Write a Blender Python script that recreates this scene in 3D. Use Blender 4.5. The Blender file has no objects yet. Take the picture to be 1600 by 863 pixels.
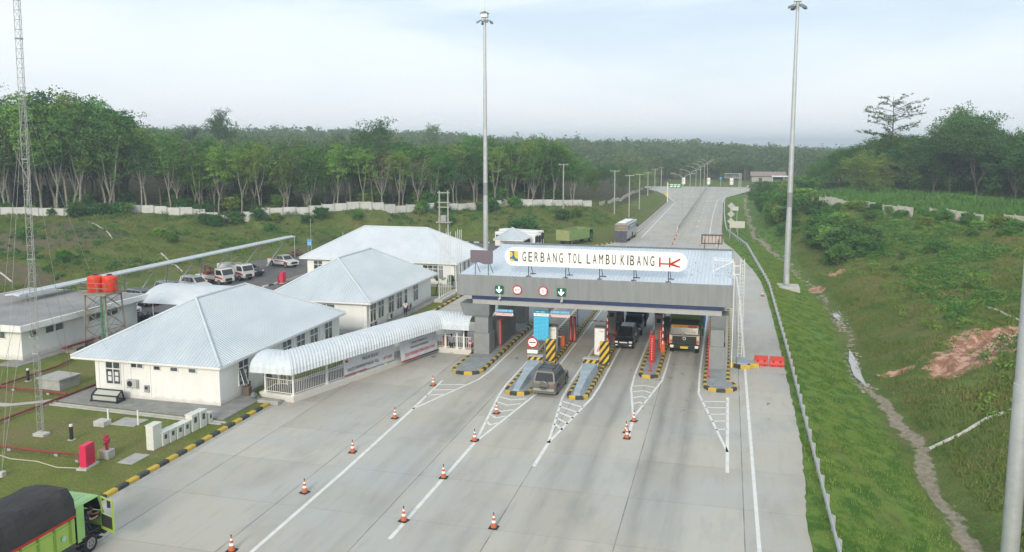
import bpy, bmesh, math, random
import numpy as np
from mathutils import Vector, Matrix, geometry
random.seed(7); RNG = np.random.default_rng(7)
R = math.radians
sc = bpy.context.scene
COL = sc.collection
# ------------------------------------------------------------------ camera
FPX, CXP, CYP, HCAM = 1295.0, 800.0, 385.0, 18.0
PIT = math.atan(160 / FPX)
YAW = math.atan(340 / (FPX * math.cos(PIT) + 160 * math.sin(PIT)))
cam_d = bpy.data.cameras.new("camera"); cam = bpy.data.objects.new("camera", cam_d); COL.objects.link(cam)
cam.location = (0, 0, HCAM); cam.rotation_euler = (math.pi / 2 - PIT, 0, YAW)
cam_d.sensor_fit = 'HORIZONTAL'; cam_d.sensor_width = 36; cam_d.lens = FPX / 1600 * 36
cam_d.shift_y = (CYP - 431.5) / 1600; cam_d.clip_end = 20000; cam_d.clip_start = 0.5
sc.camera = cam
# ------------------------------------------------------------------ sky, sun, exposure
SUN_EL, SUN_AZ = 24.0, 178.0           # azimuth: clockwise from +Y, where the sun stands
w = bpy.data.worlds.new("World"); sc.world = w; w.use_nodes = True
nt = w.node_tree; nt.nodes.clear()
def WN(t, **k):
    n = nt.nodes.new(t)
    for a, b in k.items(): setattr(n, a, b)
    return n
wo = WN('ShaderNodeOutputWorld'); sky = WN('ShaderNodeTexSky', sky_type='NISHITA', sun_disc=False)
sky.sun_elevation = R(SUN_EL); sky.sun_rotation = R(SUN_AZ); sky.air_density = 1.0; sky.dust_density = 2.0; sky.altitude = 50
b1 = WN('ShaderNodeBackground'); b1.inputs[1].default_value = 0.12; nt.links.new(sky.outputs[0], b1.inputs[0])
tc = WN('ShaderNodeTexCoord'); mp = WN('ShaderNodeMapping'); mp.inputs['Scale'].default_value = (1.0, 1.0, 4.2)
mp.inputs['Location'].default_value = (3.1, 1.7, 0.3)
nt.links.new(tc.outputs['Generated'], mp.inputs[0])
n1 = WN('ShaderNodeTexNoise'); n1.inputs['Scale'].default_value = 1.9; n1.inputs['Detail'].default_value = 7; n1.inputs['Roughness'].default_value = .55; n1.inputs['Distortion'].default_value = .5
nt.links.new(mp.outputs[0], n1.inputs[0])
r1 = WN('ShaderNodeValToRGB'); e = r1.color_ramp.elements
e[0].position = .36; e[0].color = (0.54, 0.66, 0.77, 1); e[1].position = .66; e[1].color = (0.84, 0.885, 0.88, 1)
m_ = e.new(.50); m_.color = (0.74, 0.82, 0.87, 1)
nt.links.new(n1.outputs[0], r1.inputs[0])
# flat even veil of cloud low over the horizon
sx = WN('ShaderNodeSeparateXYZ'); nt.links.new(tc.outputs['Generated'], sx.inputs[0])
mr = WN('ShaderNodeMapRange'); mr.inputs[1].default_value = 0.0; mr.inputs[2].default_value = 0.17; nt.links.new(sx.outputs[2], mr.inputs[0])
mxc = WN('ShaderNodeMix', data_type='RGBA'); nt.links.new(mr.outputs[0], mxc.inputs[0]); mxc.inputs[6].default_value = (0.84, 0.87, 0.91, 1)
nt.links.new(r1.outputs[0], mxc.inputs[7])
b2 = WN('ShaderNodeBackground'); b2.inputs[1].default_value = 0.98; nt.links.new(mxc.outputs[2], b2.inputs[0])
mx = WN('ShaderNodeMixShader'); mx.inputs[0].default_value = 0.86
nt.links.new(b1.outputs[0], mx.inputs[1]); nt.links.new(b2.outputs[0], mx.inputs[2]); nt.links.new(mx.outputs[0], wo.inputs[0])
sd = bpy.data.lights.new("sun", 'SUN'); so = bpy.data.objects.new("sun", sd); COL.objects.link(so)
sd.energy = 2.1; sd.angle = R(14); sd.color = (1.0, 0.90, 0.74)
so.rotation_euler = (R(90 - SUN_EL), 0, R(180 - SUN_AZ) + math.pi * 0)
_a = R(SUN_AZ); _d = Vector((math.sin(_a) * math.cos(R(SUN_EL)), math.cos(_a) * math.cos(R(SUN_EL)), math.sin(R(SUN_EL))))
so.rotation_euler = _d.to_track_quat('Z', 'Y').to_euler()
sc.view_settings.view_transform = 'Standard'; sc.view_settings.look = 'None'; sc.view_settings.exposure = 0.38; sc.view_settings.gamma = 1.0
sc.view_settings.use_curve_mapping = False
sc.render.engine = 'CYCLES'
sc.cycles.max_bounces = 5; sc.cycles.diffuse_bounces = 3; sc.cycles.glossy_bounces = 2; sc.cycles.transmission_bounces = 3; sc.cycles.volume_bounces = 0
sc.cycles.transparent_max_bounces = 6; sc.cycles.use_adaptive_sampling = True; sc.cycles.adaptive_threshold = 0.02
sc.cycles.use_denoising = True; sc.cycles.sample_clamp_indirect = 4; sc.cycles.caustics_reflective = False; sc.cycles.caustics_refractive = False

# ------------------------------------------------------------------ surveying: photograph pixel -> point in the place
def ray(u, v):
    a = u - CXP; b = CYP - v; c = FPX
    F = c * math.cos(PIT) + b * math.sin(PIT); U = b * math.cos(PIT) - c * math.sin(PIT)
    return (a * math.cos(YAW) - F * math.sin(YAW), a * math.sin(YAW) + F * math.cos(YAW), U)
def P(u, v, z=0.0):
    r = ray(u, v); t = (z - HCAM) / r[2]; return Vector((r[0] * t, r[1] * t, z))

# ------------------------------------------------------------------ materials
MATS = {}
def mat(name, c1, c2=None, rough=.8, scale=3.0, metal=0.0, bump=0.0, bscale=40, spec=0.3, emit=None, coord='Object', stretch=None, c3=None, detail=5, lo=.35, hi=.65, coat=0, rnd=0, trans=0):
    if name in MATS: return MATS[name]
    m = bpy.data.materials.new(name); m.use_nodes = True; MATS[name] = m
    t = m.node_tree; N = t.nodes; L = t.links; b = N['Principled BSDF']
    b.inputs['Roughness'].default_value = rough; b.inputs['Metallic'].default_value = metal
    b.inputs['Specular IOR Level'].default_value = spec; b.inputs['Coat Weight'].default_value = coat
    c1 = (*c1, 1); b.inputs['Base Color'].default_value = c1
    if trans: b.inputs['Transmission Weight'].default_value = trans
    if emit: b.inputs['Emission Color'].default_value = (*emit[0], 1); b.inputs['Emission Strength'].default_value = emit[1]
    tx = N.new('ShaderNodeTexCoord'); v = tx.outputs[coord]
    if stretch:
        q = N.new('ShaderNodeMapping'); q.inputs['Scale'].default_value = stretch; L.new(v, q.inputs[0]); v = q.outputs[0]
    if c2:
        n = N.new('ShaderNodeTexNoise'); n.inputs['Scale'].default_value = scale; n.inputs['Detail'].default_value = detail; n.inputs['Roughness'].default_value = .65
        L.new(v, n.inputs['Vector'])
        r = N.new('ShaderNodeValToRGB'); r.color_ramp.elements[0].position = lo; r.color_ramp.elements[1].position = hi
        r.color_ramp.elements[0].color = c1; r.color_ramp.elements[1].color = (*c2, 1)
        if c3: x = r.color_ramp.elements.new((lo + hi) / 2); x.color = (*c3, 1)
        L.new(n.outputs[0], r.inputs[0]); src = r.outputs[0]
        if rnd:
            h = N.new('ShaderNodeHueSaturation'); g = N.new('ShaderNodeNewGeometry'); oi = N.new('ShaderNodeObjectInfo')
            ma = N.new('ShaderNodeMath'); ma.operation = 'ADD'; L.new(g.outputs['Random Per Island'], ma.inputs[0]); L.new(oi.outputs['Random'], ma.inputs[1])
            mm = N.new('ShaderNodeMapRange'); mm.inputs[1].default_value = 0; mm.inputs[2].default_value = 2; mm.inputs[3].default_value = 1 - rnd; mm.inputs[4].default_value = 1 + rnd
            L.new(ma.outputs[0], mm.inputs[0]); L.new(mm.outputs[0], h.inputs['Value'])
            m2 = N.new('ShaderNodeMapRange'); m2.inputs[3].default_value = .487; m2.inputs[4].default_value = .525; L.new(oi.outputs['Random'], m2.inputs[0]); L.new(m2.outputs[0], h.inputs['Hue'])
            L.new(src, h.inputs['Color']); src = h.outputs[0]
        L.new(src, b.inputs['Base Color'])
    if bump:
        n = N.new('ShaderNodeTexNoise'); n.inputs['Scale'].default_value = bscale; n.inputs['Detail'].default_value = 4; L.new(v, n.inputs['Vector'])
        bp = N.new('ShaderNodeBump'); bp.inputs['Strength'].default_value = bump; bp.inputs['Distance'].default_value = .05
        L.new(n.outputs[0], bp.inputs['Height']); L.new(bp.outputs[0], b.inputs['Normal'])
    return m
def mathn(t, op, a, b=None, clamp=False):
    n = t.nodes.new('ShaderNodeMath'); n.operation = op; n.use_clamp = clamp
    for i, x in enumerate((a, b)):
        if x is None: continue
        if isinstance(x, (int, float)): n.inputs[i].default_value = x
        else: t.links.new(x, n.inputs[i])
    return n.outputs[0]
def mixc(t, f, a, b, mode='MIX'):
    n = t.nodes.new('ShaderNodeMix'); n.data_type = 'RGBA'; n.blend_type = mode
    if isinstance(f, (int, float)): n.inputs[0].default_value = f
    else: t.links.new(f, n.inputs[0])
    for i, x in ((6, a), (7, b)):
        if isinstance(x, tuple): n.inputs[i].default_value = (*x, 1)
        else: t.links.new(x, n.inputs[i])
    return n.outputs[2]
def noise(t, v, scale, stretch=None, detail=5, loc=(0, 0, 0)):
    q = t.nodes.new('ShaderNodeMapping'); q.inputs['Scale'].default_value = stretch or (1, 1, 1); q.inputs['Location'].default_value = loc; t.links.new(v, q.inputs[0])
    n = t.nodes.new('ShaderNodeTexNoise'); n.inputs['Scale'].default_value = scale; n.inputs['Detail'].default_value = detail; n.inputs['Roughness'].default_value = .6
    t.links.new(q.outputs[0], n.inputs['Vector']); return n.outputs[0]
def ramp(t, f, lo, hi):
    n = t.nodes.new('ShaderNodeMapRange'); n.inputs[1].default_value = lo; n.inputs[2].default_value = hi; n.interpolation_type = 'SMOOTHSTEP'; t.links.new(f, n.inputs[0]); return n.outputs[0]

def plaza_material():
    m = bpy.data.materials.new('plaza_concrete'); m.use_nodes = True; t = m.node_tree; L = t.links; b = t.nodes['Principled BSDF']
    tx = t.nodes.new('ShaderNodeTexCoord'); v = tx.outputs['Object']; s = t.nodes.new('ShaderNodeSeparateXYZ'); L.new(v, s.inputs[0]); x, y = s.outputs[0], s.outputs[1]
    # each cast slab has a tint of its own
    fx = mathn(t, 'FLOOR', mathn(t, 'DIVIDE', mathn(t, 'ADD', x, 4.47 + 57), 5.7)); fy = mathn(t, 'FLOOR', mathn(t, 'DIVIDE', mathn(t, 'ADD', y, 16.4), 5.2))
    cb = t.nodes.new('ShaderNodeCombineXYZ'); L.new(fx, cb.inputs[0]); L.new(fy, cb.inputs[1]); wn = t.nodes.new('ShaderNodeTexWhiteNoise'); L.new(cb.outputs[0], wn.inputs[0])
    col = mixc(t, wn.outputs['Value'], (.415, .392, .345), (.485, .460, .405))
    col = mixc(t, ramp(t, noise(t, v, .09), .42, .62), col, (.43, .435, .42))
    col = mixc(t, mathn(t, 'MULTIPLY', ramp(t, noise(t, v, .35, (1, .45, 1), 8, (5, 2, 0)), .48, .72), .5), col, (.30, .295, .27))
    col = mixc(t, mathn(t, 'MULTIPLY', ramp(t, noise(t, v, 2.2, (1, .16, 1), 8), .48, .78), .34), col, (.27, .265, .25))
    col = mixc(t, mathn(t, 'MULTIPLY', ramp(t, noise(t, v, .22, (1, .5, 1), 6, (9, 1, 0)), .6, .74), .30), col, (.50, .42, .30))
    # worn, rubber-darkened wheel tracks in each lane, strongest near the booths
    acc = None
    for lx, k in ((-17.3, .5), (-12.2, .4), (-7.8, .85), (-3.0, 1.0)):
        for d in (-.85, .85):
            g = mathn(t, 'SUBTRACT', 1.0, mathn(t, 'DIVIDE', mathn(t, 'ABSOLUTE', mathn(t, 'SUBTRACT', x, lx + d)), .75), True)
            g = mathn(t, 'MULTIPLY', g, k); acc = g if acc is None else mathn(t, 'MAXIMUM', acc, g)
        g = mathn(t, 'MULTIPLY', mathn(t, 'SUBTRACT', 1.0, mathn(t, 'DIVIDE', mathn(t, 'ABSOLUTE', mathn(t, 'SUBTRACT', x, lx)), 1.9), True), k * .55)
        acc = mathn(t, 'MAXIMUM', acc, g)
    near = ramp(t, y, 30, 62); 
    n2 = ramp(t, noise(t, v, .5, (1, .12, 1), 5, (3, 3, 0)), .25, .75)
    acc = mathn(t, 'MULTIPLY', mathn(t, 'MULTIPLY', acc, mathn(t, 'ADD', mathn(t, 'MULTIPLY', near, .50), .42)), mathn(t, 'ADD', mathn(t, 'MULTIPLY', n2, .7), .3), True)
    far = mathn(t, 'SUBTRACT', 1.0, ramp(t, y, 95, 130)); acc = mathn(t, 'MULTIPLY', acc, mathn(t, 'ADD', mathn(t, 'MULTIPLY', far, .8), .2))
    col = mixc(t, acc, col, (.15, .145, .14))
    # oil drips in front of the machines
    dr = mathn(t, 'MULTIPLY', ramp(t, noise(t, v, 1.3, (1, .5, 1), 6, (2, 8, 0)), .62, .7), mathn(t, 'MULTIPLY', ramp(t, y, 50, 60), mathn(t, 'SUBTRACT', 1.0, ramp(t, y, 72, 85))))
    col = mixc(t, mathn(t, 'MULTIPLY', dr, .6), col, (.07, .07, .07))
    # joints
    jx = mathn(t, 'ABSOLUTE', mathn(t, 'SUBTRACT', mathn(t, 'FRACT', mathn(t, 'ADD', mathn(t, 'DIVIDE', mathn(t, 'ADD', x, 4.47 + 57), 5.7), .5)), .5))
    jy = mathn(t, 'ABSOLUTE', mathn(t, 'SUBTRACT', mathn(t, 'FRACT', mathn(t, 'ADD', mathn(t, 'DIVIDE', mathn(t, 'ADD', y, 16.4), 5.2), .5)), .5))
    j = mathn(t, 'MAXIMUM', mathn(t, 'LESS_THAN', jx, .0045), mathn(t, 'MULTIPLY', mathn(t, 'LESS_THAN', jy, .0045), .45))
    j = mathn(t, 'MULTIPLY', j, mathn(t, 'ADD', mathn(t, 'MULTIPLY', ramp(t, noise(t, v, .6, None, 4, (7, 7, 0)), .3, .7), .6), .35))
    col = mixc(t, j, col, (.13, .125, .12))
    L.new(col, b.inputs['Base Color']); b.inputs['Roughness'].default_value = .85; b.inputs['Specular IOR Level'].default_value = .25
    bp = t.nodes.new('ShaderNodeBump'); bp.inputs['Strength'].default_value = .25; bp.inputs['Distance'].default_value = .02; L.new(noise(t, v, 14, None, 5), bp.inputs['Height']); L.new(bp.outputs[0], b.inputs['Normal'])
    return m
def ground_material(name, greens, browns, soil, amount=.4):
    m = bpy.data.materials.new(name); m.use_nodes = True; t = m.node_tree; L = t.links; b = t.nodes['Principled BSDF']
    v = t.nodes.new('ShaderNodeTexCoord').outputs['Object']
    c = mixc(t, ramp(t, noise(t, v, .45, None, 8), .38, .62), greens[0], greens[1])
    c = mixc(t, ramp(t, noise(t, v, 2.6, None, 6, (4, 4, 0)), .35, .75), c, greens[2])
    c = mixc(t, mathn(t, 'MULTIPLY', ramp(t, noise(t, v, .13, None, 7, (1, 9, 2)), .60 - amount * .25, .74), .85), c, browns)
    c = mixc(t, mathn(t, 'MULTIPLY', ramp(t, noise(t, v, .75, None, 9, (8, 1, 2)), .60, .76), .6), c, soil)
    hs = t.nodes.new('ShaderNodeHueSaturation'); L.new(c, hs.inputs['Color'])
    mr = t.nodes.new('ShaderNodeMapRange'); mr.inputs[1].default_value = .25; mr.inputs[2].default_value = .75; mr.inputs[3].default_value = .62; mr.inputs[4].default_value = 1.38
    L.new(noise(t, v, 9, None, 4), mr.inputs[0]); L.new(mr.outputs[0], hs.inputs['Value'])
    L.new(hs.outputs[0], b.inputs['Base Color']); b.inputs['Roughness'].default_value = .95; b.inputs['Specular IOR Level'].default_value = .1
    bp = t.nodes.new('ShaderNodeBump'); bp.inputs['Strength'].default_value = .8; bp.inputs['Distance'].default_value = .15; L.new(noise(t, v, 5, None, 6), bp.inputs['Height']); L.new(bp.outputs[0], b.inputs['Normal'])
    return m
def stripe_material(name, c1, c2, freq, ang):
    m = bpy.data.materials.new(name); m.use_nodes = True; t = m.node_tree; L = t.links; b = t.nodes['Principled BSDF']
    v = t.nodes.new('ShaderNodeTexCoord').outputs['Object']; s = t.nodes.new('ShaderNodeSeparateXYZ'); L.new(v, s.inputs[0])
    k = mathn(t, 'ADD', mathn(t, 'MULTIPLY', s.outputs[0], math.cos(ang) * freq), mathn(t, 'MULTIPLY', s.outputs[2], math.sin(ang) * freq))
    f = mathn(t, 'GREATER_THAN', mathn(t, 'FRACT', k), .5)
    c = mixc(t, f, c1, c2); c = mixc(t, mathn(t, 'MULTIPLY', ramp(t, noise(t, v, 5, None, 6), .5, .8), .4), c, (.2, .19, .17))
    L.new(c, b.inputs['Base Color']); b.inputs['Roughness'].default_value = .6; return m

# plain palette
WHITEWALL = mat('white_plaster', (.80, .805, .785), (.73, .735, .715), .85, .7, bump=.1, stretch=(1, 1, .35), hi=.75)
WHITE = mat('white_paint', (.80, .80, .79), (.70, .70, .68), .5, 4, hi=.8)
ROOF = mat('blue_grey_roof_sheet', (.44, .50, .555), (.53, .585, .635), .45, .35, metal=0.0, stretch=(1, .4, 1), spec=.5)
ROOFN = mat('pale_roof_sheet', (.54, .59, .64), (.61, .655, .70), .4, .5, spec=.5)
BARREL = mat('white_barrel_sheet', (.62, .66, .70), (.54, .585, .62), .42, 1.2, spec=.5)
GREYP = mat('grey_panel', (.20, .215, .215), (.255, .27, .27), .6, 1.1, stretch=(2.2, 1, .22), detail=7, lo=.3, hi=.7)
GREYD = mat('dark_grey_panel', (.15, .17, .18), (.19, .205, .21), .6, .8)
COLG = mat('column_grey', (.225, .24, .245), (.265, .275, .275), .7, 1.5, bump=.05)
NAVY = mat('navy_band', (.022, .038, .10), (.03, .05, .13), .45, 1)
GLASS = mat('dark_window_glass', (.035, .05, .06), (.11, .14, .16), .12, .9, spec=.7, lo=.45, hi=.6)
CARGLASS = mat('car_glass', (.012, .015, .018), rough=.08, spec=.8)
BLACK = mat('black_rubber', (.02, .02, .021), (.035, .035, .035), .85, 8)
DARK = mat('dark_trim', (.03, .032, .035), rough=.6)
STEEL = mat('galvanised_steel', (.42, .44, .45), (.50, .52, .53), .45, 2, metal=.35)
STEEL2 = mat('weathered_steel', (.30, .31, .31), (.40, .41, .40), .6, 3, metal=.2)
RIM = mat('wheel_rim', (.35, .35, .36), rough=.35, metal=.6)
RED = mat('red_paint', (.50, .028, .022), (.40, .025, .02), .5, 3)
PLRED = mat('red_plastic', (.60, .045, .035), (.48, .05, .04), .5, 2)
PIPER = mat('pipe_red', (.24, .055, .045), (.17, .055, .045), .65, 2)
HYD = mat('hydrant_pink_red', (.62, .03, .09), rough=.5)
ORANGE = mat('orange_paint', (.62, .13, .03), (.5, .12, .04), .55, 3)
CONE = mat('cone_orange', (.58, .13, .05), (.42, .13, .07), .6, 6)
YEL = mat('kerb_yellow', (.62, .41, .045), (.46, .33, .07), .65, 4)
BLK = mat('kerb_black', (.035, .04, .042), (.075, .08, .08), .7, 4)
CONC = mat('kerb_concrete', (.42, .42, .40), (.33, .33, .31), .9, 2, bump=.2)
CONCW = mat('pale_concrete', (.56, .55, .52), (.42, .41, .38), .9, 1.4, bump=.2)
ISL = mat('island_top', (.30, .32, .33), (.23, .245, .25), .8, 2)
ISLB = mat('ramp_blue_grey', (.36, .43, .49), (.29, .35, .40), .7, 2)
PAINT = mat('road_paint_white', (.72, .72, .70), (.50, .50, .48), .7, 1.6, lo=.45, hi=.85)
STRIPE = stripe_material('yellow_black_chevron', (.64, .42, .03), (.03, .028, .02), 2.6, R(-35))
STRIPER = stripe_material('red_white_bar', (.55, .04, .03), (.78, .78, .76), 1.4, 0)
YELP = mat('plate_yellow', (.65, .45, .05), rough=.5)
SKIN = mat('skin', (.30, .16, .10), rough=.6); HAIR = mat('hair', (.015, .012, .01), rough=.7)
LENS = mat('lamp_lens', (.75, .78, .80), rough=.15, spec=.7); LENSR = mat('rear_lamp_red', (.5, .02, .02), rough=.25, spec=.6)
INK = mat('ink_black', (.025, .025, .03), rough=.6)
LEAFS = [mat('leaf_mid_green', (.062, .142, .028), (.105, .205, .042), .75, .35, coord='Object', rnd=.35, spec=.15),
         mat('leaf_yellow_green', (.120, .215, .040), (.185, .275, .052), .75, .35, rnd=.30, spec=.15),
         mat('leaf_dark_green', (.038, .105, .026), (.060, .145, .036), .75, .35, rnd=.35, spec=.15),
         mat('leaf_dry', (.21, .19, .12), (.17, .18, .10), .8, .35, rnd=.25, spec=.1)]
BARK = mat('pale_bark', (.33, .32, .27), (.17, .17, .14), .9, 3); BARKD = mat('dark_bark', (.13, .11, .09), (.08, .07, .06), .9, 3)

BEAM = mat('beam_light_grey', (.38, .385, .38), (.33, .335, .33), .7, 1)

def splash(m):   # mud splash and rain dirt along the foot of the plastered walls
    t = m.node_tree; L = t.links; b = t.nodes['Principled BSDF']; old = b.inputs['Base Color'].links[0].from_socket; v = t.nodes.new('ShaderNodeTexCoord').outputs['Object']; s = t.nodes.new('ShaderNodeSeparateXYZ'); L.new(v, s.inputs[0])
    f = mathn(t, 'SUBTRACT', 1.0, ramp(t, mathn(t, 'SUBTRACT', s.outputs[2], mathn(t, 'MULTIPLY', noise(t, v, 1.4, None, 6), .7)), -.1, .32))
    g = mathn(t, 'MULTIPLY', ramp(t, noise(t, v, 1.7, (1, 1, .12), 6, (4, 4, 4)), .55, .8), .22)
    L.new(mixc(t, g, mixc(t, mathn(t, 'MULTIPLY', f, .45), old, (.40, .36, .29)), (.50, .48, .43)), b.inputs['Base Color'])
splash(WHITEWALL)
# ------------------------------------------------------------------ mesh helpers
class MB:
    def __init__(s): s.v = []; s.f = []; s.m = []
    def add(s, vs, fs, mi=0):
        o = len(s.v); s.v += [tuple(p) for p in vs]
        for f in fs: s.f.append([i + o for i in f]); s.m.append(mi)
        return s
    def box(s, x0, y0, z0, x1, y1, z1, mi=0, b=0.0):
        if x1 < x0: x0, x1 = x1, x0
        if y1 < y0: y0, y1 = y1, y0
        if b <= 0:
            return s.add([(x0, y0, z0), (x1, y0, z0), (x1, y1, z0), (x0, y1, z0), (x0, y0, z1), (x1, y0, z1), (x1, y1, z1), (x0, y1, z1)],
                         [(0, 3, 2, 1), (4, 5, 6, 7), (0, 1, 5, 4), (1, 2, 6, 5), (2, 3, 7, 6), (3, 0, 4, 7)], mi)
        b = min(b, (x1 - x0) * .45, (y1 - y0) * .45, (z1 - z0) * .45)
        rings = []
        for z, i in ((z0, b), (z0 + b, 0), (z1 - b, 0), (z1, b)):
            c = b
            rings.append([(x0 + i + (0 if i else c), y0 + i, z), (x1 - i - (0 if i else c), y0 + i, z), (x1 - i, y0 + i + (0 if i else c), z), (x1 - i, y1 - i - (0 if i else c), z),
                          (x1 - i - (0 if i else c), y1 - i, z), (x0 + i + (0 if i else c), y1 - i, z), (x0 + i, y1 - i - (0 if i else c), z), (x0 + i, y0 + i + (0 if i else c), z)])
        return s.loft(rings, mi)
    def loft(s, rings, mi=0, cap=True, closed=True):
        n = len(rings[0]); vs = [p for r in rings for p in r]; fs = []
        for k in range(len(rings) - 1):
            for i in range(n if closed else n - 1):
                j = (i + 1) % n; fs.append((k * n + i, k * n + j, (k + 1) * n + j, (k + 1) * n + i))
        if cap and closed: fs.append(tuple(range(n - 1, -1, -1))); fs.append(tuple(range((len(rings) - 1) * n, len(rings) * n)))
        return s.add(vs, fs, mi)
    def poly(s, pts, mi=0): return s.add(pts, [tuple(range(len(pts)))], mi)
    def prism(s, pts, z0, z1, mi=0, top=None):
        """polygon in xy extruded in z"""
        n = len(pts); vs = [(p[0], p[1], z0) for p in pts] + [(p[0], p[1], z1) for p in pts]
        s.add(vs, [(i, (i + 1) % n, n + (i + 1) % n, n + i) for i in range(n)] + [tuple(range(n - 1, -1, -1))], mi)
        return s.add(vs[n:], [tuple(range(n))], mi if top is None else top)
    def prof(s, pts, x0, x1, mi=0):
        """profile in yz extruded in x"""
        n = len(pts); vs = [(x0, p[0], p[1]) for p in pts] + [(x1, p[0], p[1]) for p in pts]
        return s.add(vs, [(i, (i + 1) % n, n + (i + 1) % n, n + i) for i in range(n)] + [tuple(range(n - 1, -1, -1)), tuple(range(n, 2 * n))], mi)
    def tube(s, pts, r, mi=0, n=8, cap=True):
        pts = [Vector(p) for p in pts]; rs = r if isinstance(r, (list, tuple)) else [r] * len(pts); rings = []
        for i, p in enumerate(pts):
            d = (pts[min(i + 1, len(pts) - 1)] - pts[max(i - 1, 0)]).normalized()
            u = d.cross(Vector((0, 0, 1))) if abs(d.z) < .95 else d.cross(Vector((1, 0, 0)))
            u.normalize(); w_ = d.cross(u)
            rings.append([p + (u * math.cos(2 * math.pi * k / n) + w_ * math.sin(2 * math.pi * k / n)) * rs[i] for k in range(n)])
        return s.loft(rings, mi, cap)
    def disc(s, c, nrm, r, mi=0, n=20):
        c = Vector(c); nrm = Vector(nrm).normalized(); u = nrm.orthogonal().normalized(); w_ = nrm.cross(u)
        return s.add([c + (u * math.cos(2 * math.pi * k / n) + w_ * math.sin(2 * math.pi * k / n)) * r for k in range(n)], [tuple(range(n))], mi)
    def ball(s, c, r, mi=0, sc_=(1, 1, 1), n=10, m=7):
        rings = []
        for i in range(m + 1):
            a = -math.pi / 2 + math.pi * (i if 0 < i < m else (i + (.08 if i == 0 else -.08))) / m
            rings.append([(c[0] + r * sc_[0] * math.cos(a) * math.cos(2 * math.pi * k / n), c[1] + r * sc_[1] * math.cos(a) * math.sin(2 * math.pi * k / n), c[2] + r * sc_[2] * math.sin(a)) for k in range(n)])
        return s.loft(rings, mi)
    def build(s, name, mats, parent=None, org=None, smooth=False, label=None):
        if not isinstance(mats, (list, tuple)): mats = [mats]
        me = bpy.data.meshes.new(name)
        vs = s.v
        ox = Vector(org) if org is not None else None
        if ox is not None: vs = [(p[0] - ox[0], p[1] - ox[1], p[2] - ox[2]) for p in vs]
        me.from_pydata(vs, [], s.f); me.polygons.foreach_set('material_index', s.m)
        if smooth: me.polygons.foreach_set('use_smooth', [True] * len(s.f))
        for m in mats: me.materials.append(m)
        me.update()
        bm = bmesh.new(); bm.from_mesh(me); bmesh.ops.recalc_face_normals(bm, faces=bm.faces); bm.to_mesh(me); bm.free()
        if smooth:
            try: me.set_sharp_from_angle(angle=R(40))
            except Exception: pass
        o = bpy.data.objects.new(name, me); COL.objects.link(o)
        if parent is not None:
            o.parent = parent
        elif ox is not None: o.location = ox
        if label: o['label'] = label
        return o
ROOTS = {}
def root(name, label, cat, loc=(0, 0, 0), rz=0, group=None, kind='thing'):
    o = bpy.data.objects.new(name, None); COL.objects.link(o); o.location = loc; o.rotation_euler = (0, 0, rz); o.empty_display_size = .3
    o['label'] = label; o['category'] = cat; o['kind'] = kind
    if group: o['group'] = group
    return o
def tag(o, label, cat, group=None, kind='thing'):
    o['label'] = label; o['category'] = cat; o['kind'] = kind
    if group: o['group'] = group
    return o
def struct(o): o['kind'] = 'structure'; return o
def part(mb, name, mats, rt, world=False, smooth=False, label=None, parent=None):
    """a child of rt; world=True: coordinates given in world space (rt unrotated)"""
    return mb.build(name, mats, parent or rt, rt.location if world else None, smooth, label)
def kids(o): return [c for c in bpy.data.objects if c.parent == o]
def copytree(o, parent=None, cache=None):
    c = o.copy(); COL.objects.link(c)
    if parent is not None: c.parent = parent
    for ch in o.children: copytree(ch, c)
    return c
def dup(o, loc, rz=0, label=None, group=None, scale=None):
    c = copytree(o); c.location = loc; c.rotation_euler = (0, 0, rz)
    if label: c['label'] = label
    if group: c['group'] = group
    if scale: c.scale = scale if isinstance(scale, (tuple, list)) else (scale,) * 3
    return c
def text_mesh(body, size, material, parent, loc, rot, sx=1.0, name='lettering', ext=.01, align='LEFT', space=1.0, bold=0.0):
    cu = bpy.data.curves.new('t', 'FONT'); cu.body = body; cu.size = size; cu.extrude = ext; cu.align_x = align; cu.space_character = space; cu.offset = bold
    t = bpy.data.objects.new('t', cu); COL.objects.link(t); bpy.context.view_layer.update()
    me = bpy.data.meshes.new_from_object(t.evaluated_get(bpy.context.evaluated_depsgraph_get())); bpy.data.objects.remove(t)
    me.materials.clear(); me.materials.append(material)
    o = bpy.data.objects.new(name, me); COL.objects.link(o); o.parent = parent; o.location = loc; o.rotation_euler = rot; o.scale = (sx, 1, 1)
    return o
def bars_mesh(mb, x0, x1, z0, z1, y, rows, mi, seed=1, fill=.62, seg=(.05, .2)):
    """tiny unreadable lines of printing on a board facing -y"""
    rr = random.Random(seed); h = (z1 - z0) / rows
    for k in range(rows):
        x = x0; zc = z0 + (k + .5) * h
        while x < x1 - seg[0]:
            L = rr.uniform(*seg); 
            mb.add([(x, y, zc - h * fill / 2), (min(x + L, x1), y, zc - h * fill / 2), (min(x + L, x1), y, zc + h * fill / 2), (x, y, zc + h * fill / 2)], [(0, 1, 2, 3)], mi); x += L + h * .5

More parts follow.
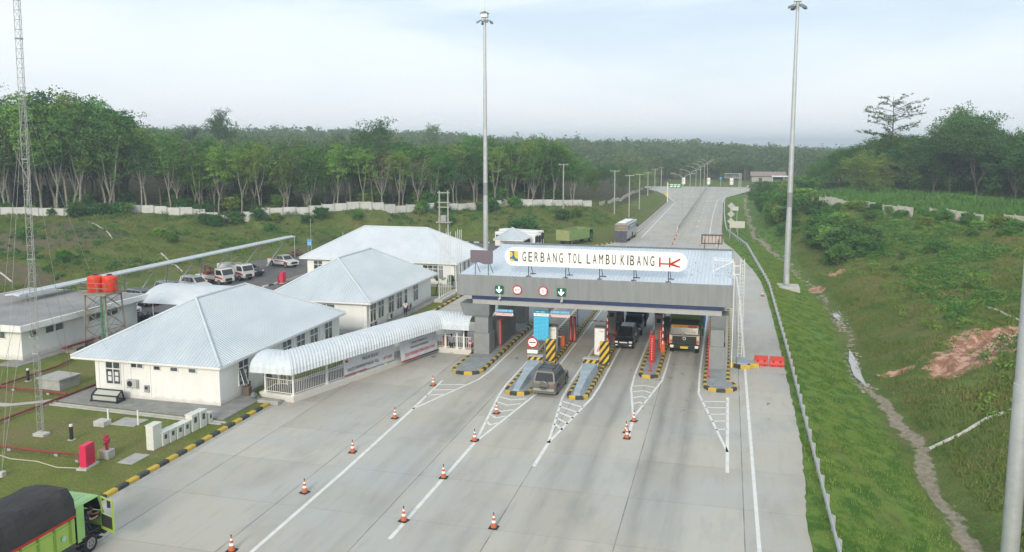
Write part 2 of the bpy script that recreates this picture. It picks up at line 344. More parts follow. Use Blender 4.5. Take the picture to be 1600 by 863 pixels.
# ------------------------------------------------------------------ terrain
def resamp(pts, step=9):
    out = []
    for a, b in zip(pts[:-1], pts[1:]):
        a = Vector(a); b = Vector(b); n = max(1, int((b - a).length // step))
        for k in range(n): out.append(tuple(a.lerp(b, k / n)))
    out.append(tuple(pts[-1])); return out
def Pl(l, z): return [tuple(P(u, v, z)) for u, v in l]
WALL_L = [(-175, 100, 6.0), (-150, 112, 5.6), tuple(P(0, 337, 5)), tuple(P(100, 336, 5)), tuple(P(200, 333, 5)), tuple(P(400, 333, 4.8)), tuple(P(600, 330, 4.5)), tuple(P(700, 327, 4.2)), tuple(P(800, 323, 4)), tuple(P(925, 320, 4))]
WALL_R = [(15.2, 182, 5.6), (23, 166, 6), (31.4, 151, 6), (41.2, 132.7, 6), (50, 117, 6), (60, 98, 6)]
DITCH = [(11.6, -20, -1.5), (11.6, 42, -1.5), (11.7, 52, -1.5), (11.3, 63, -1.5), (10.6, 73, -1.5), (11.6, 90, -1.5), (12, 101, -1.5), (10.8, 123.5, -1.5), (7.8, 155, -1.5), (5.2, 181, -1.5), (4.9, 220, -1.4), (4.8, 263, -1.2), (6, 310, -.9), (8, 340, -.6)]
pts = []
pts += resamp([(4.4, -30, -.03), (5.6, 37, -.03), (5.8, 107, -.03), (3.9, 151, -.03), (.2, 175, -.03), (0, 193, -.03), (-.4, 240, -.03), (.5, 285, -.03), (4, 315, -.03), (9, 340, -.03)])
pts += resamp(DITCH, 7)
pts += resamp([(x + .9, y, z + .15) for x, y, z in DITCH], 7)
# right slope: toe -> shoulder
pts += resamp([(30, -30, 6.2), (29, 30, 6.2), (31, 60, 6.0), (35, 90, 6.0), (37, 110, 6.0), (36, 128, 5.8), (29.5, 146, 5.7), (21.5, 162, 5.5), (14, 178, 5.0), (11, 200, 4.0), (10.5, 240, 3.2), (11, 280, 2.2), (13, 320, .8)])
pts += resamp([(x + 1.5, y + 1.5, z) for x, y, z in WALL_R], 9)
pts += [(90, 40, 6.5), (90, 120, 6.5), (60, 160, 6.2), (50, 200, 6), (30, 225, 6), (20, 255, 5), (60, 260, 7), (110, 200, 8), (25, 300, 3), (24, 335, .5), (60, 340, 4), (100, 330, 7), (60, -40, 6), (140, 100, 8), (160, 250, 9)]
# left side: bank foot, bench, wall line
FOOT = [(-74, -40, -.02), (-71.5, 40, -.02), (-71.5, 112, -.02), (-72, 124, -.02), (-66, 143, -.02), (-56, 150, -.02), (-44, 151, -.02), (-32, 160, -.02), (-23.5, 178, -.02), (-21, 215, -.02), (-20, 262, -.02), (-25, 300, -.02), (-33, 330, -.02)]
pts += resamp(FOOT)
BENCH = Pl([(-160, 432), (0, 405), (100, 392), (200, 377), (300, 363), (400, 354), (500, 348), (600, 345)], 2.9)
pts += resamp(BENCH, 7)
_bk = [(x - 5.0, y + 4.5, 2.2) for x, y, z in BENCH[:-1]]
pts += resamp(_bk, 7)
pts += resamp([(x, y - 1.5, z) for x, y, z in WALL_L], 9) + resamp([(x, y + 4, z + .1) for x, y, z in WALL_L], 9)
pts += resamp([(-29, 195, 3.6), (-28, 212, 2.8), (-29, 232, 2.2), (-29.5, 262, 1.6), (-31, 300, .9), (-36, 340, .1)])
pts += [(-45, 230, 4), (-60, 200, 5), (-60, 300, 4), (-100, 200, 6), (-150, 200, 8), (-200, 150, 9), (-100, 300, 8), (-180, 300, 11), (-250, 250, 12), (-60, 340, 3), (-45, 352, .3), (-110, 60, 5), (-140, 80, 6), (-160, 0, 6), (-250, 100, 10)]
# junction road
pts += resamp([(-60, 345, .8), (-45, 348, .0), (-10, 338, -.05), (12, 342, -.05), (40, 345, 0), (80, 350, 1.0)])
pts += resamp([(-60, 362, .8), (-45, 362, .0), (-10, 362, -.05), (12, 362, -.05), (40, 362, 0), (80, 366, 1.0)])
pts += [(-20, 380, 1.2), (10, 385, 1.0), (40, 385, .6)]
def dirpt(u, dist, z):
    r = ray(u, 225); k = dist / math.hypot(r[0], r[1]); return (r[0] * k, r[1] * k, z)
for u, zs in ((-700, (10, 13, 18, 12, 6)), (-300, (9, 13, 17, 12, 6)), (0, (9, 14, 20, 14, 6)), (250, (10, 15, 20, 13, 5)), (450, (7.5, 14, 20, 13, 4)), (650, (7, 13, 18, 12, 4)), (800, (6, 10, 13, 9, 2)), (950, (3.5, 8.5, 11, 7, 0)),
              (1080, (2.5, 7.5, 9.5, 5, -1)), (1200, (2.5, 6, 6.5, 3, -2)), (1320, (3, 4, 2, 1, -3)), (1450, (6, 6, 4, 1, -3)), (1600, (8, 9, 7, 3, -3)), (1900, (9, 10, 9, 4, 0)), (2300, (9, 10, 10, 5, 0))):
    for dd, z in zip((420, 520, 640, 1000, 2000), zs):
        if dd == 420 and 850 < u < 1350: z *= .8
        pts.append(dirpt(u, dd, z))
for a in range(0, 360, 15): pts.append((6500 * math.cos(R(a)), 6500 * math.sin(R(a)), -12))
for a in range(180, 361, 30): pts.append((300 * math.cos(R(a)), 300 * math.sin(R(a)), 5)); pts.append((900 * math.cos(R(a)), 900 * math.sin(R(a)), 6))
pts += resamp([(-33, -60, -.02), (4, -60, -.02)], 12)
uniq = {}
for p in pts: uniq[(round(p[0], 1), round(p[1], 1))] = p[2]
PT = np.array([(k[0], k[1], z) for k, z in uniq.items()])
cdt = geometry.delaunay_2d_cdt([Vector((p[0], p[1])) for p in PT], [], [], 0, 1e-4)
TV = np.array([tuple(v) for v in cdt[0]]); 
TZ = np.array([PT[np.argmin((PT[:, 0] - v[0]) ** 2 + (PT[:, 1] - v[1]) ** 2), 2] for v in TV]); TF = cdt[2]
def height(xy):
    xy = np.asarray(xy, float).reshape(-1, 2); z = np.full(len(xy), -12.0)
    for f in TF:
        a, b, c = TV[f[0]], TV[f[1]], TV[f[2]]
        lo = np.minimum(np.minimum(a, b), c); hi = np.maximum(np.maximum(a, b), c)
        idx = np.nonzero((xy[:, 0] >= lo[0] - 1e-6) & (xy[:, 0] <= hi[0] + 1e-6) & (xy[:, 1] >= lo[1] - 1e-6) & (xy[:, 1] <= hi[1] + 1e-6))[0]
        if not len(idx): continue
        q = xy[idx]; d = (b[1] - c[1]) * (a[0] - c[0]) + (c[0] - b[0]) * (a[1] - c[1])
        if abs(d) < 1e-9: continue
        l1 = ((b[1] - c[1]) * (q[:, 0] - c[0]) + (c[0] - b[0]) * (q[:, 1] - c[1])) / d
        l2 = ((c[1] - a[1]) * (q[:, 0] - c[0]) + (a[0] - c[0]) * (q[:, 1] - c[1])) / d; l3 = 1 - l1 - l2
        ok = (l1 >= -1e-6) & (l2 >= -1e-6) & (l3 >= -1e-6)
        z[idx[ok]] = l1[ok] * TZ[f[0]] + l2[ok] * TZ[f[1]] + l3[ok] * TZ[f[2]]
    return z
SCARS = []
def vnoise(x, y, s, seed=0):
    """smooth value noise"""
    rg = np.random.default_rng(seed); G = rg.random((256, 256)); x = x / s; y = y / s
    xi = np.floor(x).astype(int); yi = np.floor(y).astype(int); fx = x - xi; fy = y - yi; fx = fx * fx * (3 - 2 * fx); fy = fy * fy * (3 - 2 * fy)
    g = lambda a, b: G[a % 256, b % 256]
    return (g(xi, yi) * (1 - fx) + g(xi + 1, yi) * fx) * (1 - fy) + (g(xi, yi + 1) * (1 - fx) + g(xi + 1, yi + 1) * fx) * fy - .5
def flatmask(x, y):
    """0 on the level paved and mown ground, 1 on the natural slopes"""
    m = np.ones_like(x)
    d = np.minimum.reduce([x + 73.0, 8.0 - x, 400 - y]); dd = np.clip(-d / 3.0 + .0, 0, 1)
    return dd
def H(x, y):
    x = np.atleast_1d(np.asarray(x, float)); y = np.atleast_1d(np.asarray(y, float))
    z = height(np.stack([x, y], 1)); k = np.clip((np.abs(z) - .05) / .8, 0, 1)
    k = k * np.where(z < -.05, .12, 1.0)
    for s_ in SCARS[:7]:
        d_ = np.clip(1.15 - np.hypot((x - s_[0]) / s_[2], (y - s_[1]) / s_[3]), 0, 1); z = z - d_ * .7 + d_ * (vnoise(x, y, .8, 8) * .9 + vnoise(x, y, .35, 6) * .35)
    z = z + k * (vnoise(x, y, 3.1, 1) * .55 + vnoise(x, y, 9, 2) * 1.1 + vnoise(x, y, 1.1, 3) * .2)
    return z
def h1(x, y): return float(H(x, y)[0])
def make_terrain():
    NA, NR = 620, 420
    az = YAW + np.radians(np.linspace(-62, 62, NA)); rr = 16 * (6400 / 16) ** (np.linspace(0, 1, NR) ** 1.25)
    A, RR = np.meshgrid(az, rr); X = -np.sin(A) * RR; Y = np.cos(A) * RR
    Z = H(X.ravel(), Y.ravel()); n = NA * NR
    v = np.stack([X.ravel(), Y.ravel(), Z], 1)
    # near fan closing behind the photographer's position, so the sheet has no hole
    i = (np.arange(NR - 1)[:, None] * NA + np.arange(NA - 1)[None, :]).ravel()
    q = np.stack([i, i + 1, i + NA + 1, i + NA], 1)
    me = bpy.data.meshes.new('terrain'); me.vertices.add(n); me.vertices.foreach_set('co', v.ravel())
    me.loops.add(q.size); me.polygons.add(len(q)); me.loops.foreach_set('vertex_index', q.ravel()); me.polygons.foreach_set('loop_start', np.arange(0, q.size, 4)); me.polygons.foreach_set('loop_total', np.full(len(q), 4))
    me.polygons.foreach_set('use_smooth', np.ones(len(q), bool)); me.update(); me.validate()
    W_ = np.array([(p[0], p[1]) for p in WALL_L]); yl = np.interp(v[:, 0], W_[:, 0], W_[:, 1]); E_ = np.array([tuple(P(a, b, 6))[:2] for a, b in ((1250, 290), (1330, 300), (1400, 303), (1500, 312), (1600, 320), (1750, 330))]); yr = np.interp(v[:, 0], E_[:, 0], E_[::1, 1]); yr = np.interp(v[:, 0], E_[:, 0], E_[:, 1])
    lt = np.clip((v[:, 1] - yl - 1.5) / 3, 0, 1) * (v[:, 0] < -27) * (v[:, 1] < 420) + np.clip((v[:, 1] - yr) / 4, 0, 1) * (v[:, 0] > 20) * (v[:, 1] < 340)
    bd = np.clip(1.15 - np.abs(v[:, 0] - np.interp(v[:, 1], [p[1] for p in DITCH], [p[0] for p in DITCH]) - .45 - .35 * np.sin(v[:, 1] / 4.3) - .2 * np.sin(v[:, 1] / 1.7)) / .75, 0, 1) * (v[:, 1] < 330) * (v[:, 1] > 10) * np.where((v[:, 1] > 68) & (v[:, 1] < 150), .62, 1); a2 = me.attributes.new('bed', 'FLOAT', 'POINT'); a2.data.foreach_set('value', bd.astype(np.float32))
    at = me.attributes.new('litter_shade', 'FLOAT', 'POINT'); at.data.foreach_set('value', lt.astype(np.float32))  # leaf litter floor of the woods, with shade under the trees painted in
    o = bpy.data.objects.new('terrain', me); COL.objects.link(o); return struct(o)
def terrain_material():
    m = ground_material('slope_grass', ((.075, .130, .028), (.125, .180, .040), (.125, .140, .048)), (.175, .150, .07), (.21, .155, .10), .5)
    t = m.node_tree; L = t.links; b = t.nodes['Principled BSDF']; old = b.inputs['Base Color'].links[0].from_socket
    v = t.nodes.new('ShaderNodeTexCoord').outputs['Object']; s = t.nodes.new('ShaderNodeSeparateXYZ'); L.new(v, s.inputs[0]); x, y, z = s.outputs
    # mown verge between guardrail and ditch: fresher green
    vg = mathn(t, 'MULTIPLY', mathn(t, 'MULTIPLY', ramp(t, x, -2, 1), mathn(t, 'SUBTRACT', 1.0, ramp(t, x, 10.0, 11.8))), mathn(t, 'SUBTRACT', 1.0, ramp(t, y, 330, 350)))
    fresh = mixc(t, ramp(t, noise(t, v, 1.1, (1, .6, 1), 9, (2, 2, 2)), .4, .6), (.060, .135, .022), (.145, .225, .048))
    fresh = mixc(t, mathn(t, 'MULTIPLY', ramp(t, noise(t, v, .35, (1, .4, 1), 6, (7, 2, 2)), .55, .7), .6), fresh, (.15, .17, .055))
    c = mixc(t, vg, old, fresh)
    ab = t.nodes.new('ShaderNodeAttribute'); ab.attribute_name = 'bed'
    dn = mathn(t, 'ADD', ab.outputs['Fac'], mathn(t, 'MULTIPLY', mathn(t, 'SUBTRACT', noise(t, v, 1.6, (1, .6, 1), 9, (3, 3, 3)), .5), 2.0))
    c = mixc(t, mathn(t, 'MULTIPLY', ramp(t, dn, .45, .75), .85), c, mixc(t, ramp(t, noise(t, v, 3, None, 6), .35, .65), (.27, .215, .165), (.38, .33, .27)))
    # raw red earth scars: slips in the right-hand cut
    def scar(cx, cy, rx, ry, ph, col1, col2):
        dx = mathn(t, 'DIVIDE', mathn(t, 'SUBTRACT', x, cx), rx); dy = mathn(t, 'DIVIDE', mathn(t, 'SUBTRACT', y, cy), ry)
        d = mathn(t, 'SQRT', mathn(t, 'ADD', mathn(t, 'MULTIPLY', dx, dx), mathn(t, 'MULTIPLY', dy, dy)))
        d = mathn(t, 'ADD', d, mathn(t, 'MULTIPLY', mathn(t, 'SUBTRACT', noise(t, v, .7, None, 7, (ph, 1, 1)), .5), 1.7))
        f = mathn(t, 'SUBTRACT', 1.0, ramp(t, d, .75, .95))
        return f, mixc(t, ramp(t, noise(t, v, 1.3, None, 9, (ph, 5, 5)), .40, .58), col1, col2)
    for a in SCARS:
        f, cc = scar(*a); c = mixc(t, f, c, cc)
    at = t.nodes.new('ShaderNodeAttribute'); at.attribute_name = 'litter_shade'
    c = mixc(t, mathn(t, 'MULTIPLY', at.outputs['Fac'], mathn(t, 'ADD', .55, mathn(t, 'MULTIPLY', ramp(t, noise(t, v, .8, None, 6), .3, .6), .45))), c, mixc(t, ramp(t, noise(t, v, 2.5, None, 6), .35, .65), (.045, .036, .024), (.070, .062, .034)))  # dark litter brown, also deepening the woods' shade by colour
    L.new(c, b.inputs['Base Color']); return m
def sidept(u, v):
    """where the sight line through a photo pixel meets the terrain"""
    r = ray(u, v); ts = np.linspace(20, 420, 2400) / math.hypot(r[0], r[1]); X = r[0] * ts; Y = r[1] * ts; Z = HCAM + r[2] * ts
    h = H(X, Y); k = np.argmax(Z <= h); return float(X[k]), float(Y[k]), float(h[k])
_s = (.58, .36, .27), (.30, .155, .10)
_new = []
for (u, v_, rx, ry, ph) in ((1512, 548, 3.4, 3.6, 3), (1540, 528, 3.6, 4.2, 9), (1575, 515, 3.0, 2.6, 4), (1480, 575, 1.6, 2.0, 12), (1400, 578, 1.6, 1.2, 6), (1305, 425, 1.6, 2.2, 5), (1275, 452, 1.2, 2.5, 8)):
    p = sidept(u, v_); _new.append((p[0], p[1], rx, ry, ph, *_s))
for (u, v_, rx, ry, ph) in ((60, 380, 14, 8, 2), (150, 365, 12, 5, 7), (20, 430, 8, 5, 1)):
    p = sidept(u, v_); _new.append((p[0], p[1], rx, ry, ph, (.16, .12, .085), (.11, .12, .055)))
SCARS += _new
terrain = make_terrain()
terrain.data.materials.append(terrain_material())
# ------------------------------------------------------------------ paved ground
PLZ = plaza_material()
def sheet(name, pts, z, material, hgt=0.0):
    mb = MB(); mb.prism(pts, z - .3, z, 0) if hgt else mb.poly([(p[0], p[1], z) for p in pts]); return struct(mb.build(name, material))
def jag(pts, amp, step, seed):
    rr = random.Random(seed); out = []
    for a, b in zip(pts[:-1], pts[1:]):
        n = max(1, int(math.dist(a, b) / step))
        for k in range(n):
            t = k / n; j = amp * (rr.random() - .5) if 0 < k else 0
            out.append((a[0] + (b[0] - a[0]) * t + j, a[1] + (b[1] - a[1]) * t))
    out.append(pts[-1]); return out
right_edge = jag([(3.4, -60), (4.0, 30), (4.15, 40), (4.74, 50.4), (4.87, 64.2), (4.9, 79), (4.85, 100), (4.5, 113.7), (3.7, 124), (1.2, 146), (-.46, 156.4), (-1.0, 175), (-1.1, 210), (-1.3, 262), (-.6, 290), (2.75, 306), (8, 330), (12, 341)], .12, .5, 3)
left_edge = [(-34, 344), (-26, 320), (-21.5, 298), (-18.6, 275), (-17.0, 262), (-17.4, 181), (-17.6, 165), (-18.2, 157), (-20.5, 149), (-22.9, 143.6), (-28.35, 134.2), (-30.2, 128), (-30.2, -60)]
plaza = sheet('road', right_edge + [(60, 343), (80, 350), (80, 362), (-60, 362), (-60, 348)] + left_edge, 0.0, PLZ)
ASPH = mat('asphalt', (.165, .155, .155), (.12, .115, .118), .9, .8, bump=.3, bscale=30, detail=8)
sheet('parking_road', [(-71, 60), (-71, 113), (-66.5, 121), (-60, 133), (-50, 144), (-34, 144.5), (-22.9, 143.5), (-28.35, 134.2), (-30.2, 128), (-30.2, 60)], .004, ASPH)
# mown yards, level with the kerb tops
YARD = ground_material('yard_grass', ((.115, .165, .032), (.165, .205, .048), (.150, .155, .055)), (.20, .165, .085), (.27, .225, .15), .6)
def yard(pts): return sheet('lawn', pts, .11, YARD, .3)
yard([(-95, -40), (-30.62, -40), (-30.62, 48.4), (-31.5, 49.4), (-57, 70), (-95, 70)][:3] + [(-30.62, 66.6), (-44, 66.6), (-52.3, 66.6), (-52.3, 60), (-57, 60), (-70.9, 60), (-70.9, -40)])
yard([(-31.0, 71), (-30.62, 71), (-30.62, 97.3), (-31, 98), (-48.5, 98), (-50, 96), (-50, 92), (-32.4, 92), (-32.4, 71)])
yard([(-55.8, 96.5), (-50, 92), (-47, 92), (-47, 98), (-54, 98)])
WALKM = mat('paving_grey', (.30, .30, .29), (.22, .22, .21), .9, 1.6, bump=.2)
def walk(pts, z=.16): 
    mb = MB(); mb.prism(pts, z - .3, z); return struct(mb.build('path', WALKM))
walk([(-45.2, 46.4), (-32.2, 45.8), (-31.3, 45.8), (-31.3, 50.2), (-33.0, 52), (-33.0, 67), (-45.2, 67)], .22)
walk([(-44.6, 70.4), (-32.0, 70.4), (-32.0, 91), (-44.6, 91)], .17)
walk([(-56.5, 97.2), (-32.0, 97.2), (-32.0, 112.5), (-56.5, 112.5)], .17)
walk([(-57.2, 53.0), (-55.0, 53.0), (-55.0, 69), (-57.2, 69)], .17)
# grass beyond the parking and beside the far carriageway
sheet('verge', [(-71.5, 113.4), (-66.5, 121.3), (-60, 133.3), (-50, 144.4), (-34, 144.9), (-22.9, 144), (-20.7, 149.3), (-18.4, 157.3), (-17.8, 165), (-17.6, 181), (-17.4, 262), (-19, 275), (-21.0, 262), (-21.2, 215), (-24, 178), (-32.5, 159), (-44, 150), (-56, 149), (-66, 142), (-71.6, 124)], .03,
      ground_material('verge_grass', ((.105, .14, .032), (.14, .17, .045), (.12, .13, .05)), (.17, .15, .075), (.2, .17, .11), .5))

# painted lines (own sheets 4 mm above the slab)
mk = MB()
def line(pts, wd=.16, z=.004):
    wd *= 1.22; pts = [Vector((p[0], p[1], 0)) for p in pts]; L_ = []; R_ = []
    for i, p in enumerate(pts):
        d0 = (p - pts[i - 1]).normalized() if i else (pts[1] - p).normalized(); d1 = (pts[i + 1] - p).normalized() if i < len(pts) - 1 else d0
        n0 = Vector((-d0.y, d0.x, 0)); n1_ = Vector((-d1.y, d1.x, 0)); n = (n0 + n1_).normalized(); k = wd / 2 / max(.3, n.dot(n1_)); L_.append(p + n * k); R_.append(p - n * k)
    for i in range(len(pts) - 1): mk.add([(q.x, q.y, z) for q in (L_[i], R_[i], R_[i + 1], L_[i + 1])], [(0, 1, 2, 3)])
line([(1.9, 20), (1.78, 60), (1.7, 100), (1.5, 115)], .15); line([(1.5, 115), (-1.1, 146), (-3.3, 168), (-3.6, 220), (-3.2, 275)], .14)
line([(-3.2, 275), (1.2, 300), (7, 325)], .14)
line([(-15.9, 160), (-15.8, 262)], .15); line([(-15.8, 262), (-20, 290)], .15)
for Y in range(184, 300, 12): line([(-6.4, Y), (-6.3, Y + 4)], .12)
for Y in range(270, 340, 8): line([(-13.2, Y), (-13.2, Y + 3)], .12)
line([(-19.9, 22), (-20.1, 40), (-20.42, 51.4)], .17)
line([(-20.42, 51.4), (-18.15, 59.4), (-17.95, 62), (-17.95, 93), (-18.9, 99)], .14)   # island 1 lane side
line([(-20.42, 51.4), (-20.75, 58.5)], .14)
line([(-14.54, 33.5), (-14.4, 47)], .17); line([(-14.4, 46.5), (-15.55, 56), (-15.75, 59), (-15.75, 92), (-14.7, 99)], .14); line([(-14.4, 46.5), (-13.0, 57), (-12.95, 60), (-12.95, 92), (-14.5, 99)], .14)
line([(-10.1, 43.6), (-10.08, 47.7)], .17); line([(-10.08, 47.4), (-11.0, 56.5), (-11.1, 60), (-11.1, 92), (-10.1, 99)], .14); line([(-10.08, 47.4), (-8.95, 57), (-8.85, 60), (-8.85, 92), (-10, 99)], .14)
line([(-5.5, 49.8), (-5.62, 53.8)], .16); line([(-5.62, 53.4), (-6.5, 60), (-6.65, 64), (-6.65, 92)], .12); line([(-5.62, 53.4), (-4.45, 62.6), (-4.4, 66), (-4.4, 92)], .13)
line([(.44, 45.4), (.42, 59.6)], .16); line([(.44, 48.6), (-1.62, 60), (-1.72, 66), (-1.72, 92)], .13)
def chev(x, y, wl, wr, dz, inv=1):   # one open chevron between the two nose lines
    line([(x - wl, y), (x + .0, y - dz * inv), (x + wr, y)], .15)
for i, (y, wl, wr) in enumerate(((55.6, 1.0, 1.0), (54.4, .85, .85), (53.0, .68, .7), (51.6, .52, .55), (50.2, .38, .4))): chev(-14.4, y, wl, wr, .55)
for y, wl, wr in ((55.4, .85, .85), (54.2, .75, .75), (53.0, .62, .62), (51.8, .48, .5), (50.6, .35, .36)): line([(-10.05 - wl, y + .3), (-10.05 + wr, y - .7)], .17)
for y, wl, wr in ((60.6, .9, .8), (59.2, .72, .62), (57.8, .55, .5), (56.4, .38, .32)): chev(-5.55, y, wl, wr, -.45)
for y in (58.4, 57.0, 55.6, 54.2, 52.6): line([(.42 - (60 - y) * -.0 - (y - 48.6) * .178, y - .25), (.4, y + .1)], .14)
for y in (57.6, 56.2, 54.9): line([(-20.62, y - .3), (-20.42 + (y - 51.4) * .27, y + .25)], .14)
# the same noses behind the booths
for x0, far in ((-19.4, 1), (-14.45, 1), (-9.95, 1)):
    for k in range(4): line([(x0 - .95 + k * .14, 93 + k * 1.3), (x0 + .95 - k * .14, 93.6 + k * 1.3)], .13)
for x0 in (-19.4, -14.45, -9.95): line([(x0 - 1.2, 93), (x0 + .3, 101), (x0 + .5, 104)], .14)
struct(mk.build('road_marking', PAINT))
# ------------------------------------------------------------------ painted kerbs
def kerb_run(path, h=.17, wd=.30, blk=1.0, mb=None, start=0, closed=False, mats=(0, 1)):
    """one kerb along path; alternate blocks by material index"""
    mb = mb or MB(); pp = [Vector((p[0], p[1], 0)) for p in path]
    if closed: pp.append(pp[0])
    d = [0]; 
    for a, b in zip(pp[:-1], pp[1:]): d.append(d[-1] + (b - a).length)
    def at(s):
        s = max(0, min(d[-1], s))
        for i in range(len(pp) - 1):
            if s <= d[i + 1] + 1e-9:
                t = (s - d[i]) / max(1e-9, d[i + 1] - d[i]); p = pp[i].lerp(pp[i + 1], t); q = (pp[i + 1] - pp[i]).normalized(); return p, Vector((-q.y, q.x, 0))
        return pp[-1], Vector((0, 1, 0))
    n = max(1, round(d[-1] / blk)); st = d[-1] / n
    for k in range(n):
        m = 1 if blk < .9 else 2
        for j in range(m):
            a, na = at(k * st + st * j / m + (.012 if j == 0 else 0)); b, nb = at(k * st + st * (j + 1) / m - (.012 if j == m - 1 else 0)); c = .045
            prof = [(-wd / 2, -.05), (-wd / 2, h - c), (-wd / 2 + c, h), (wd / 2 - c, h), (wd / 2, h - c), (wd / 2, -.05)]
            mb.loft([[(a.x + na.x * o, a.y + na.y * o, z) for o, z in prof], [(b.x + nb.x * o, b.y + nb.y * o, z) for o, z in prof]], mats[(k + start) % 2])
    return mb
KM = [YEL, BLK]
struct(kerb_run([(-30.45, -30), (-30.45, 49.6)], .2, .32, .82, start=0).build('kerb', KM))
struct(kerb_run([(-30.45, 71.5), (-30.45, 98.5)], .2, .32, .82).build('kerb', KM))
KW = [mat('kerb_white', (.6, .6, .57), (.5, .5, .47), .8, 3), BLK]
struct(kerb_run([(-66.5, 121.3), (-60, 133.2), (-50, 144.3), (-34, 144.8), (-30, 144.6)], .2, .3, 1.0).build('kerb', KW))
struct(kerb_run([(-30, 144.6), (-22.9, 144.2), (-20.6, 149.2), (-18.3, 157.2), (-17.6, 166)], .2, .3, .8).build('kerb', KM))
struct(kerb_run([(-56.5, 92.0), (-56.0, 96.0)], .2, .3, 1.0).build('kerb', KW))
gb = MB(); gb.box(-30.28, -30, -.02, -29.95, 49.6, .012); gb.box(-31.3, 49.7, 0, -29.7, 50.3, .3, b=.03); struct(gb.build('gutter', CONC))
gp = MB()   # grass drain channels of the compound
for a in ([(-60, 43.6), (-47.5, 44.6), (-44.9, 46.6)], [(-45.0, 45.6), (-31.0, 45.0)]):
    gp.tube([(x, y, .13) for x, y in a], .09, n=6)
    gp.tube([(x + .12, y + .35, .13) for x, y in a], .09, n=6)
struct(gp.build('drain_channel', CONC))

# ------------------------------------------------------------------ toll islands
def stadium(x0, x1, y0, y1, r=None, n=8, bulge=0):
    r = r or (x1 - x0) / 2; cx = (x0 + x1) / 2; ry = r; out = []
    for k in range(n + 1):
        a = math.pi + math.pi * k / n; out.append((cx + (x1 - x0) / 2 * math.copysign(abs(math.cos(a)) ** .75, math.cos(a)), y0 + ry + ry * math.sin(a)))
    for k in range(n + 1):
        a = math.pi * k / n; out.append((cx + (x1 - x0) / 2 * math.copysign(abs(math.cos(a)) ** .75, math.cos(a)), y1 - ry + ry * math.sin(a)))
    return out
ISLS = [(-20.95, -18.35, 60.3, 92, 'widest island, plain-nosed, by the covered walkway with two canopy columns on it'),
        (-15.4, -13.35, 56.1, 92, 'island with the blue tariff board and a sloping blue-grey nose ramp'),
        (-10.75, -9.2, 56.2, 92, 'island with a sloping blue-grey nose ramp and a white cabinet beside the black car'),
        (-6.35, -4.75, 62.9, 92, 'narrow flat island between the black car and the green dump truck')]
isl = []
for i, (x0, x1, y0, y1, lab) in enumerate(ISLS):
    r = root('toll_island', lab, 'traffic island', ((x0 + x1) / 2, y0, 0), group='raised islands between the toll lanes')
    st = stadium(x0 + .14, x1 - .14, y0 + .14, y1 - .14)
    part(kerb_run(st, .24, .28, .5 if i in (1, 2) else .62, closed=True, start=1), 'kerb', KM, r, True)
    part(MB().prism(stadium(x0 + .27, x1 - .27, y0 + .27, y1 - .27), 0, .22), 'slab', ISL, r, True)
    isl.append(r)
# rightmost island: narrow body with a bulb-shaped nose
r = root('toll_island', 'rightmost island with bulb-shaped nose carrying the right canopy column', 'traffic island', (-.2, 60.6, 0), group='raised islands between the toll lanes')
pth = [(-1.25, 92), (-1.25, 62.2), (-1.15, 61.3), (-.75, 60.8), (-.2, 60.65), (.45, 60.8), (.9, 61.3), (1.0, 61.9), (.75, 62.8), (.42, 63.2), (.42, 92)]
part(kerb_run(pth, .24, .28, .6, closed=False), 'kerb', KM, r, True)
part(MB().prism([(x * .9 - .02, y + (.12 if y < 61.5 else 0)) for x, y in pth], 0, .22), 'slab', ISL, r, True); isl.append(r)
# blunt concrete nose ramps with striped ends
for k, (xc, y0, y1) in enumerate(((-14.42, 56.5, 62.6), (-10.0, 56.6, 62.8))):
    r = root('nose_ramp', ('sloping blue-grey nose ramp behind the silver car, under the round no entry sign' if k == 0 else 'sloping blue-grey concrete nose ramp with chevron end between silver and black cars'), 'crash ramp', (xc, y0, .22), group='sloping nose ramps of the islands')
    m = MB(); w0, w1 = .22, .42
    sec = []
    for y, hh, ww in ((y0, .1, .2), (y0 + 1.2, .38, .26), (y0 + 3.2, .62, .30), (y0 + 4.0, .74, .42), (y1, .76, .52)):
        sec.append([(xc - ww - .1, y, .2), (xc - ww, y, .2 + hh), (xc + ww, y, .2 + hh), (xc + ww + .1, y, .2)])
    m.loft(sec); part(m, 'ramp', ISLB, r, True)
    part(MB().box(xc - .60, y1 - .02, .22, xc + .60, y1 + .32, 1.22, b=.03), 'striped_block', STRIPE, r, True)
    part(MB().box(xc - .64, y1 - .05, 1.222, xc + .64, y1 + .5, 1.34, b=.03), 'cap', CONC, r, True)
    part(MB().box(xc + .30, y1 + 2.6, .22, xc + 1.18 - .1, y1 + 3.0, 2.05, b=.03), 'tall_striped_block', STRIPE, r, True)
# cross kerb right of the gate and its small block
r = root('median_kerb', 'short yellow and black kerb island with a grey block beside the red barriers', 'traffic island', (1.6, 68.3, 0))
part(kerb_run([(.55, 68.2), (1.0, 68.2), (1.05, 67.6), (2.0, 67.6), (2.05, 68.3), (2.85, 68.3)], .34, .34, .72), 'kerb', KM, r, True)
part(MB().box(.6, 68.4, 0, 2.8, 69.4, .3, b=.04), 'slab', CONC, r, True); part(MB().box(1.1, 67.8, .05, 1.95, 69.9, .42, b=.05), 'block', ISLB, r, True)

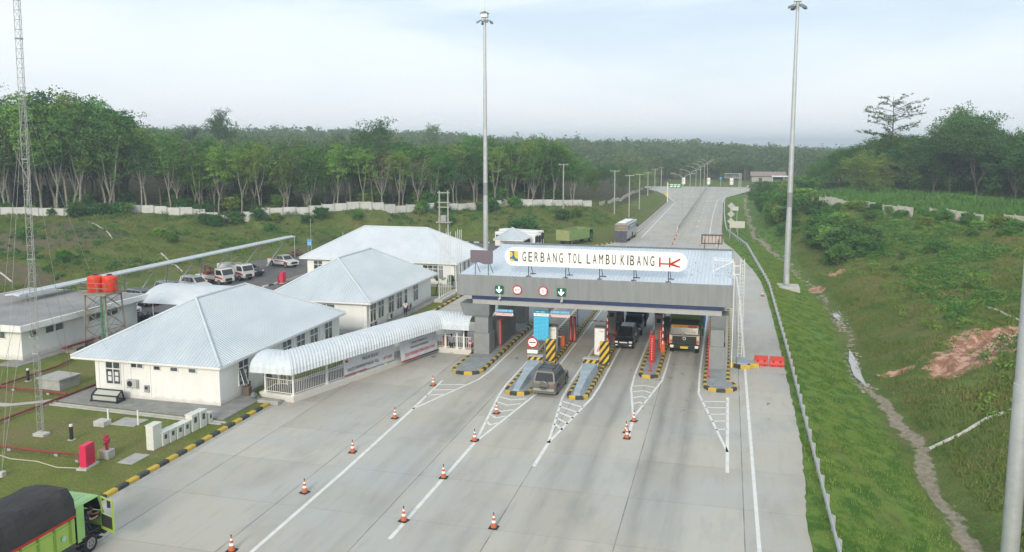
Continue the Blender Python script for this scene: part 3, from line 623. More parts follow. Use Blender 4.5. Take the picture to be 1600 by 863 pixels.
# ------------------------------------------------------------------ toll canopy
cr = root('toll_canopy', 'long grey toll gate canopy with pale blue sheet roof and navy band over the lanes', 'canopy', (-10.7, 66, 0))
CX0, CX1 = -22.0, .62
m = MB(); m.box(CX0, 66.0, 5.27, CX1, 66.35, 7.0, 0, .02)
for k in range(1, 12): m.box(CX0 + k * (CX1 - CX0) / 12 - .008, 65.993, 5.3, CX0 + k * (CX1 - CX0) / 12 + .008, 66.0, 6.98, 1)
m.box(CX0, 66.351, 5.27, CX0 + .3, 81, 7.0, 0, .02); m.box(CX1 - .3, 66.351, 5.27, CX1, 81, 7.0, 0, .02)
part(m, 'fascia', [GREYP, GREYD], cr, True)
m = MB(); m.box(CX0 + 1.25, 66.12, 4.96, CX1 - .75, 66.6, 5.268)
for k in range(13): m.box(CX0 + 1.3 + k * 1.72 , 66.113, 4.97, CX0 + 1.32 + k * 1.72, 66.12, 5.26, 1)
part(m, 'blue_band', [NAVY, mat('navy_joint', (.05, .08, .2), rough=.6)], cr, True)
part(MB().box(CX0 + 1.3, 66.22, 4.52, CX1 - .8, 80.6, 4.955), 'soffit', BEAM, cr, True)
part(MB().box(CX0 + .31, 66.36, 6.55, CX1 - .31, 80.9, 6.6), 'gutter_deck', GREYD, cr, True)
# roof: one pitch rising to the back, standing ribs up the slope
m = MB(); ya, za, yb, zb = 66.2, 6.98, 81.0, 7.9
m.add([(CX0 + .05, ya, za), (CX1 - .05, ya, za), (CX1 - .05, yb, zb), (CX0 + .05, yb, zb)], [(0, 1, 2, 3)])
n = 74
for k in range(n + 1):
    x = CX0 + .12 + k * (CX1 - CX0 - .24) / n; hh = .055
    m.add([(x - .045, ya, za + .002), (x, ya, za + hh), (x + .045, ya, za + .002), (x - .045, yb, zb + .002), (x, yb, zb + hh), (x + .045, yb, zb + .002)], [(0, 1, 4, 3), (1, 2, 5, 4), (0, 2, 1)])
part(m, 'roof', mat('canopy_roof_sheet', (.53, .60, .66), (.61, .67, .73), .4, .5, stretch=(1, .3, 1), spec=.5), cr, True)
m = MB(); m.box(CX0, 81.0, 6.2, CX1, 81.2, 7.96); m.box(CX0 + .02, 80.85, 7.95, CX1 - .02, 81.2, 8.02)
part(m, 'back_edge', GREYD, cr, True)
# scuffs where the roof sheet lost its coating
m = MB(); rr = random.Random(4)
for k in range(46):
    x = rr.choice([rr.uniform(-3.2, -1.2), rr.uniform(-1.2, .3), rr.uniform(.0, .45)]); y = rr.uniform(69, 75); z = za + (zb - za) * (y - ya) / (yb - ya) + .004
    m.add([(x, y, z), (x + .05, y, z), (x + .05, y + rr.uniform(.1, .6), z + .03), (x, y + .25, z + .02)], [(0, 1, 2, 3)])
part(m, 'stain', mat('roof_scuff', (.16, .17, .17), rough=.9), cr, True)['kind'] = 'stuff'
def column(xa, xb, y, flare, side):
    m = MB()
    m.box(xa, y, .2, xb, y + 1.7, 2.0, 0, .02); m.box(xa + .1, y + .05, 2.002, xb - .1, y + 1.5, 3.35, 0, .02)
    f = flare
    a = (xa + .12, y + .06); b = (xb - .12, y + 1.45)
    # splayed head
    base = [(a[0], a[1], 3.352), (b[0], a[1], 3.352), (b[0], b[1], 3.352), (a[0], b[1], 3.352)]
    top = [(a[0] - f, a[1] - .1, 4.548), (b[0] + .15, a[1] - .1, 4.548), (b[0] + .15, b[1] + .5, 4.548), (a[0] - f, b[1] + .5, 4.548)]
    m.loft([base, [(a[0] - f * .75, a[1] - .08, 3.6), (b[0] + .12, a[1] - .08, 3.6), (b[0] + .12, b[1] + .4, 3.6), (a[0] - f * .75, b[1] + .4, 3.6)], top], 1)
    part(m, 'column', [COLG, GREYD], cr, True)
column(-20.65, -19.25, 66.2, 1.3, 0); column(-1.1, .15, 66.3, .0, 1)
column(-20.65, -19.25, 73.6, .6, 0); column(-1.1, .15, 79.0, .0, 1); column(-20.65, -19.25, 79.0, .6, 0)
m = MB(); m.box(-20.3, 69.4, .2, -19.0, 72.4, 2.5, 0, .03); part(m, 'equipment_block', GREYD, cr, True)
m = MB(); m.box(.15, 66.35, .2, .35, 68.3, 4.55); part(m, 'end_wall', COLG, cr, True)
part(MB().box(.352, 66.5, .9, .40, 66.9, 2.3, b=.01), 'side_panel', mat('panel_slate', (.13, .19, .23), rough=.4), cr, True)
part(MB().tube([(CX1 + .06, 66.2, .4), (CX1 + .06, 66.2, 8.9)], .03, n=6), 'drain_pipe', WHITE, cr, True)

# name board on the roof
sb = root('gate_name_board', 'long rounded white board reading GERBANG TOL LAMBU KIBANG on the canopy roof', 'sign', (-10.45, 67.0, 7.03))
bx0, bx1, bz0, bz1 = -17.95, -2.95, 7.9, 9.42; rad = (bz1 - bz0) / 2; out = []
for k in range(17): a = -math.pi / 2 + math.pi * k / 16; out.append((bx1 - rad + rad * math.cos(a), (bz0 + bz1) / 2 + rad * math.sin(a)))
for k in range(17): a = math.pi / 2 + math.pi * k / 16; out.append((bx0 + rad + rad * math.cos(a), (bz0 + bz1) / 2 + rad * math.sin(a)))
m = MB(); m.loft([[(x, 66.46, z) for x, z in out], [(x, 66.62, z) for x, z in out]]); part(m, 'board', mat('board_white', (.86, .85, .80), rough=.45), sb, True)
xs = [-15.9, -12.75, -9.95, -7.15, -4.4]
for x in xs:
    m = MB(); m.tube([(x, 66.62, 8.7), (x, 66.45, 7.02)], .035, n=6); m.tube([(x + .02, 66.63, 8.6), (x + .12, 67.6, 7.1)], .03, n=6); m.box(x - .2, 66.4, 7.02, x + .2, 66.52, 7.07); m.box(x - .1, 67.5, 7.09, x + .4, 67.62, 7.14)
    part(m, 'support', DARK, sb, True)
L0 = sb.location
def board_text(s, x, z, size, material, sx, sp=1.0, par=sb, y=66.45, bold=0.0):
    return text_mesh(s, size, material, par, (x - par.location.x, y - par.location.y, z - par.location.z), (math.pi / 2, 0, 0), sx, bold=bold, space=sp)
# letters set one by one, narrow and widely spaced like the board's
def bx_at(u): return (u - 789) / (1073 - 789) * (bx1 - bx0) + bx0
def glyphs(mb, word, x0, x1, z, hh, y, fill=.60):
    wts = [.45 if c == 'I' else 1.12 if c == 'M' else 1.0 for c in word]; unit = (x1 - x0) / (sum(wts) - (1 - fill) * wts[-1]); x = x0
    for c, w_ in zip(word, wts):
        cu = bpy.data.curves.new('t', 'FONT'); cu.body = c; cu.size = 1; cu.extrude = .01; t_ = bpy.data.objects.new('t', cu); COL.objects.link(t_); bpy.context.view_layer.update()
        me = bpy.data.meshes.new_from_object(t_.evaluated_get(bpy.context.evaluated_depsgraph_get())); bpy.data.objects.remove(t_)
        xs_ = [v.co.x for v in me.vertices]; ys_ = [v.co.y for v in me.vertices]; wl = unit * w_ * fill if c != 'I' else .085; sx = wl / (max(xs_) - min(xs_)); sy = hh / (max(ys_) - min(ys_))
        if c == 'I': sx = .085 / (max(xs_) - min(xs_))
        mb.add([(x + (v.co.x - min(xs_)) * sx, y - v.co.z, z + (v.co.y - min(ys_)) * sy) for v in me.vertices], [tuple(p.vertices) for p in me.polygons]); x += unit * w_
gm = MB()
for wd_, u0, u1 in (("GERBANG", 818, 883), ("TOL", 891, 912.5), ("LAMBU", 920.5, 965.5), ("KIBANG", 973, 1024)): glyphs(gm, wd_, bx_at(u0), bx_at(u1), 8.28, .80, 66.448)
part(gm, 'lettering', INK, sb, True)
# ministry emblem: yellow square crossed by blue petals
ex0, ex1, ez0, ez1 = bx_at(797.5), bx_at(811), 8.27, 9.12; ec = ((ex0 + ex1) / 2, (ez0 + ez1) / 2)
m = MB(); m.box(ex0, 66.44, ez0, ex1, 66.457, ez1, 0)
def arc_poly(cx, cz, r0, a0, a1, n=10): return [(cx + r0 * math.cos(R(a0 + (a1 - a0) * k / n)), cz + r0 * math.sin(R(a0 + (a1 - a0) * k / n))) for k in range(n + 1)]
def flat(pts, y, mi): m.add([(x, y, z) for x, z in pts], [tuple(range(len(pts)))], mi)
es = ex1 - ex0
eh = ez1 - ez0
def petal(pts_): flat([(ex0 + a * es, ez0 + b * eh) for a, b in pts_], 66.436, 1)
petal([(.56, 1), (.56, .62), (.62, .42), (.76, .28), (1, .22), (1, 1)])
petal([(0, .92), (0, .36), (.14, .40), (.30, .52), (.36, .68), (.30, .84), (.18, .93)])
petal([(0, 0), (.62, 0), (.50, .12), (.30, .20), (.16, .22), (0, .20)])
part(m, 'emblem', [mat('emblem_blue', (.03, .16, .30), rough=.5), mat('emblem_yellow', (.85, .50, .03), rough=.5)], sb, True)
# red company letters: two uprights, a bar and a fork
hx0, hx1 = bx_at(1031), bx_at(1062.5); hz0, hz1 = 8.22, 9.0; zc = (hz0 + hz1) / 2 - .12; m = MB(); t_ = .11; xm = hx0 + (hx1 - hx0) * .50
for x in (hx0, xm - t_ / 2): m.box(x, 66.44, hz0, x + t_ * 1.15, 66.457, hz1)
m.box(hx0 + t_, 66.441, zc - t_ / 2, xm, 66.456, zc + t_ / 2)
m.add([(xm, 66.439, zc - .02), (xm + .06, 66.439, zc - .06 + .14), (hx1, 66.439, hz1 - .02), (hx1, 66.439, hz1 - .17), (xm + .30, 66.439, zc + .02), (hx1 - .02, 66.439, hz0 + .10), (hx1 - .02, 66.439, hz0 - .02), (xm + .05, 66.439, zc - .09)], [(0, 7, 4, 1), (1, 4, 3, 2), (7, 6, 5, 4)])
part(m, 'red_logo', RED, sb, True)
# small plum-grey board at the left, big bare frame board at the back right
pb = root('small_roof_board', 'blank plum-grey board with notched lower edge on two thin legs, left end of canopy', 'sign', (-21.0, 67.0, 7.03))
m = MB(); o_ = [(-20.9, 8.0), (-20.2, 8.05), (-19.8, 7.9), (-19.2, 7.92), (-19.02, 8.0), (-19.0, 9.0), (-19.1, 9.08), (-20.95, 9.08), (-20.98, 9.0), (-20.97, 8.1)]
m.loft([[(x, 66.5, z) for x, z in o_], [(x, 66.58, z) for x, z in o_]]); part(m, 'board', mat('plum_grey', (.155, .125, .15), rough=.7), pb, True)
for x in (-20.55, -19.4):
    m = MB(); m.tube([(x, 66.55, 8.2), (x, 66.5, 7.0)], .03, n=6); m.tube([(x, 66.58, 8.2), (x + .2, 67.3, 7.06)], .025, n=6); part(m, 'leg', DARK, pb, True)
bb = root('back_roof_board', 'rear of a pale billboard in a rusty frame standing on the canopy back edge', 'sign', (-1.0, 81.4, 7.9))
def zpy(u, v, Y): r_ = ray(u, v); k = Y / r_[1]; return r_[0] * k, HCAM + r_[2] * k
ax, az_ = zpy(1096, 366, 81.6); bx_, bz_ = zpy(1129, 382, 81.6)
m = MB(); m.box(ax + .1, 81.55, bz_ + .08, bx_ - .1, 81.62, az_ - .08); part(m, 'board', mat('board_back', (.50, .47, .45), (.40, .36, .34), .8, 1.5), bb, True)
m = MB()
for x in (ax, bx_ - .12): m.box(x, 81.45, bz_, x + .12, 81.545, az_)
for z in (bz_, az_ - .1): m.box(ax, 81.44, z, bx_, 81.545, z + .1)
for k in range(1, 6): m.box(ax + k * (bx_ - ax) / 6, 81.47, bz_, ax + k * (bx_ - ax) / 6 + .05, 81.545, az_)
part(m, 'frame', mat('rusty_frame', (.10, .07, .065), (.16, .10, .08), .8, 4), bb, True)
for x in (ax + (bx_ - ax) * .17, ax + (bx_ - ax) * .80): part(MB().tube([(x, 81.4, bz_ + .5), (x, 81.3, 7.75)], .045, n=6), 'leg', MATS['rusty_frame'], bb, True)
# access ladder with cage at the right end
lr = root('access_ladder', 'white caged access ladder rising to the right end of the canopy roof', 'ladder', (1.0, 70.3, 0))
m = MB()
for x in (.85, 1.15): m.tube([(x + .35, 70.3, 0), (x + .35, 70.3, 8.6)], .025, n=6)
for k in range(28): m.tube([(1.2, 70.3, .3 + k * .3), (1.5, 70.3, .3 + k * .3)], .014, n=5)
part(m, 'rails', WHITE, lr, True)
m = MB()
for z in (2.6, 3.7, 4.8, 5.9, 7.0, 8.2): m.tube([(1.2, 70.3, z), (1.15, 69.9, z), (1.35, 69.6, z), (1.55, 69.9, z), (1.5, 70.3, z)], .018, n=5)
for dx, dy in ((1.15, 69.9), (1.35, 69.6), (1.55, 69.9)): m.tube([(dx, dy, 2.6), (dx, dy, 8.2)], .014, n=5)
part(m, 'cage', WHITE, lr, True)
fr = root('roof_gate', 'white tube guard frame on the roof beside the ladder', 'railing', (.1, 70.0, 7.3))
m = MB()
for a in ([(-1.0, 70.3, 7.3), (-1.0, 70.3, 8.6), (.6, 70.1, 8.55), (.62, 70.1, 5.4)], [(-1.0, 70.3, 8.42), (.6, 70.1, 8.38)], [(-.98, 70.3, 7.5), (.6, 70.1, 8.35)], [(.62, 70.1, 8.0), (1.2, 70.2, 8.0)], [(.62, 70.1, 7.3), (1.2, 70.2, 7.3)]): m.tube(a, .04, n=6)
part(m, 'frame', WHITE, fr, True)

# lane lights, limit signs and cameras on the fascia
GREENBOX = mat('signal_box_green', (.01, .11, .055), rough=.5); ARW = mat('arrow_light', (.7, 1, .85), emit=((.62, 1.0, .80), 1.4))
for k, (u, v, lab) in enumerate(((780, 453, 'green arrow light left of the 4.2 M height sign'), (877, 457, 'green arrow light right of the 2.2 m limit sign'))):
    x, z = zpy(u, v, 65.9); r = root('lane_light', lab, 'signal light', (x, 65.95, z), group='green arrow lane lights')
    part(MB().box(-.36, -.1, -.34, .36, .04, .34, b=.04), 'housing', GREENBOX, r)
    m = MB(); m.add([(a, -.106, b) for a, b in ((-.06, .27), (.06, .27), (.06, -.06), (.2, .07), (.26, .0), (0, -.27), (-.26, .0), (-.2, .07), (-.06, -.06))], [(0, 1, 2, 8), (2, 3, 4, 5), (8, 2, 5), (8, 5, 6, 7)])
    part(m, 'arrow', ARW, r)
    x, z = zpy(u + .5, v + 14, 65.8)
    c = root('camera', 'small white camera under the ' + lab, 'camera', (x, 65.9, z), group='white cameras under the lane lights')
    part(MB().box(-.08, -.28, -.08, .08, .12, .08, b=.03), 'body', WHITE, c); part(MB().tube([(0, .05, .05), (0, .1, .36)], .03, n=6), 'bracket', WHITE, c); part(MB().disc((0, -.283, 0), (0, -1, 0), .05), 'lens', DARK, c)
SIGNRED = mat('sign_red', (.52, .02, .03), rough=.4); SIGNW = mat('sign_white', (.82, .82, .80), rough=.4)
for u, v, t1, t2, lab in ((808, 453.5, '4.2 M', None, 'round red-ringed height limit sign reading 4.2 M'), (848.5, 455.5, '2.2', 'm', 'round red-ringed width limit sign reading 2.2 m')):
    x, z = zpy(u, v, 65.9); r = root('limit_sign', lab, 'road sign', (x, 65.97, z), group='round limit signs on the canopy front')
    m = MB(); m.tube([(0, -.03, 0), (0, .02, 0)], .40, 0, 28); part(m, 'ring', SIGNRED, r); part(MB().disc((0, -.036, 0), (0, -1, 0), .31, 0, 28), 'face', SIGNW, r)
    for s in (-1, 1):
        m = MB()
        if t2: m.add([(s * .37, -.04, .09), (s * .37, -.04, -.09), (s * .25, -.04, 0)], [(0, 1, 2)])
        else: m.add([(.09, -.04, s * .37), (-.09, -.04, s * .37), (0, -.04, s * .25)], [(0, 1, 2)])
        part(m, 'wedge', INK, r)
    text_mesh(t1, .22, INK, r, (0, -.042, -.07 if not t2 else -.02), (math.pi / 2, 0, 0), .75, align='CENTER')
    if t2: text_mesh(t2, .16, INK, r, (0, -.042, -.19), (math.pi / 2, 0, 0), .8, align='CENTER')
# clearance bars hung over the first two lanes
SKYB = mat('sign_sky_blue', (.08, .36, .66), rough=.45)
for k, (xc, zc_, lab) in enumerate(((-18.15, 3.72, 'hanging blue and red-striped clearance bar above the lane next to the walkway'), (-13.28, 3.84, 'hanging blue and red-striped clearance bar above the silver car lane'))):
    r = root('clearance_bar', lab, 'sign', (xc, 67, zc_), group='clearance bars hung under the canopy')
    part(MB().box(-.80, -.02, .03, .80, .02, .30), 'blue_plate', SKYB, r)
    m = MB()
    for q, (xa, xb) in enumerate(((-.74, -.38), (-.32, -.02), (.05, .36), (.42, .74))): bars_mesh(m, xa, xb, .08, .26, -.024, 1, 0, seed=q + k, fill=.8, seg=(.03, .06))
    part(m, 'lettering', SIGNW, r)
    m = MB(); m.box(-.80, -.02, -.27, .80, .02, -.02, 0)
    for j in range(8):
        s = 1 if j < 4 else -1; x = -.72 + j * .2 + (.02 if j < 4 else -.02)
        m.add([(x - .05 - s * .1, -.024, -.27), (x + .02 - s * .1, -.024, -.27), (x + .02 + s * .1, -.024, -.02), (x - .05 + s * .1, -.024, -.02)], [(0, 1, 2, 3)], 1)
    part(m, 'striped_plate', [SIGNW, SIGNRED], r)
    for s in (-.6, .6): part(MB().tube([(s, 0, .3), (s, 0, 4.55 - zc_)], .012, n=5), 'hanger', STEEL2, r)
# ------------------------------------------------------------------ machines on the islands
def cab(xc, y, w_, d, h, lab, face=WHITE, top=GREYD, logo=False, z0=.22, grp='lane machines on the islands'):
    r = root('lane_machine', lab, 'toll machine', (xc, y, z0), group=grp)
    part(MB().box(-w_ / 2, 0, 0, w_ / 2, d, h, b=.02), 'housing', face, r)
    part(MB().box(-w_ / 2 - .03, -.04, h + .001, w_ / 2 + .03, d + .04, h + .09, b=.02), 'top', top, r)
    if logo:
        m = MB()
        for k in range(3): m.add([(-.22 + k * .13, -.006, .28), (-.15 + k * .13, -.006, .28), (.0 + k * .11, -.006, .75 + k * .12), (-.04 + k * .11, -.006, .75 + k * .12)], [(0, 1, 2, 3)])
        part(m, 'red_stripes', RED, r); m = MB(); bars_mesh(m, .0, .3, h - .32, h - .2, -.006, 1, 0, 5, seg=(.04, .07)); part(m, 'print', RED, r)
    else:
        part(MB().box(-w_ * .25, -.02, h * .68, w_ * .25, -.001, h * .85), 'screen', DARK, r)
    return r
cab(-14.25, 68.0, .85, .8, 2.25, 'white cabinet with red slanted stripes under the blue tariff board', logo=True)
cab(-10.15, 68.3, .85, .9, 2.3, 'white cabinet with red slanted stripes left of the black car', logo=True)
CABG = mat('cabinet_beige_grey', (.36, .34, .31), (.30, .29, .27), .6, 2)
cab(-10.25, 76.6, .8, .9, 2.35, 'beige grey cabinet behind the red barrier, between silver and black car lanes', CABG)
cab(-5.75, 75.2, .75, .9, 2.3, 'beige grey cabinet behind the red barrier, left of the green dump truck', CABG)
for x, y, lab in ((-9.65, 77.8, 'slanted dark grey guard block behind the cabinet left of the navy truck'), (-5.15, 76.2, 'slanted dark grey guard block behind the cabinet left of the green dump truck')):
    r = root('guard_block', lab, 'guard block', (x, y, .22), group='slanted guard blocks'); part(MB().prof([(0, 0), (0, 1.9), (.8, 1.9), (1.4, 0)], -.3, .3), 'block', GREYD, r)
def barrier(x, y, lab, arm=True, rz=0, armside=-1, up=False):
    r = root('barrier_gate', lab, 'barrier gate', (x, y, .22), rz, group='orange lane barrier gates')
    part(MB().box(-.18, -.18, 0, .18, .18, .95, b=.03), 'cabinet', ORANGE, r); part(MB().box(-.2, -.2, .951, .2, .2, 1.02, b=.02), 'cap', RED, r)
    m = MB(); n = 9; L_ = 2.6
    for k in range(n):
        if up: m.box(-.04, -.26, .8 + k * L_ / n, .04, -.20, .8 + (k + 1) * L_ / n, k % 2)
        else: m.box(armside * (.1 + k * L_ / n), -.26, .84, armside * (.1 + (k + 1) * L_ / n), -.20, .92, k % 2)
    part(m, 'arm', [SIGNW, RED], r)
    return r
barrier(-13.75, 70.6, 'orange barrier gate with its striped arm lowered, right of the blue tariff board')
barrier(-9.75, 70.4, 'orange barrier gate with raised arm left of the black car', up=True)
barrier(-5.0, 70.5, 'orange barrier gate with raised arm left of the green dump truck', up=True)
b2_ = barrier(-9.7, 78.0, 'rear barrier gate with arm lowered across the silver car lane')
def redpost(x, y, h, w_, lab, name='red_panel', frames=False):
    r = root(name, lab, 'lane marker', (x, y, .22), group='upright red lane markers')
    part(MB().box(-w_ / 2, -.05, 0, w_ / 2, .05, h, b=.02), 'panel', RED, r)
    m = MB(); bars_mesh(m, -.03, .05, .2, h - .2, -.055, int(h * 4), 0, 3, .5, (.03, .05)); part(m, 'print', SIGNW, r); return r
redpost(-13.15 - .25, 72.6, 2.3, .26, 'left of the two upright dark red markers behind the blue tariff board')
redpost(-12.8 - .25, 72.6, 2.3, .26, 'right of the two upright dark red markers behind the blue tariff board')
redpost(-19.1, 69.2, 2.5, .2, 'thin upright red marker on the dark block of the walkway-side island')
redpost(-10.0, 72.0, 2.2, .22, 'upright red marker beside the white cabinet left of the black car')
redpost(-5.62, 67.0, 2.3, .46, 'bright red banner marker at the front of the island left of the dump truck')
redpost(-5.25, 71.2, 2.0, .36, 'red marker behind the orange barrier left of the dump truck')
def folding(x, y, lab):
    r = root('barricade', lab, 'barricade', (x, y, .22), group='red folding barricades'); m = MB()
    m.tube([(0, 0, 0), (0, .0, 1.3)], .035, n=6); m.tube([(0, 0, 1.3), (.55, .3, 0)], .035, n=6); m.tube([(.12, .05, .9), (.5, .28, .35)], .05, n=6); m.box(-.02, -.02, .2, .05, .5, 1.2)
    part(m, 'frame', PLRED, r)
folding(-9.5, 72.8, 'red folding barricade between cabinet and black car'); folding(-4.75, 72.8, 'red folding barricade between cabinet and dump truck')
def thinpole(x, y, h, c, lab, z0=.22):
    r = root('thin_pole', lab, 'pole', (x, y, z0), group='thin poles on the islands'); part(MB().tube([(0, 0, .04), (0, 0, h)], .035, n=6), 'pole', c, r); part(MB().box(-.16, -.16, 0, .16, .16, .04), 'base', c, r); return r
thinpole(-5.5, 64.3, 3.3, PLRED, 'slim red pole at the tip of the island left of the dump truck')
thinpole(-1.05, 63.8, 4.1, PLRED, 'slim red pole on the rightmost island, in front of the right column')
thinpole(-18.75, 78.3, 4.2, BARKD, 'slim dark pole on the far half of the island with the canopy columns')
thinpole(-13.9, 78.9, 4.2, DARK, 'slim dark pole on the far half of the island with the tariff board')
thinpole(-9.9, 79.2, 4.3, MATS['rusty_frame'], 'slim rust-coloured pole with a crossbar left of the navy truck')
r = root('back_sign', 'rear of a grey sign board on a pole left of the green dump truck', 'sign', (-5.45, 77.2, .22))
part(MB().box(-.7, -.02, 2.6, .7, .02, 3.5), 'board', MATS['board_back'], r); part(MB().tube([(.1, -.05, 0), (.1, -.05, 4.2)], .04, n=6), 'pole', DARK, r)
# red conical delineators with white balls at the last lane
for x, y, lab in ((-.98 + .0, 71.5, 'red and white delineator post beside the right canopy column'), (-1.0, 68.6, 'red and white delineator post nearer the tip of the rightmost island')):
    r = root('delineator', lab, 'delineator', (x, y, .22), group='delineator posts'); m = MB()
    for k in range(5): m.tube([(0, 0, k * .2), (0, 0, k * .2 + .2)], .06, k % 2, 8)
    part(m, 'post', [PLRED, SIGNW], r)
# tariff board and no entry sign
r = root('tariff_board', 'tall bright blue toll tariff board on the island beside the silver car', 'sign', (-14.86, 66.8, .22))
part(MB().box(-.65, -.05, 1.35, .65, .05, 3.42), 'blue_panel', mat('tariff_blue', (.02, .40, .66), rough=.4), r)
part(MB().box(-.65, -.05, 3.421, .65, .05, 3.66), 'white_panel', SIGNW, r); part(MB().box(-.65, -.05, 3.661, .65, .05, 3.92), 'header_panel', mat('tariff_teal', (.01, .24, .40), rough=.4), r)
m = MB(); PALE = mat('print_pale_blue', (.30, .62, .80), rough=.5)
for xa, xb in ((-.6, -.2), (-.14, .04), (.1, .3), (.38, .58)): bars_mesh(m, xa, xb, 1.42, 3.36, -.056, 17, 0, int(xa * 10) + 20, .42, (.04, .12))
part(m, 'lettering', PALE, r)
m = MB(); bars_mesh(m, -.5, -.25, 3.5, 3.6, -.056, 1, 0, 3, .6, (.03, .06)); bars_mesh(m, -.1, .55, 3.5, 3.6, -.056, 1, 0, 4, .8, (.03, .06)); part(m, 'print', GREYD, r)
m = MB(); bars_mesh(m, .0, .3, 3.73, 3.84, -.056, 1, 0, 5, .8, (.03, .06)); bars_mesh(m, -.45, -.1, 3.76, 3.82, -.056, 1, 0, 6, .8, (.03, .06)); part(m, 'header_print', SIGNW, r)
m = MB(); m.tube([(-.3, .08, 0), (-.3, .08, 3.3)], .04, n=6); m.tube([(.3, .08, 0), (.3, .08, 3.3)], .04, n=6); part(m, 'posts', STEEL2, r)
r = root('no_entry_sign', 'round red-ringed white sign with a dark bar and a small white plate below', 'road sign', (-14.62, 62.55, 1.34))
part(MB().tube([(0, -.03, 1.05), (0, .0, 1.05)], .46, n=28), 'ring', SIGNRED, r); part(MB().disc((0, -.036, 1.05), (0, -1, 0), .345, n=28), 'face', SIGNW, r)
part(MB().box(-.27, -.045, 1.02, .27, -.037, 1.10), 'bar', INK, r); m = MB(); bars_mesh(m, -.15, .15, 1.18, 1.26, -.04, 1, 0, 4, .6, (.03, .05)); bars_mesh(m, -.12, .12, .86, .93, -.04, 1, 0, 5, .6, (.03, .05)); part(m, 'print', GREYD, r)
part(MB().box(-.42, -.03, .18, .42, .0, .46), 'plate', SIGNW, r); part(MB().tube([(0, .03, 0), (0, .03, 1.3)], .035, n=6), 'post', STEEL2, r)

# ------------------------------------------------------------------ cones
def cone():
    r = root('traffic_cone', 'x', 'traffic cone', group='traffic cones on the plaza')
    m = MB(); hs = [(0.05, .17), (.28, .125), (.28, .125), (.42, .095), (.42, .095), (.58, .063), (.58, .063), (.68, .045), (.72, .04), (.76, .035)]
    segs = ((0.05, .17, .30, .12, 0), (.30, .12, .43, .095, 1), (.43, .095, .56, .068, 0), (.56, .068, .66, .05, 1), (.66, .05, .76, .034, 0))
    for a, ra, b, rb, mi in segs: m.tube([(0, 0, a), (0, 0, b)], [ra, rb], mi, 12)
    part(m, 'body', [CONE, SIGNW], r); part(MB().box(-.24, -.24, 0, .24, .24, .05, b=.02), 'base', BLACK, r); part(MB().tube([(0, 0, .76), (0, 0, .84)], .03, n=8), 'tip', BLACK, r)
    return r
CN = [(-20.97, 57.0, 'nearest the rounded nose of the walkway-side island'), (-20.84, 49.3, 'second from the walkway island in the left row'), (-20.89, 43.0, 'third from the walkway island in the left row'), (-20.82, 37.15, 'fourth from the walkway island in the left row'), (-20.9, 30.7, 'last of the left row, at the bottom edge'),
      (-14.62, 51.96, 'standing inside the white chevrons before the silver car'), (-14.5, 46.6, 'at the point where the white chevron lines meet'), (-14.47, 40.8, 'on the white line, middle of its row'), (-14.6, 35.4, 'at the near end of the white line'), (-10.22, 35.8, 'standing alone on the slab joint'),
      (-5.5, 52.7, 'rearmost of the three close together before the dump truck lane'), (-5.7, 50.45, 'middle one of the three before the dump truck lane, leaning'), (-5.56, 49.4, 'front one of the three before the dump truck lane'),
      (4.35, 101.6, 'small and far, beside the guardrail on the right shoulder'), (-18.9, 97.5, 'behind the booths above the blue striped bar'), (-14.3, 100.6, 'behind the booths between the tariff board and the cabinet')]
c0 = cone()
for i, (x, y, lab) in enumerate(CN):
    o = c0 if i == 0 else copytree(c0); o.location = (x, y, .004); o['label'] = 'orange and white traffic cone ' + lab; o.rotation_euler = (R(6) if i == 11 else 0, 0, random.uniform(-.3, .3)); o.scale = (.9,) * 3
# row of small lane separators behind the gate, before the median wall
seps = [(-8.9 - .12 * k, 122 + 7.2 * k) for k in range(8)]
d0 = root('lane_separator', 'small orange separator cone in the row before the median wall', 'traffic cone', group='separator cones in a row before the median wall')
m = MB(); m.tube([(0, 0, .04), (0, 0, .6)], [.13, .035], 0, 8); part(m, 'body', CONE, d0); part(MB().box(-.2, -.2, 0, .2, .2, .04), 'base', BLACK, d0)
for i, (x, y) in enumerate(seps):
    o = d0 if i == 0 else copytree(d0); o.location = (x, y, .004)

# ------------------------------------------------------------------ water-filled barriers
for k, x in enumerate((3.05, 4.28)):
    r = root('water_barrier', ('left' if k == 0 else 'right') + ' one of the two red plastic barriers beside the guardrail', 'barrier', (x, 69.2, 0), group='red water-filled barriers')
    m = MB(); W2 = .56
    m.loft([[(a, -.24, 0), (b, -.24, 0), (b, .24, 0), (a, .24, 0)] if z == 0 else [(a, -d, z), (b, -d, z), (b, d, z), (a, d, z)] for z, d, a, b in ((0, .24, -W2, W2), (.18, .24, -W2, W2), (.45, .14, -W2, W2), (.80, .11, -W2 + .02, W2 - .02))])
    part(m, 'shell', PLRED, r)
    m = MB(); 
    for q in (-.27, .27): m.tube([(q, -.16, .42), (q, -.27, .42)], .07, n=8)
    for q in (-.3, .3): m.box(q - .12, -.262, .0, q + .12, -.235, .08)
    part(m, 'ports', mat('dark_red', (.25, .02, .02), rough=.6), r)

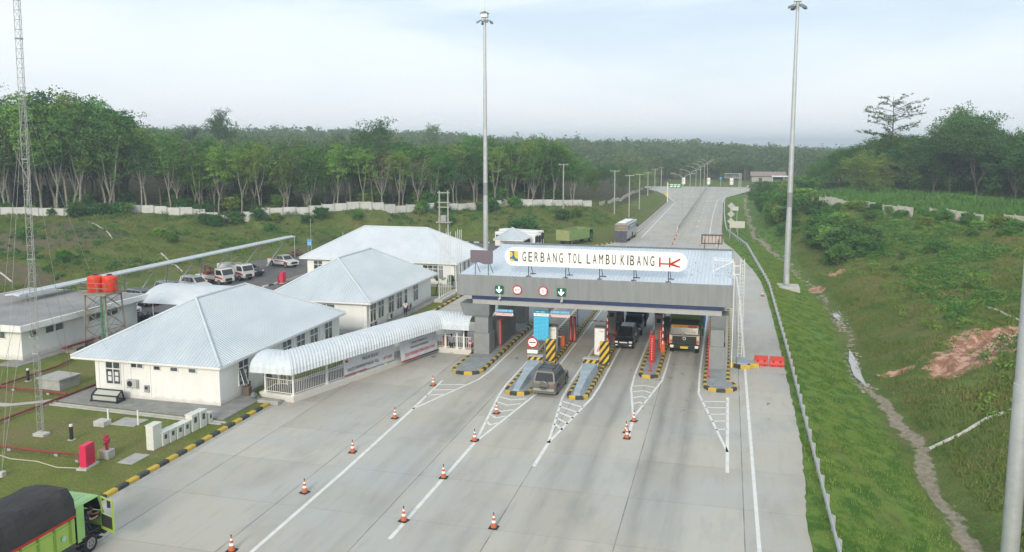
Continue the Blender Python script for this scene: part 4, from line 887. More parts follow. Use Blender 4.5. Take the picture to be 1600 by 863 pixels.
# ------------------------------------------------------------------ guardrail
gpts = [(5.15, 20), (5.12, 37), (5.3, 76.7), (5.3, 108), (5.05, 115), (3.4, 150), (1.6, 163), (-.1, 176), (-.55, 193), (-.9, 225), (-1.0, 262)]
gr = root('guardrail', 'galvanised steel guardrail along the right edge of the concrete', 'guardrail', (5.2, 60, 0))
wave = [(-.0, .43), (.05, .48), (.05, .53), (.0, .58), (.05, .63), (.05, .68), (0, .73)]
m = MB()
for (xa, ya_), (xb, yb_) in zip(gpts[:-1], gpts[1:]):
    ring = [[(x - .0 - o, y, z) for o, z in wave] + [(x - o - .012 + .05, y, z) for o, z in reversed(wave)] for x, y in ((xa, ya_), (xb, yb_))]; m.loft(ring)
part(m, 'rail', STEEL, gr, True)
s = 0; pos = []
for (xa, ya_), (xb, yb_) in zip(gpts[:-1], gpts[1:]):
    L_ = math.hypot(xb - xa, yb_ - ya_); 
    while s < L_: pos.append((xa + (xb - xa) * s / L_, ya_ + (yb_ - ya_) * s / L_)); s += 2.45
    s -= L_
pos = [p for p in pos if p[1] > 29][:95]
p0 = None
for x, y in pos:
    if p0 is None:
        p0 = MB().box(-.02, -.06, -1.4, .14, .06, 0, 0).box(-.0, -.09, -.3, .05, .09, .04).build('post', STEEL); o = p0
    else: o = p0.copy(); COL.objects.link(o)
    o.parent = gr; o.location = (x + .07 - gr.location.x, y - gr.location.y, .70)
# concrete barriers along the far carriageways
def jersey(path, name, lab, cat='barrier', h=.85):
    r = root(name, lab, cat, (path[0][0], path[0][1], 0)); m = MB(); pr = [(-.3, 0), (-.3, .1), (-.13, .35), (-.09, h), (.09, h), (.13, .35), (.3, .1), (.3, 0)]
    for (xa, ya_), (xb, yb_) in zip(path[:-1], path[1:]):
        n = max(1, int(math.dist((xa, ya_), (xb, yb_)) / 6)); d = Vector((xb - xa, yb_ - ya_, 0)).normalized(); nn = Vector((d.y, -d.x, 0))
        for k in range(n):
            a = Vector((xa, ya_, 0)).lerp(Vector((xb, yb_, 0)), k / n) + d * .02; b = Vector((xa, ya_, 0)).lerp(Vector((xb, yb_, 0)), (k + 1) / n) - d * .02
            m.loft([[(a.x + nn.x * o, a.y + nn.y * o, z) for o, z in pr], [(b.x + nn.x * o, b.y + nn.y * o, z) for o, z in pr]])
    part(m, 'segments', CONCW, r, True); return r
jersey([(-9.9, 173.6), (-9.2, 262), (-8.5, 352)], 'median_barrier', 'concrete median wall with street lamps between the far carriageways', h=1.1)
jersey([(-17.9, 170), (-17.7, 181), (-17.3, 262), (-19, 274)], 'edge_barrier', 'low concrete barrier along the left edge of the far road, past the bus')
# ------------------------------------------------------------------ vehicles
def blerp(q, s, t):
    a, b, c, d = [Vector(p) for p in q]; return (a.lerp(b, s)).lerp(d.lerp(c, s), t)
def inset(q, s0, s1, t0, t1, off=.008):
    a, b, c, d = [Vector(p) for p in q]; n = (b - a).cross(d - a).normalized() * off
    return [blerp(q, s, t) + n for s, t in ((s0, t0), (s1, t0), (s1, t1), (s0, t1))]
def wheel(par, x, y, r_, w_, side, rimr=.6, name='wheel'):
    m = MB(); m.tube([(x - side * w_ * .9, y, r_), (x - side * .03, y, r_), (x, y, r_)], [r_, r_, r_ * .93], 0, 18); o = part(m, name, BLACK, par)
    rm = MB(); rm.tube([(x + side * .004, y, r_), (x + side * .012, y, r_)], [r_ * rimr, r_ * rimr * .9], 0, 14)
    for k in range(5): a = 2 * math.pi * k / 5; rm.box(x + side * .012, y + math.cos(a) * r_ * .3 - .03, r_ + math.sin(a) * r_ * .3 - .03, x + side * .02, y + math.cos(a) * r_ * .3 + .03, r_ + math.sin(a) * r_ * .3 + .03, 1)
    part(rm, 'rim', [RIM, DARK], o, parent=o); return o
def carpaint(name, c, metal=.3): return mat(name, c, rough=.28, metal=metal, spec=.6, coat=.5)
def car(label, cat, loc, rz, L, W, Hh, paint, prof, gh, wr=.33, name='parked_car', lower=None, side_n=3, group=None, roofmat=None):
    """prof: lower body profile (y,z); nose at +y. gh: (yb0, yb1, yt0, yt1, zb) greenhouse base and roof extents"""
    r = root(name, label, cat, loc, rz, group)
    m = MB(); W2 = W / 2; mid = [(y, z) for y, z in prof]; zc = .55
    ins = [(y * (1 - .035), z if z < .4 else .4 + (z - .4) * .93) for y, z in mid]
    rings = [[(x, y, z) for y, z in pr] for x, pr in ((-W2, ins), (-W2 + .07, mid), (W2 - .07, mid), (W2, ins))]; m.loft(rings)
    part(m, 'body', paint, r, smooth=True)
    if lower: part(MB().prof([(prof[0][0] + .02, .22), (prof[0][0] + .02, .42), (max(p[0] for p in prof) - .02, .42), (max(p[0] for p in prof) - .02, .22)], -W2 - .012, W2 + .012), 'sill_trim', lower, r)
    yb0, yb1, yt0, yt1, zb = gh; wb = W2 - .05; wt = W2 - .20
    B = [(-wb, yb0, zb), (wb, yb0, zb), (wb, yb1, zb), (-wb, yb1, zb)]; T = [(-wt, yt0, Hh - .06), (wt, yt0, Hh - .06), (wt, yt1, Hh - .06), (-wt, yt1, Hh - .06)]
    T2 = [(-wt + .12, yt0 + .12, Hh), (wt - .12, yt0 + .12, Hh), (wt - .12, yt1 - .15, Hh), (-wt + .12, yt1 - .15, Hh)]
    m = MB(); m.loft([B, T, T2]); part(m, 'cabin', roofmat or paint, r, smooth=False)
    faces = {'rear_window': (B[0], B[1], T[1], T[0]), 'windshield': (B[2], B[3], T[3], T[2])}
    for nm, q in faces.items(): part(MB().add(inset(q, .07, .93, .10, .93), [(0, 1, 2, 3)]), nm, CARGLASS, r)
    for q, sg in (((B[1], B[2], T[2], T[1]), 1), ((B[3], B[0], T[0], T[3]), -1)):
        n = side_n
        for k in range(n): part(MB().add(inset(q, .05 + .9 * k / n + .012, .05 + .9 * (k + 1) / n - .012, .12, .90), [(0, 1, 2, 3)]), 'side_window', CARGLASS, r)
    y0 = prof[0][0]; y1 = max(p[0] for p in prof); ya_, yb_ = y0 + L * .19, y1 - L * .18
    for y in (ya_, yb_):
        for sg in (-1, 1):
            part(MB().disc((sg * (W2 + .004), y, wr + .02), (sg, 0, 0), wr * 1.17, n=18), 'wheel_arch', DARK, r); wheel(r, sg * (W2 + .02), y, wr, .22, sg)
    for sg in (-1, 1):
        part(MB().box(sg * (W2 - .36), y1 - .12, .62, sg * (W2 - .06), y1 + .006, .78, b=.03), 'headlight', LENS, r)
        part(MB().box(sg * (W2 - .22), y0 - .006, .75, sg * (W2 - .05), y0 + .1, 1.0, b=.02), 'tail_light', LENSR, r)
        part(MB().box(sg * (W2 + .0), yb1 - .35, zb + .02, sg * (W2 + .18), yb1 - .22, zb + .18, b=.03), 'mirror', paint, r)
    part(MB().box(-W2 + .35, y1 - .02, .48, W2 - .35, y1 + .012, .62), 'grille', DARK, r); part(MB().box(-.24, y1 - .0, .34, .24, y1 + .03, .45), 'number_plate', INK, r)
    return r
# silver-beige off-roader seen from behind
SUVP = carpaint('silver_beige_paint', (.165, .16, .142), .4); SUVG = mat('suv_grey_trim', (.16, .165, .165), rough=.5)
sv = car('silver beige off-road car seen from behind with covered spare wheel, waiting at the island', 'car', (-12.28, 58.6, 0), R(-2), 4.4, 1.72, 1.78, SUVP,
         [(-2.15, .35), (-2.17, .9), (-2.13, 1.02), (1.0, 1.03), (2.0, .92), (2.15, .75), (2.16, .35)], (-2.08, 1.12, -1.88, .45, 1.01), .37, name='off_road_car', lower=SUVG, side_n=3, roofmat=SUVP)
m = MB(); m.tube([(0.02, -2.40, .86), (0.02, -2.36, .86), (.02, -2.18, .86)], [.27, .34, .34], 0, 24); part(m, 'spare_wheel', SUVP, sv); part(MB().box(-.22, -2.408, .68, .26, -2.40, .78), 'number_plate', INK, sv)
part(MB().box(-.8, -2.32, .40, .8, -2.1, .60, b=.05), 'rear_bumper', mat('bumper_silver', (.36, .35, .32), rough=.45, metal=.3), sv); 
m = MB()
for sg in (-1, 1): m.tube([(sg * .52, -1.75, 1.80), (sg * .52, -1.6, 1.85), (sg * .52, .2, 1.85), (sg * .52, .35, 1.80)], .025, n=6)
for y in (-1.2, -.4): m.box(-.52, y, 1.835, .52, y + .05, 1.86)
part(m, 'roof_rack', DARK, sv); part(MB().box(-.7, -1.72, 1.782, .7, .25, 1.79), 'roof_panel', mat('suv_roof', (.13, .145, .16), rough=.35, metal=.3), sv)
# black people carrier facing us
bk = carpaint('black_paint', (.012, .013, .015), .1)
mp_ = car('black people carrier facing the camera with its headlights towards us, between two islands', 'car', (-8.5, 73.5, 0), math.pi, 4.2, 1.66, 1.69, bk,
          [(-2.05, .3), (-2.08, .9), (1.15, .98), (1.85, .80), (2.06, .62), (2.1, .3)], (-2.0, 1.35, -1.8, .15, .96), .30, name='people_carrier', roofmat=mat('charcoal_roof', (.05, .06, .075), rough=.3, metal=.3))
part(MB().box(-.35, 2.06, .62, .35, 2.10, .72, b=.01), 'chrome_bar', LENS, mp_)
for sg in (-1, 1): part(MB().box(sg * .5, 2.0, .38, sg * .72, 2.1, .48, b=.02), 'fog_lamp', LENS, mp_)

def truck_cab(r, W, y0, y1, z0, z1, paint, slope=.18, glass=CARGLASS, side=True, lowerz=None, roofp=None):
    """cab-over box with raked windscreen, nose at +y"""
    W2 = W / 2; zb = z0 + (z1 - z0) * .48
    m = MB(); pr = [(y0, z0), (y0, z1 - .05), (y0 + .1, z1), (y1 - slope - .12, z1), (y1 - slope, z1 - .08), (y1 - .01, zb), (y1, z0)]
    ins = [(y, z) if z < z1 - .2 else (y, z - .06) for y, z in pr]
    m.loft([[(x, y, z) for y, z in p] for x, p in ((-W2, ins), (-W2 + .08, pr), (W2 - .08, pr), (W2, ins))]); part(m, 'cab', paint, r)
    q = [(W2 - .02, y1 - .01, zb), (-W2 + .02, y1 - .01, zb), (-W2 + .02, y1 - slope, z1 - .08), (W2 - .02, y1 - slope, z1 - .08)]
    part(MB().add(inset(q, .05, .95, .04, .90, .012), [(0, 1, 2, 3)]), 'windshield', glass, r)
    if side:
        for sg in (-1, 1):
            a = [(sg * (W2 + .008), y0 + .25, zb + .05), (sg * (W2 + .008), y1 - .12, zb + .05), (sg * (W2 + .008), y1 - slope - .1, z1 - .2), (sg * (W2 + .008), y0 + .25, z1 - .2)]
            part(MB().add(a, [(0, 1, 2, 3)]), 'side_window', glass, r)
    return zb
def mirrors(r, W, y, z, h=.35):
    for sg in (-1, 1):
        m = MB(); m.box(sg * (W / 2 + .14), y, z - h / 2, sg * (W / 2 + .30), y + .08, z + h / 2, b=.02); m.tube([(sg * W / 2, y - .05, z + h / 2), (sg * (W / 2 + .22), y + .04, z + h / 2)], .018, n=5); part(m, 'mirror', DARK, r)
# navy box truck behind it
NAVYT = carpaint('navy_truck_paint', (.045, .085, .20), .1); 
r = root('box_truck', 'navy blue pickup truck with tall dark canvas body behind the black car', 'truck', (-8.25, 78.6, 0), math.pi)
truck_cab(r, 1.62, -.6, 1.3, .55, 1.85, NAVYT, .42); part(MB().box(-.78, 1.0, .5, .78, 1.95, 1.08, b=.12), 'hood', NAVYT, r)
part(MB().box(-.95, -4.0, .8, .95, -.75, 2.45, b=.04), 'cargo_body', mat('dark_canvas', (.018, .025, .035), rough=.9), r); part(MB().box(-.5, -3.9, .5, .5, 1.0, .7), 'chassis', DARK, r); mirrors(r, 1.62, .9, 1.25, .22)
for sg in (-1, 1):
    for y in (1.1, -2.9): wheel(r, sg * .8, y, .34, .25, sg)
    part(MB().box(sg * .5, 1.9, .72, sg * .74, 1.97, .88, b=.02), 'headlight', LENS, r)
part(MB().box(-.42, 1.94, .66, .42, 1.965, .84), 'grille', DARK, r)
# green dump truck facing us
DG = carpaint('dump_green', (.16, .27, .05), .0); DKG = mat('truck_dark_nose', (.030, .040, .032), rough=.4); CREAM = mat('truck_cream', (.55, .50, .40), rough=.45)
r = root('dump_truck', 'big green dump truck under the right end of the canopy, blue tarp on its side', 'dump truck', (-3.25, 74.0, 0), math.pi)
W = 2.35
zb = truck_cab(r, W, .6, 2.5, .75, 2.42, DKG, .22, side=True)
part(MB().box(-1.0, 2.495, .95, 1.0, 2.53, 1.35, b=.01), 'grille', DARK, r)
part(MB().box(-1.17, 2.1, .45, 1.17, 2.62, .82, b=.06), 'bumper', DKG, r)
for sg in (-1, 1):
    part(MB().add([(sg * 1.16, 2.545, .85), (sg * .98, 2.545, .85), (sg * .92, 2.545, 1.50), (sg * 1.16, 2.535, 1.54)], [(0, 1, 2, 3)] if sg < 0 else [(3, 2, 1, 0)]), 'corner_panel', CREAM, r)
    part(MB().box(sg * 1.13, 2.55, .92, sg * .93, 2.565, 1.15), 'indicator', ORANGE, r)
    m = MB(); m.box(sg * 1.1, 2.60, .52, sg * .82, 2.64, .74, b=.02); part(m, 'headlight', LENS, r)
part(MB().box(-.9, 2.53, 1.46, .9, 2.55, 1.50), 'cream_band', CREAM, r)
part(MB().box(-.30, 2.625, .48, .30, 2.645, .66), 'number_plate', YELP, r)
m = MB(); m.tube([(0, 2.56, 1.28), (0, 2.575, 1.28)], .13, n=16); part(m, 'badge', LENS, r); part(MB().tube([(0, 2.576, 1.28), (0, 2.581, 1.28)], .09, n=16), 'badge_core', DARK, r)
part(MB().box(-1.02, 2.33, 2.12, 1.02, 2.47, 2.32, b=.02), 'sun_visor', YELP, r); part(MB().box(-.3, 2.475, 2.14, -1.0, 2.48, 2.30), 'visor_red_part', RED, r)
bars = MB(); bars_mesh(bars, -.95, .95, 2.14, 2.30, 2.485, 1, 0, 8, .7, (.08, .15)); part(bars, 'visor_print', ORANGE, r)
part(MB().box(-.85, 2.38, 1.64, -.05, 2.51, 1.78, b=.01), 'dashboard_board', CREAM, r) ; mirrors(r, W, 2.35, 1.8, .55)
part(MB().box(-1.2, -4.6, 1.0, 1.2, .45, 3.15, b=.02), 'dump_body', DG, r)
m = MB()
for k in range(9): m.box(-1.25, -4.4 + k * .6, 1.0, -1.201, -4.3 + k * .6, 3.1); m.box(1.201, -4.4 + k * .6, 1.0, 1.25, -4.3 + k * .6, 3.1)
for k in range(20): m.box(-1.15 + k * .12, .451, 2.95, -1.10 + k * .12, .47, 3.12)
part(m, 'body_ribs', DG, r)
m = MB(); m.loft([[(-1.22, .45, 3.1), (1.22, .45, 3.1), (1.22, .85, 2.98), (-1.22, .85, 2.98)], [(-1.22, .45, 3.16), (1.22, .45, 3.16), (1.22, 1.9, 3.10), (-1.22, 1.9, 3.10)], [(-1.22, .45, 3.5), (1.22, .45, 3.5), (1.22, .55, 3.5), (-1.22, .55, 3.5)]]); part(m, 'head_board', DG, r)
m = MB(); rr = random.Random(2); rows = []
for k in range(16):
    y = -4.5 + k * .33; rows.append([(-1.0, y, 3.42 + rr.uniform(-.05, .05)), (0, y, 3.62 + rr.uniform(-.06, .06)), (1.0, y, 3.45), (1.22, y, 3.3), (1.27, y, 3.15)])
for k in range(15): m.add(rows[k] + rows[k + 1], [(i, i + 1, i + 6, i + 5) for i in range(4)])
part(m, 'black_tarp', mat('tarp_black', (.018, .019, .021), (.03, .03, .032), .8, 3, bump=.5, bscale=8), r)
m = MB(); rows = []
for k in range(20):
    y = .5 - k * .26; d = rr.uniform(0, .09); rows.append([(-1.22, y, 3.4), (-1.33 - d, y, 3.0), (-1.30 - d * 1.5, y, 2.3 + rr.uniform(-.1, .1)), (-1.32 - d * 2, y, 1.5 + rr.uniform(-.2, .2))])
for k in range(19): m.add(rows[k] + rows[k + 1], [(i, i + 1, i + 5, i + 4) for i in range(3)])
part(m, 'blue_tarp', mat('tarp_blue', (.03, .10, .42), (.05, .15, .5), .6, 3), r); part(MB().box(-.5, -4.5, .6, .5, 2.3, .95), 'chassis', DARK, r); r.scale = (1.09,) * 3
for sg in (-1, 1):
    wheel(r, sg * 1.12, 1.75, .48, .3, sg); wheel(r, sg * 1.12, -2.2, .48, .55, sg); wheel(r, sg * 1.12, -3.3, .48, .55, sg)
# lime green truck, near left, cab door open
LIME = carpaint('lime_paint', (.34, .50, .07), .0); LIMEC = carpaint('lime_cab_paint', (.30, .56, .17), .0); LIMED = mat('lime_dark', (.17, .31, .05), rough=.6)
r = root('tarped_truck', 'lime green truck with black tarpaulin load and open cab door in the near left corner', 'truck', (-27.85, 25.0, 0))
W = 2.1
part(MB().box(-1.14, -4.2, .95, 1.14, 3.05, 2.1, b=.02), 'cargo_body', LIME, r)
for k in range(9): part(MB().box(1.141, -4.1 + k * .85, .98, 1.19, -4.0 + k * .85, 2.05), 'side_rib', LIMED, r)
part(MB().box(1.141, -4.15, 1.86, 1.185, 3.0, 1.93), 'side_rail', LIME, r); part(MB().box(1.141, -4.15, 1.0, 1.185, 3.0, 1.08), 'side_rail', LIME, r)
m = MB(); rr = random.Random(9); prev = None; rows = []
for k in range(40):
    y = -4.2 + k * .186; s_ = math.sin(k * .9) * .012 + rr.uniform(-.012, .012); end = max(0, (k - 36)) * .035; b0 = .04 * math.sin(k * .55) + rr.uniform(-.02, .02)
    rows.append([(-1.2, y, 2.12), (-1.17 + s_, y, 2.6), (-1.10 + s_ + end, y, 3.30 - end), (-.8, y, 3.46 - end + s_), (-.3, y, 3.50 - end - s_), (.35, y, 3.50 - end + s_ * 2), (.85, y, 3.46 - end + b0 * .5), (1.08 + s_ - end, y, 3.26 - end + b0), (1.15 + s_, y, 2.9), (1.19 + s_, y, 2.5), (1.2, y, 2.14)])
for k in range(39): m.add(rows[k] + rows[k + 1], [(i, i + 1, i + 12, i + 11) for i in range(10)])
m.add(rows[-1], [tuple(range(11))]); m.add(rows[0], [tuple(range(11))])
part(m, 'tarpaulin', mat('tarpaulin', (.050, .047, .045), (.028, .028, .030), .75, 1.6, bump=.8, bscale=6, spec=.35, stretch=(1, .4, 1)), r, smooth=True)
part(MB().box(1.12, -4.2, 2.09, 1.215, 3.06, 2.20, b=.01), 'red_tie_strip', RED, r); part(MB().disc((1.195, 2.35, 1.45), (1, 0, 0), .12, n=16), 'round_sticker', mat('sticker_blue', (.35, .55, .62), rough=.5), r)
# cab shell with an open doorway on the right
cz0, cz1, cy0, cy1 = .75, 2.42, 3.25, 4.95; zb = 1.55; C2 = .98
m = MB()
m.prof([(cy0, cz0), (cy0, cz1), (cy0 + .06, cz1), (cy0 + .06, cz0)], -C2, C2)                                    # back wall
m.loft([[(-C2, cy0, cz1 - .07), (C2, cy0, cz1 - .07), (C2, cy1 - .25, cz1 - .07), (-C2, cy1 - .25, cz1 - .07)], [(-C2 + .1, cy0 + .03, cz1 + .03), (C2 - .1, cy0 + .03, cz1 + .03), (C2 - .1, cy1 - .38, cz1 + .03), (-C2 + .1, cy1 - .38, cz1 + .03)]])   # roof
m.prof([(cy1 - .08, cz0), (cy1 - .06, zb), (cy1, zb), (cy1 + .02, cz0)], -C2, C2)                                    # front apron
m.box(-C2, cy0, cz0, -C2 + .06, cy1 - .03, zb); m.box(C2 - .06, cy0, cz0, C2, cy0 + .5, cz1 - .08); m.box(-C2, cy0, zb, -C2 + .06, cy0 + .35, cz1 - .08)
for sg in (-1, 1): m.tube([(sg * (C2 - .04), cy1 - .04, zb), (sg * (C2 - .05), cy1 - .28, cz1 - .08)], .045, n=6)
part(m, 'cab', LIMEC, r)
for k in range(5): part(MB().box(-.6 + k * .25, cy0 + .15, cz1 + .031, -.5 + k * .25, cy1 - .55, cz1 + .045), 'roof_rib', LIMEC, r)
q = [(C2 - .05, cy1 - .03, zb), (-C2 + .05, cy1 - .03, zb), (-C2 + .06, cy1 - .27, cz1 - .09), (C2 - .06, cy1 - .27, cz1 - .09)]; part(MB().add(inset(q, .02, .98, .02, .98, .0), [(0, 1, 2, 3)]), 'windshield', CARGLASS, r)
part(MB().box(-C2 + .1, cy0 + .1, cz0, C2 - .1, cy1 - .12, cz0 + .12), 'floor_pan', DARK, r); part(MB().box(-.85, cy0 + .1, .9, .85, cy0 + .65, 1.25, b=.05).box(-.85, cy0 + .08, 1.2, .85, cy0 + .25, 1.95, b=.05), 'seat', BLACK, r)
part(MB().box(-.9, cy1 - .4, 1.3, .9, cy1 - .1, 1.55, b=.05), 'dashboard', DARK, r); part(MB().tube([(.5 + .2 * math.cos(a), cy1 - .55, 1.5 + .2 * math.sin(a)) for a in [k * math.pi / 8 for k in range(17)]], .018, n=5), 'steering_wheel', BLACK, r)
door = MB()
dang = R(72); dx, dy = math.sin(dang), -math.cos(dang); hx, hy = C2 + .02, cy1 - .22
def dp(s, z, o=0): return (hx + dx * s + dy * o, hy + dy * s - dx * o, z)
def dplate(s0, s1, z0, z1, mi=0, t=.03):
    door.loft([[dp(s0, z0, -t), dp(s1, z0, -t), dp(s1, z1, -t), dp(s0, z1, -t)], [dp(s0, z0, t), dp(s1, z0, t), dp(s1, z1, t), dp(s0, z1, t)]], mi)
dplate(0, .95, .8, 1.55); dplate(.88, .95, 1.56, 2.32); dplate(0, .06, 1.56, 2.32); dplate(.06, .88, 2.26, 2.32)
dr = part(door, 'door', LIME, r, label='lime cab door swung open'); door = MB(); dplate(.06, .88, .95, 1.53, 0, .034); part(door, 'inner_trim', DARK, dr, parent=dr)
m = MB(); m.box(1.25, cy1 - .15, 1.75, 1.42, cy1 - .08, 2.1, b=.02); part(m, 'mirror', DARK, r); part(MB().box(-1.45, cy1 - .1, 1.75, -1.28, cy1 - .03, 2.1, b=.02), 'mirror', DARK, r)
part(MB().box(-1.0, cy1 - .1, .45, 1.0, cy1 + .12, .72, b=.05), 'bumper', DARK, r); part(MB().box(-.45, -4.0, .6, .45, cy1 - .2, .94), 'chassis', DARK, r)
m = MB()
for k in range(9): a = math.pi * k / 8; m.box(.72, 4.05 + .55 * math.cos(a) - .1, .42 + .55 * math.sin(a) - .03, 1.03, 4.05 + .55 * math.cos(a) + .1, .42 + .55 * math.sin(a) + .03)
part(m, 'mudguard', DARK, r)
for sg in (-1, 1): wheel(r, sg * .98, 4.05, .42, .26, sg); wheel(r, sg * 1.02, -1.6, .42, .5, sg); part(MB().box(sg * .65, cy1 + .0, .8, sg * .9, cy1 + .05, .98, b=.02), 'headlight', LENS, r)
TRUCKL = r
# coach parked on the left carriageway, its engine flap open under a dark cloth
r = root('coach', 'grey and blue high coach with dark cloth over its rear, parked on the far left', 'bus', (-18.6, 157.6, 0), R(-3))
W2 = 1.22; CG = carpaint('coach_grey', (.25, .27, .29), .1); CB = carpaint('coach_blue', (.03, .13, .22), .1)
part(MB().box(-W2, -5.4, .45, W2, 5.6, 3.35, b=.14), 'body', CG, r)
part(MB().box(-W2 + .15, -5.42, 2.25, W2 - .15, -5.405, 3.15), 'rear_window', mat('rear_glass_tan', (.22, .18, .13), rough=.3), r)
m = MB(); bars_mesh(m, -.6, .6, 2.55, 2.85, -5.425, 1, 0, 4, .8, (.1, .2)); part(m, 'rear_lettering', mat('letter_orange', (.5, .3, .1), rough=.5), r)
part(MB().box(W2 + .002, -3.4, 2.15, W2 + .02, 5.3, 3.05), 'blue_band', CB, r); part(MB().box(W2 + .021, -4.9, 2.2, W2 + .03, -3.5, 2.95), 'side_window', CARGLASS, r)
m = MB(); bars_mesh(m, 0, 5, 0, .35, 0, 1, 0, 12, .9, (.15, .35)); m.v = [(W2 + .03, -2.2 + a, 2.5 + c) for a, b_, c in m.v]; part(m, 'lettering', SIGNW, r)
part(MB().box(W2 - .02, -.6, .6, W2 + .02, .9, 1.4), 'open_hatch', mat('hatch_maroon', (.12, .02, .03), rough=.7), r)
part(MB().box(-.8, -4.5, 3.36, .8, -.5, 3.58, b=.08), 'roof_box', WHITE, r); part(MB().box(-.8, .4, 3.36, .8, 3.6, 3.56, b=.08), 'roof_box', WHITE, r)
m = MB(); rows = []
rr = random.Random(3)
for k in range(9):
    t = k / 8; rows.append([(-1.15 + i * .29, -5.45 - .9 * t ** 1.3 + rr.uniform(-.04, .04), 2.05 - 1.95 * t + .05 * math.sin(i * 2 + k)) for i in range(9)])
for k in range(8): m.add(rows[k] + rows[k + 1], [(i, i + 1, i + 10, i + 9) for i in range(8)])
part(m, 'rear_cloth', mat('cloth_slate', (.05, .065, .10), (.10, .08, .085), .8, 1.5), r)
for sg in (-1, 1):
    for y in (3.3, -2.4): wheel(r, sg * (W2 + .02), y, .5, .3, sg)
    part(MB().box(sg * (W2 + .05), 5.3, 1.9, sg * (W2 + .3), 5.5, 2.5, b=.04), 'mirror', DARK, r)
# green high-sided cargo body
r = root('cargo_truck', 'truck with pale green ribbed high-sided cargo bed parked beyond the gate on the left', 'truck', (-27.0, 147.2, 0), R(-22))
GB = mat('bed_green', (.22, .33, .13), (.18, .27, .11), .6, 2); GBY = mat('bed_yellow_green', (.33, .36, .15), (.28, .31, .13), .6, 2)
m = MB(); m.box(-1.4, -3.2, .9, -1.32, 3.6, 2.75); m.box(1.32, -3.2, .9, 1.4, 3.6, 2.75); m.box(-1.32, 3.52, .9, 1.32, 3.6, 2.75)
for k in range(13): m.box(1.401, -3.1 + k * .52, .9, 1.46, -2.98 + k * .52, 2.75)
part(m, 'side_boards', GB, r)
m = MB(); m.box(-1.4, -3.28, .9, 1.4, -3.201, 2.75)
for z in (.9, 1.8, 2.65): m.box(-1.4, -3.33, z, 1.4, -3.281, z + .1)
for x in (-1.4, -.05, 1.3): m.box(x, -3.34, .9, x + .1, -3.281, 2.75)
part(m, 'tailgate', GBY, r); part(MB().box(-1.3, -3.15, 1.0, 1.3, 3.5, 2.2), 'load', mat('load_brown', (.10, .08, .07), (.16, .14, .12), .9, 2, bump=.8, bscale=3), r)
truck_cab(r, 2.1, 3.8, 5.5, .7, 2.5, carpaint('cab_green', (.06, .16, .05), 0), .2)
for sg in (-1, 1):
    for y in (4.6, -1.9): wheel(r, sg * 1.1, y, .48, .35, sg)
part(MB().box(-.5, -3, .6, .5, 3.7, .899), 'chassis', DARK, r)
# white coaches parked nose-left behind the small guard house
for k, (x, y, lab) in enumerate(((-34.6, 137.3, 'nearer of the two white coaches beside the small guard house'), (-35.2, 142.0, 'farther of the two white coaches behind the small guard house'))):
    r = root('parked_coach', lab, 'bus', (x, y, 0), R(72), group='white coaches parked beyond the gate')
    part(MB().box(-1.15, -3.9, .4, 1.15, 4.2, 2.9, b=.12), 'body', WHITE, r); part(MB().box(-1.0, -3.93, 1.4, 1.0, -3.905, 2.5), 'rear_window', CARGLASS, r)
    m = MB(); m.box(-.6, -3.96, 1.5, -.15, -3.935, 2.6); m.box(.3, -3.96, .6, .7, -3.935, 2.6); part(m, 'dark_stripes', INK, r)
    part(MB().box(-1.17, -3.0, 1.5, -1.151, 3.9, 2.4), 'side_window', CARGLASS, r); m = MB(); bars_mesh(m, -.3, .3, 0, .2, 0, 1, 0, 2, .9, (.1, .14)); m.v = [(-1.18, a + 0, 1.2 + c) for a, b_, c in m.v]; part(m, 'lettering', RED, r)
    for sg in (-1, 1):
        for yy in (2.8, -2.2): wheel(r, sg * 1.12, yy, .45, .3, sg)
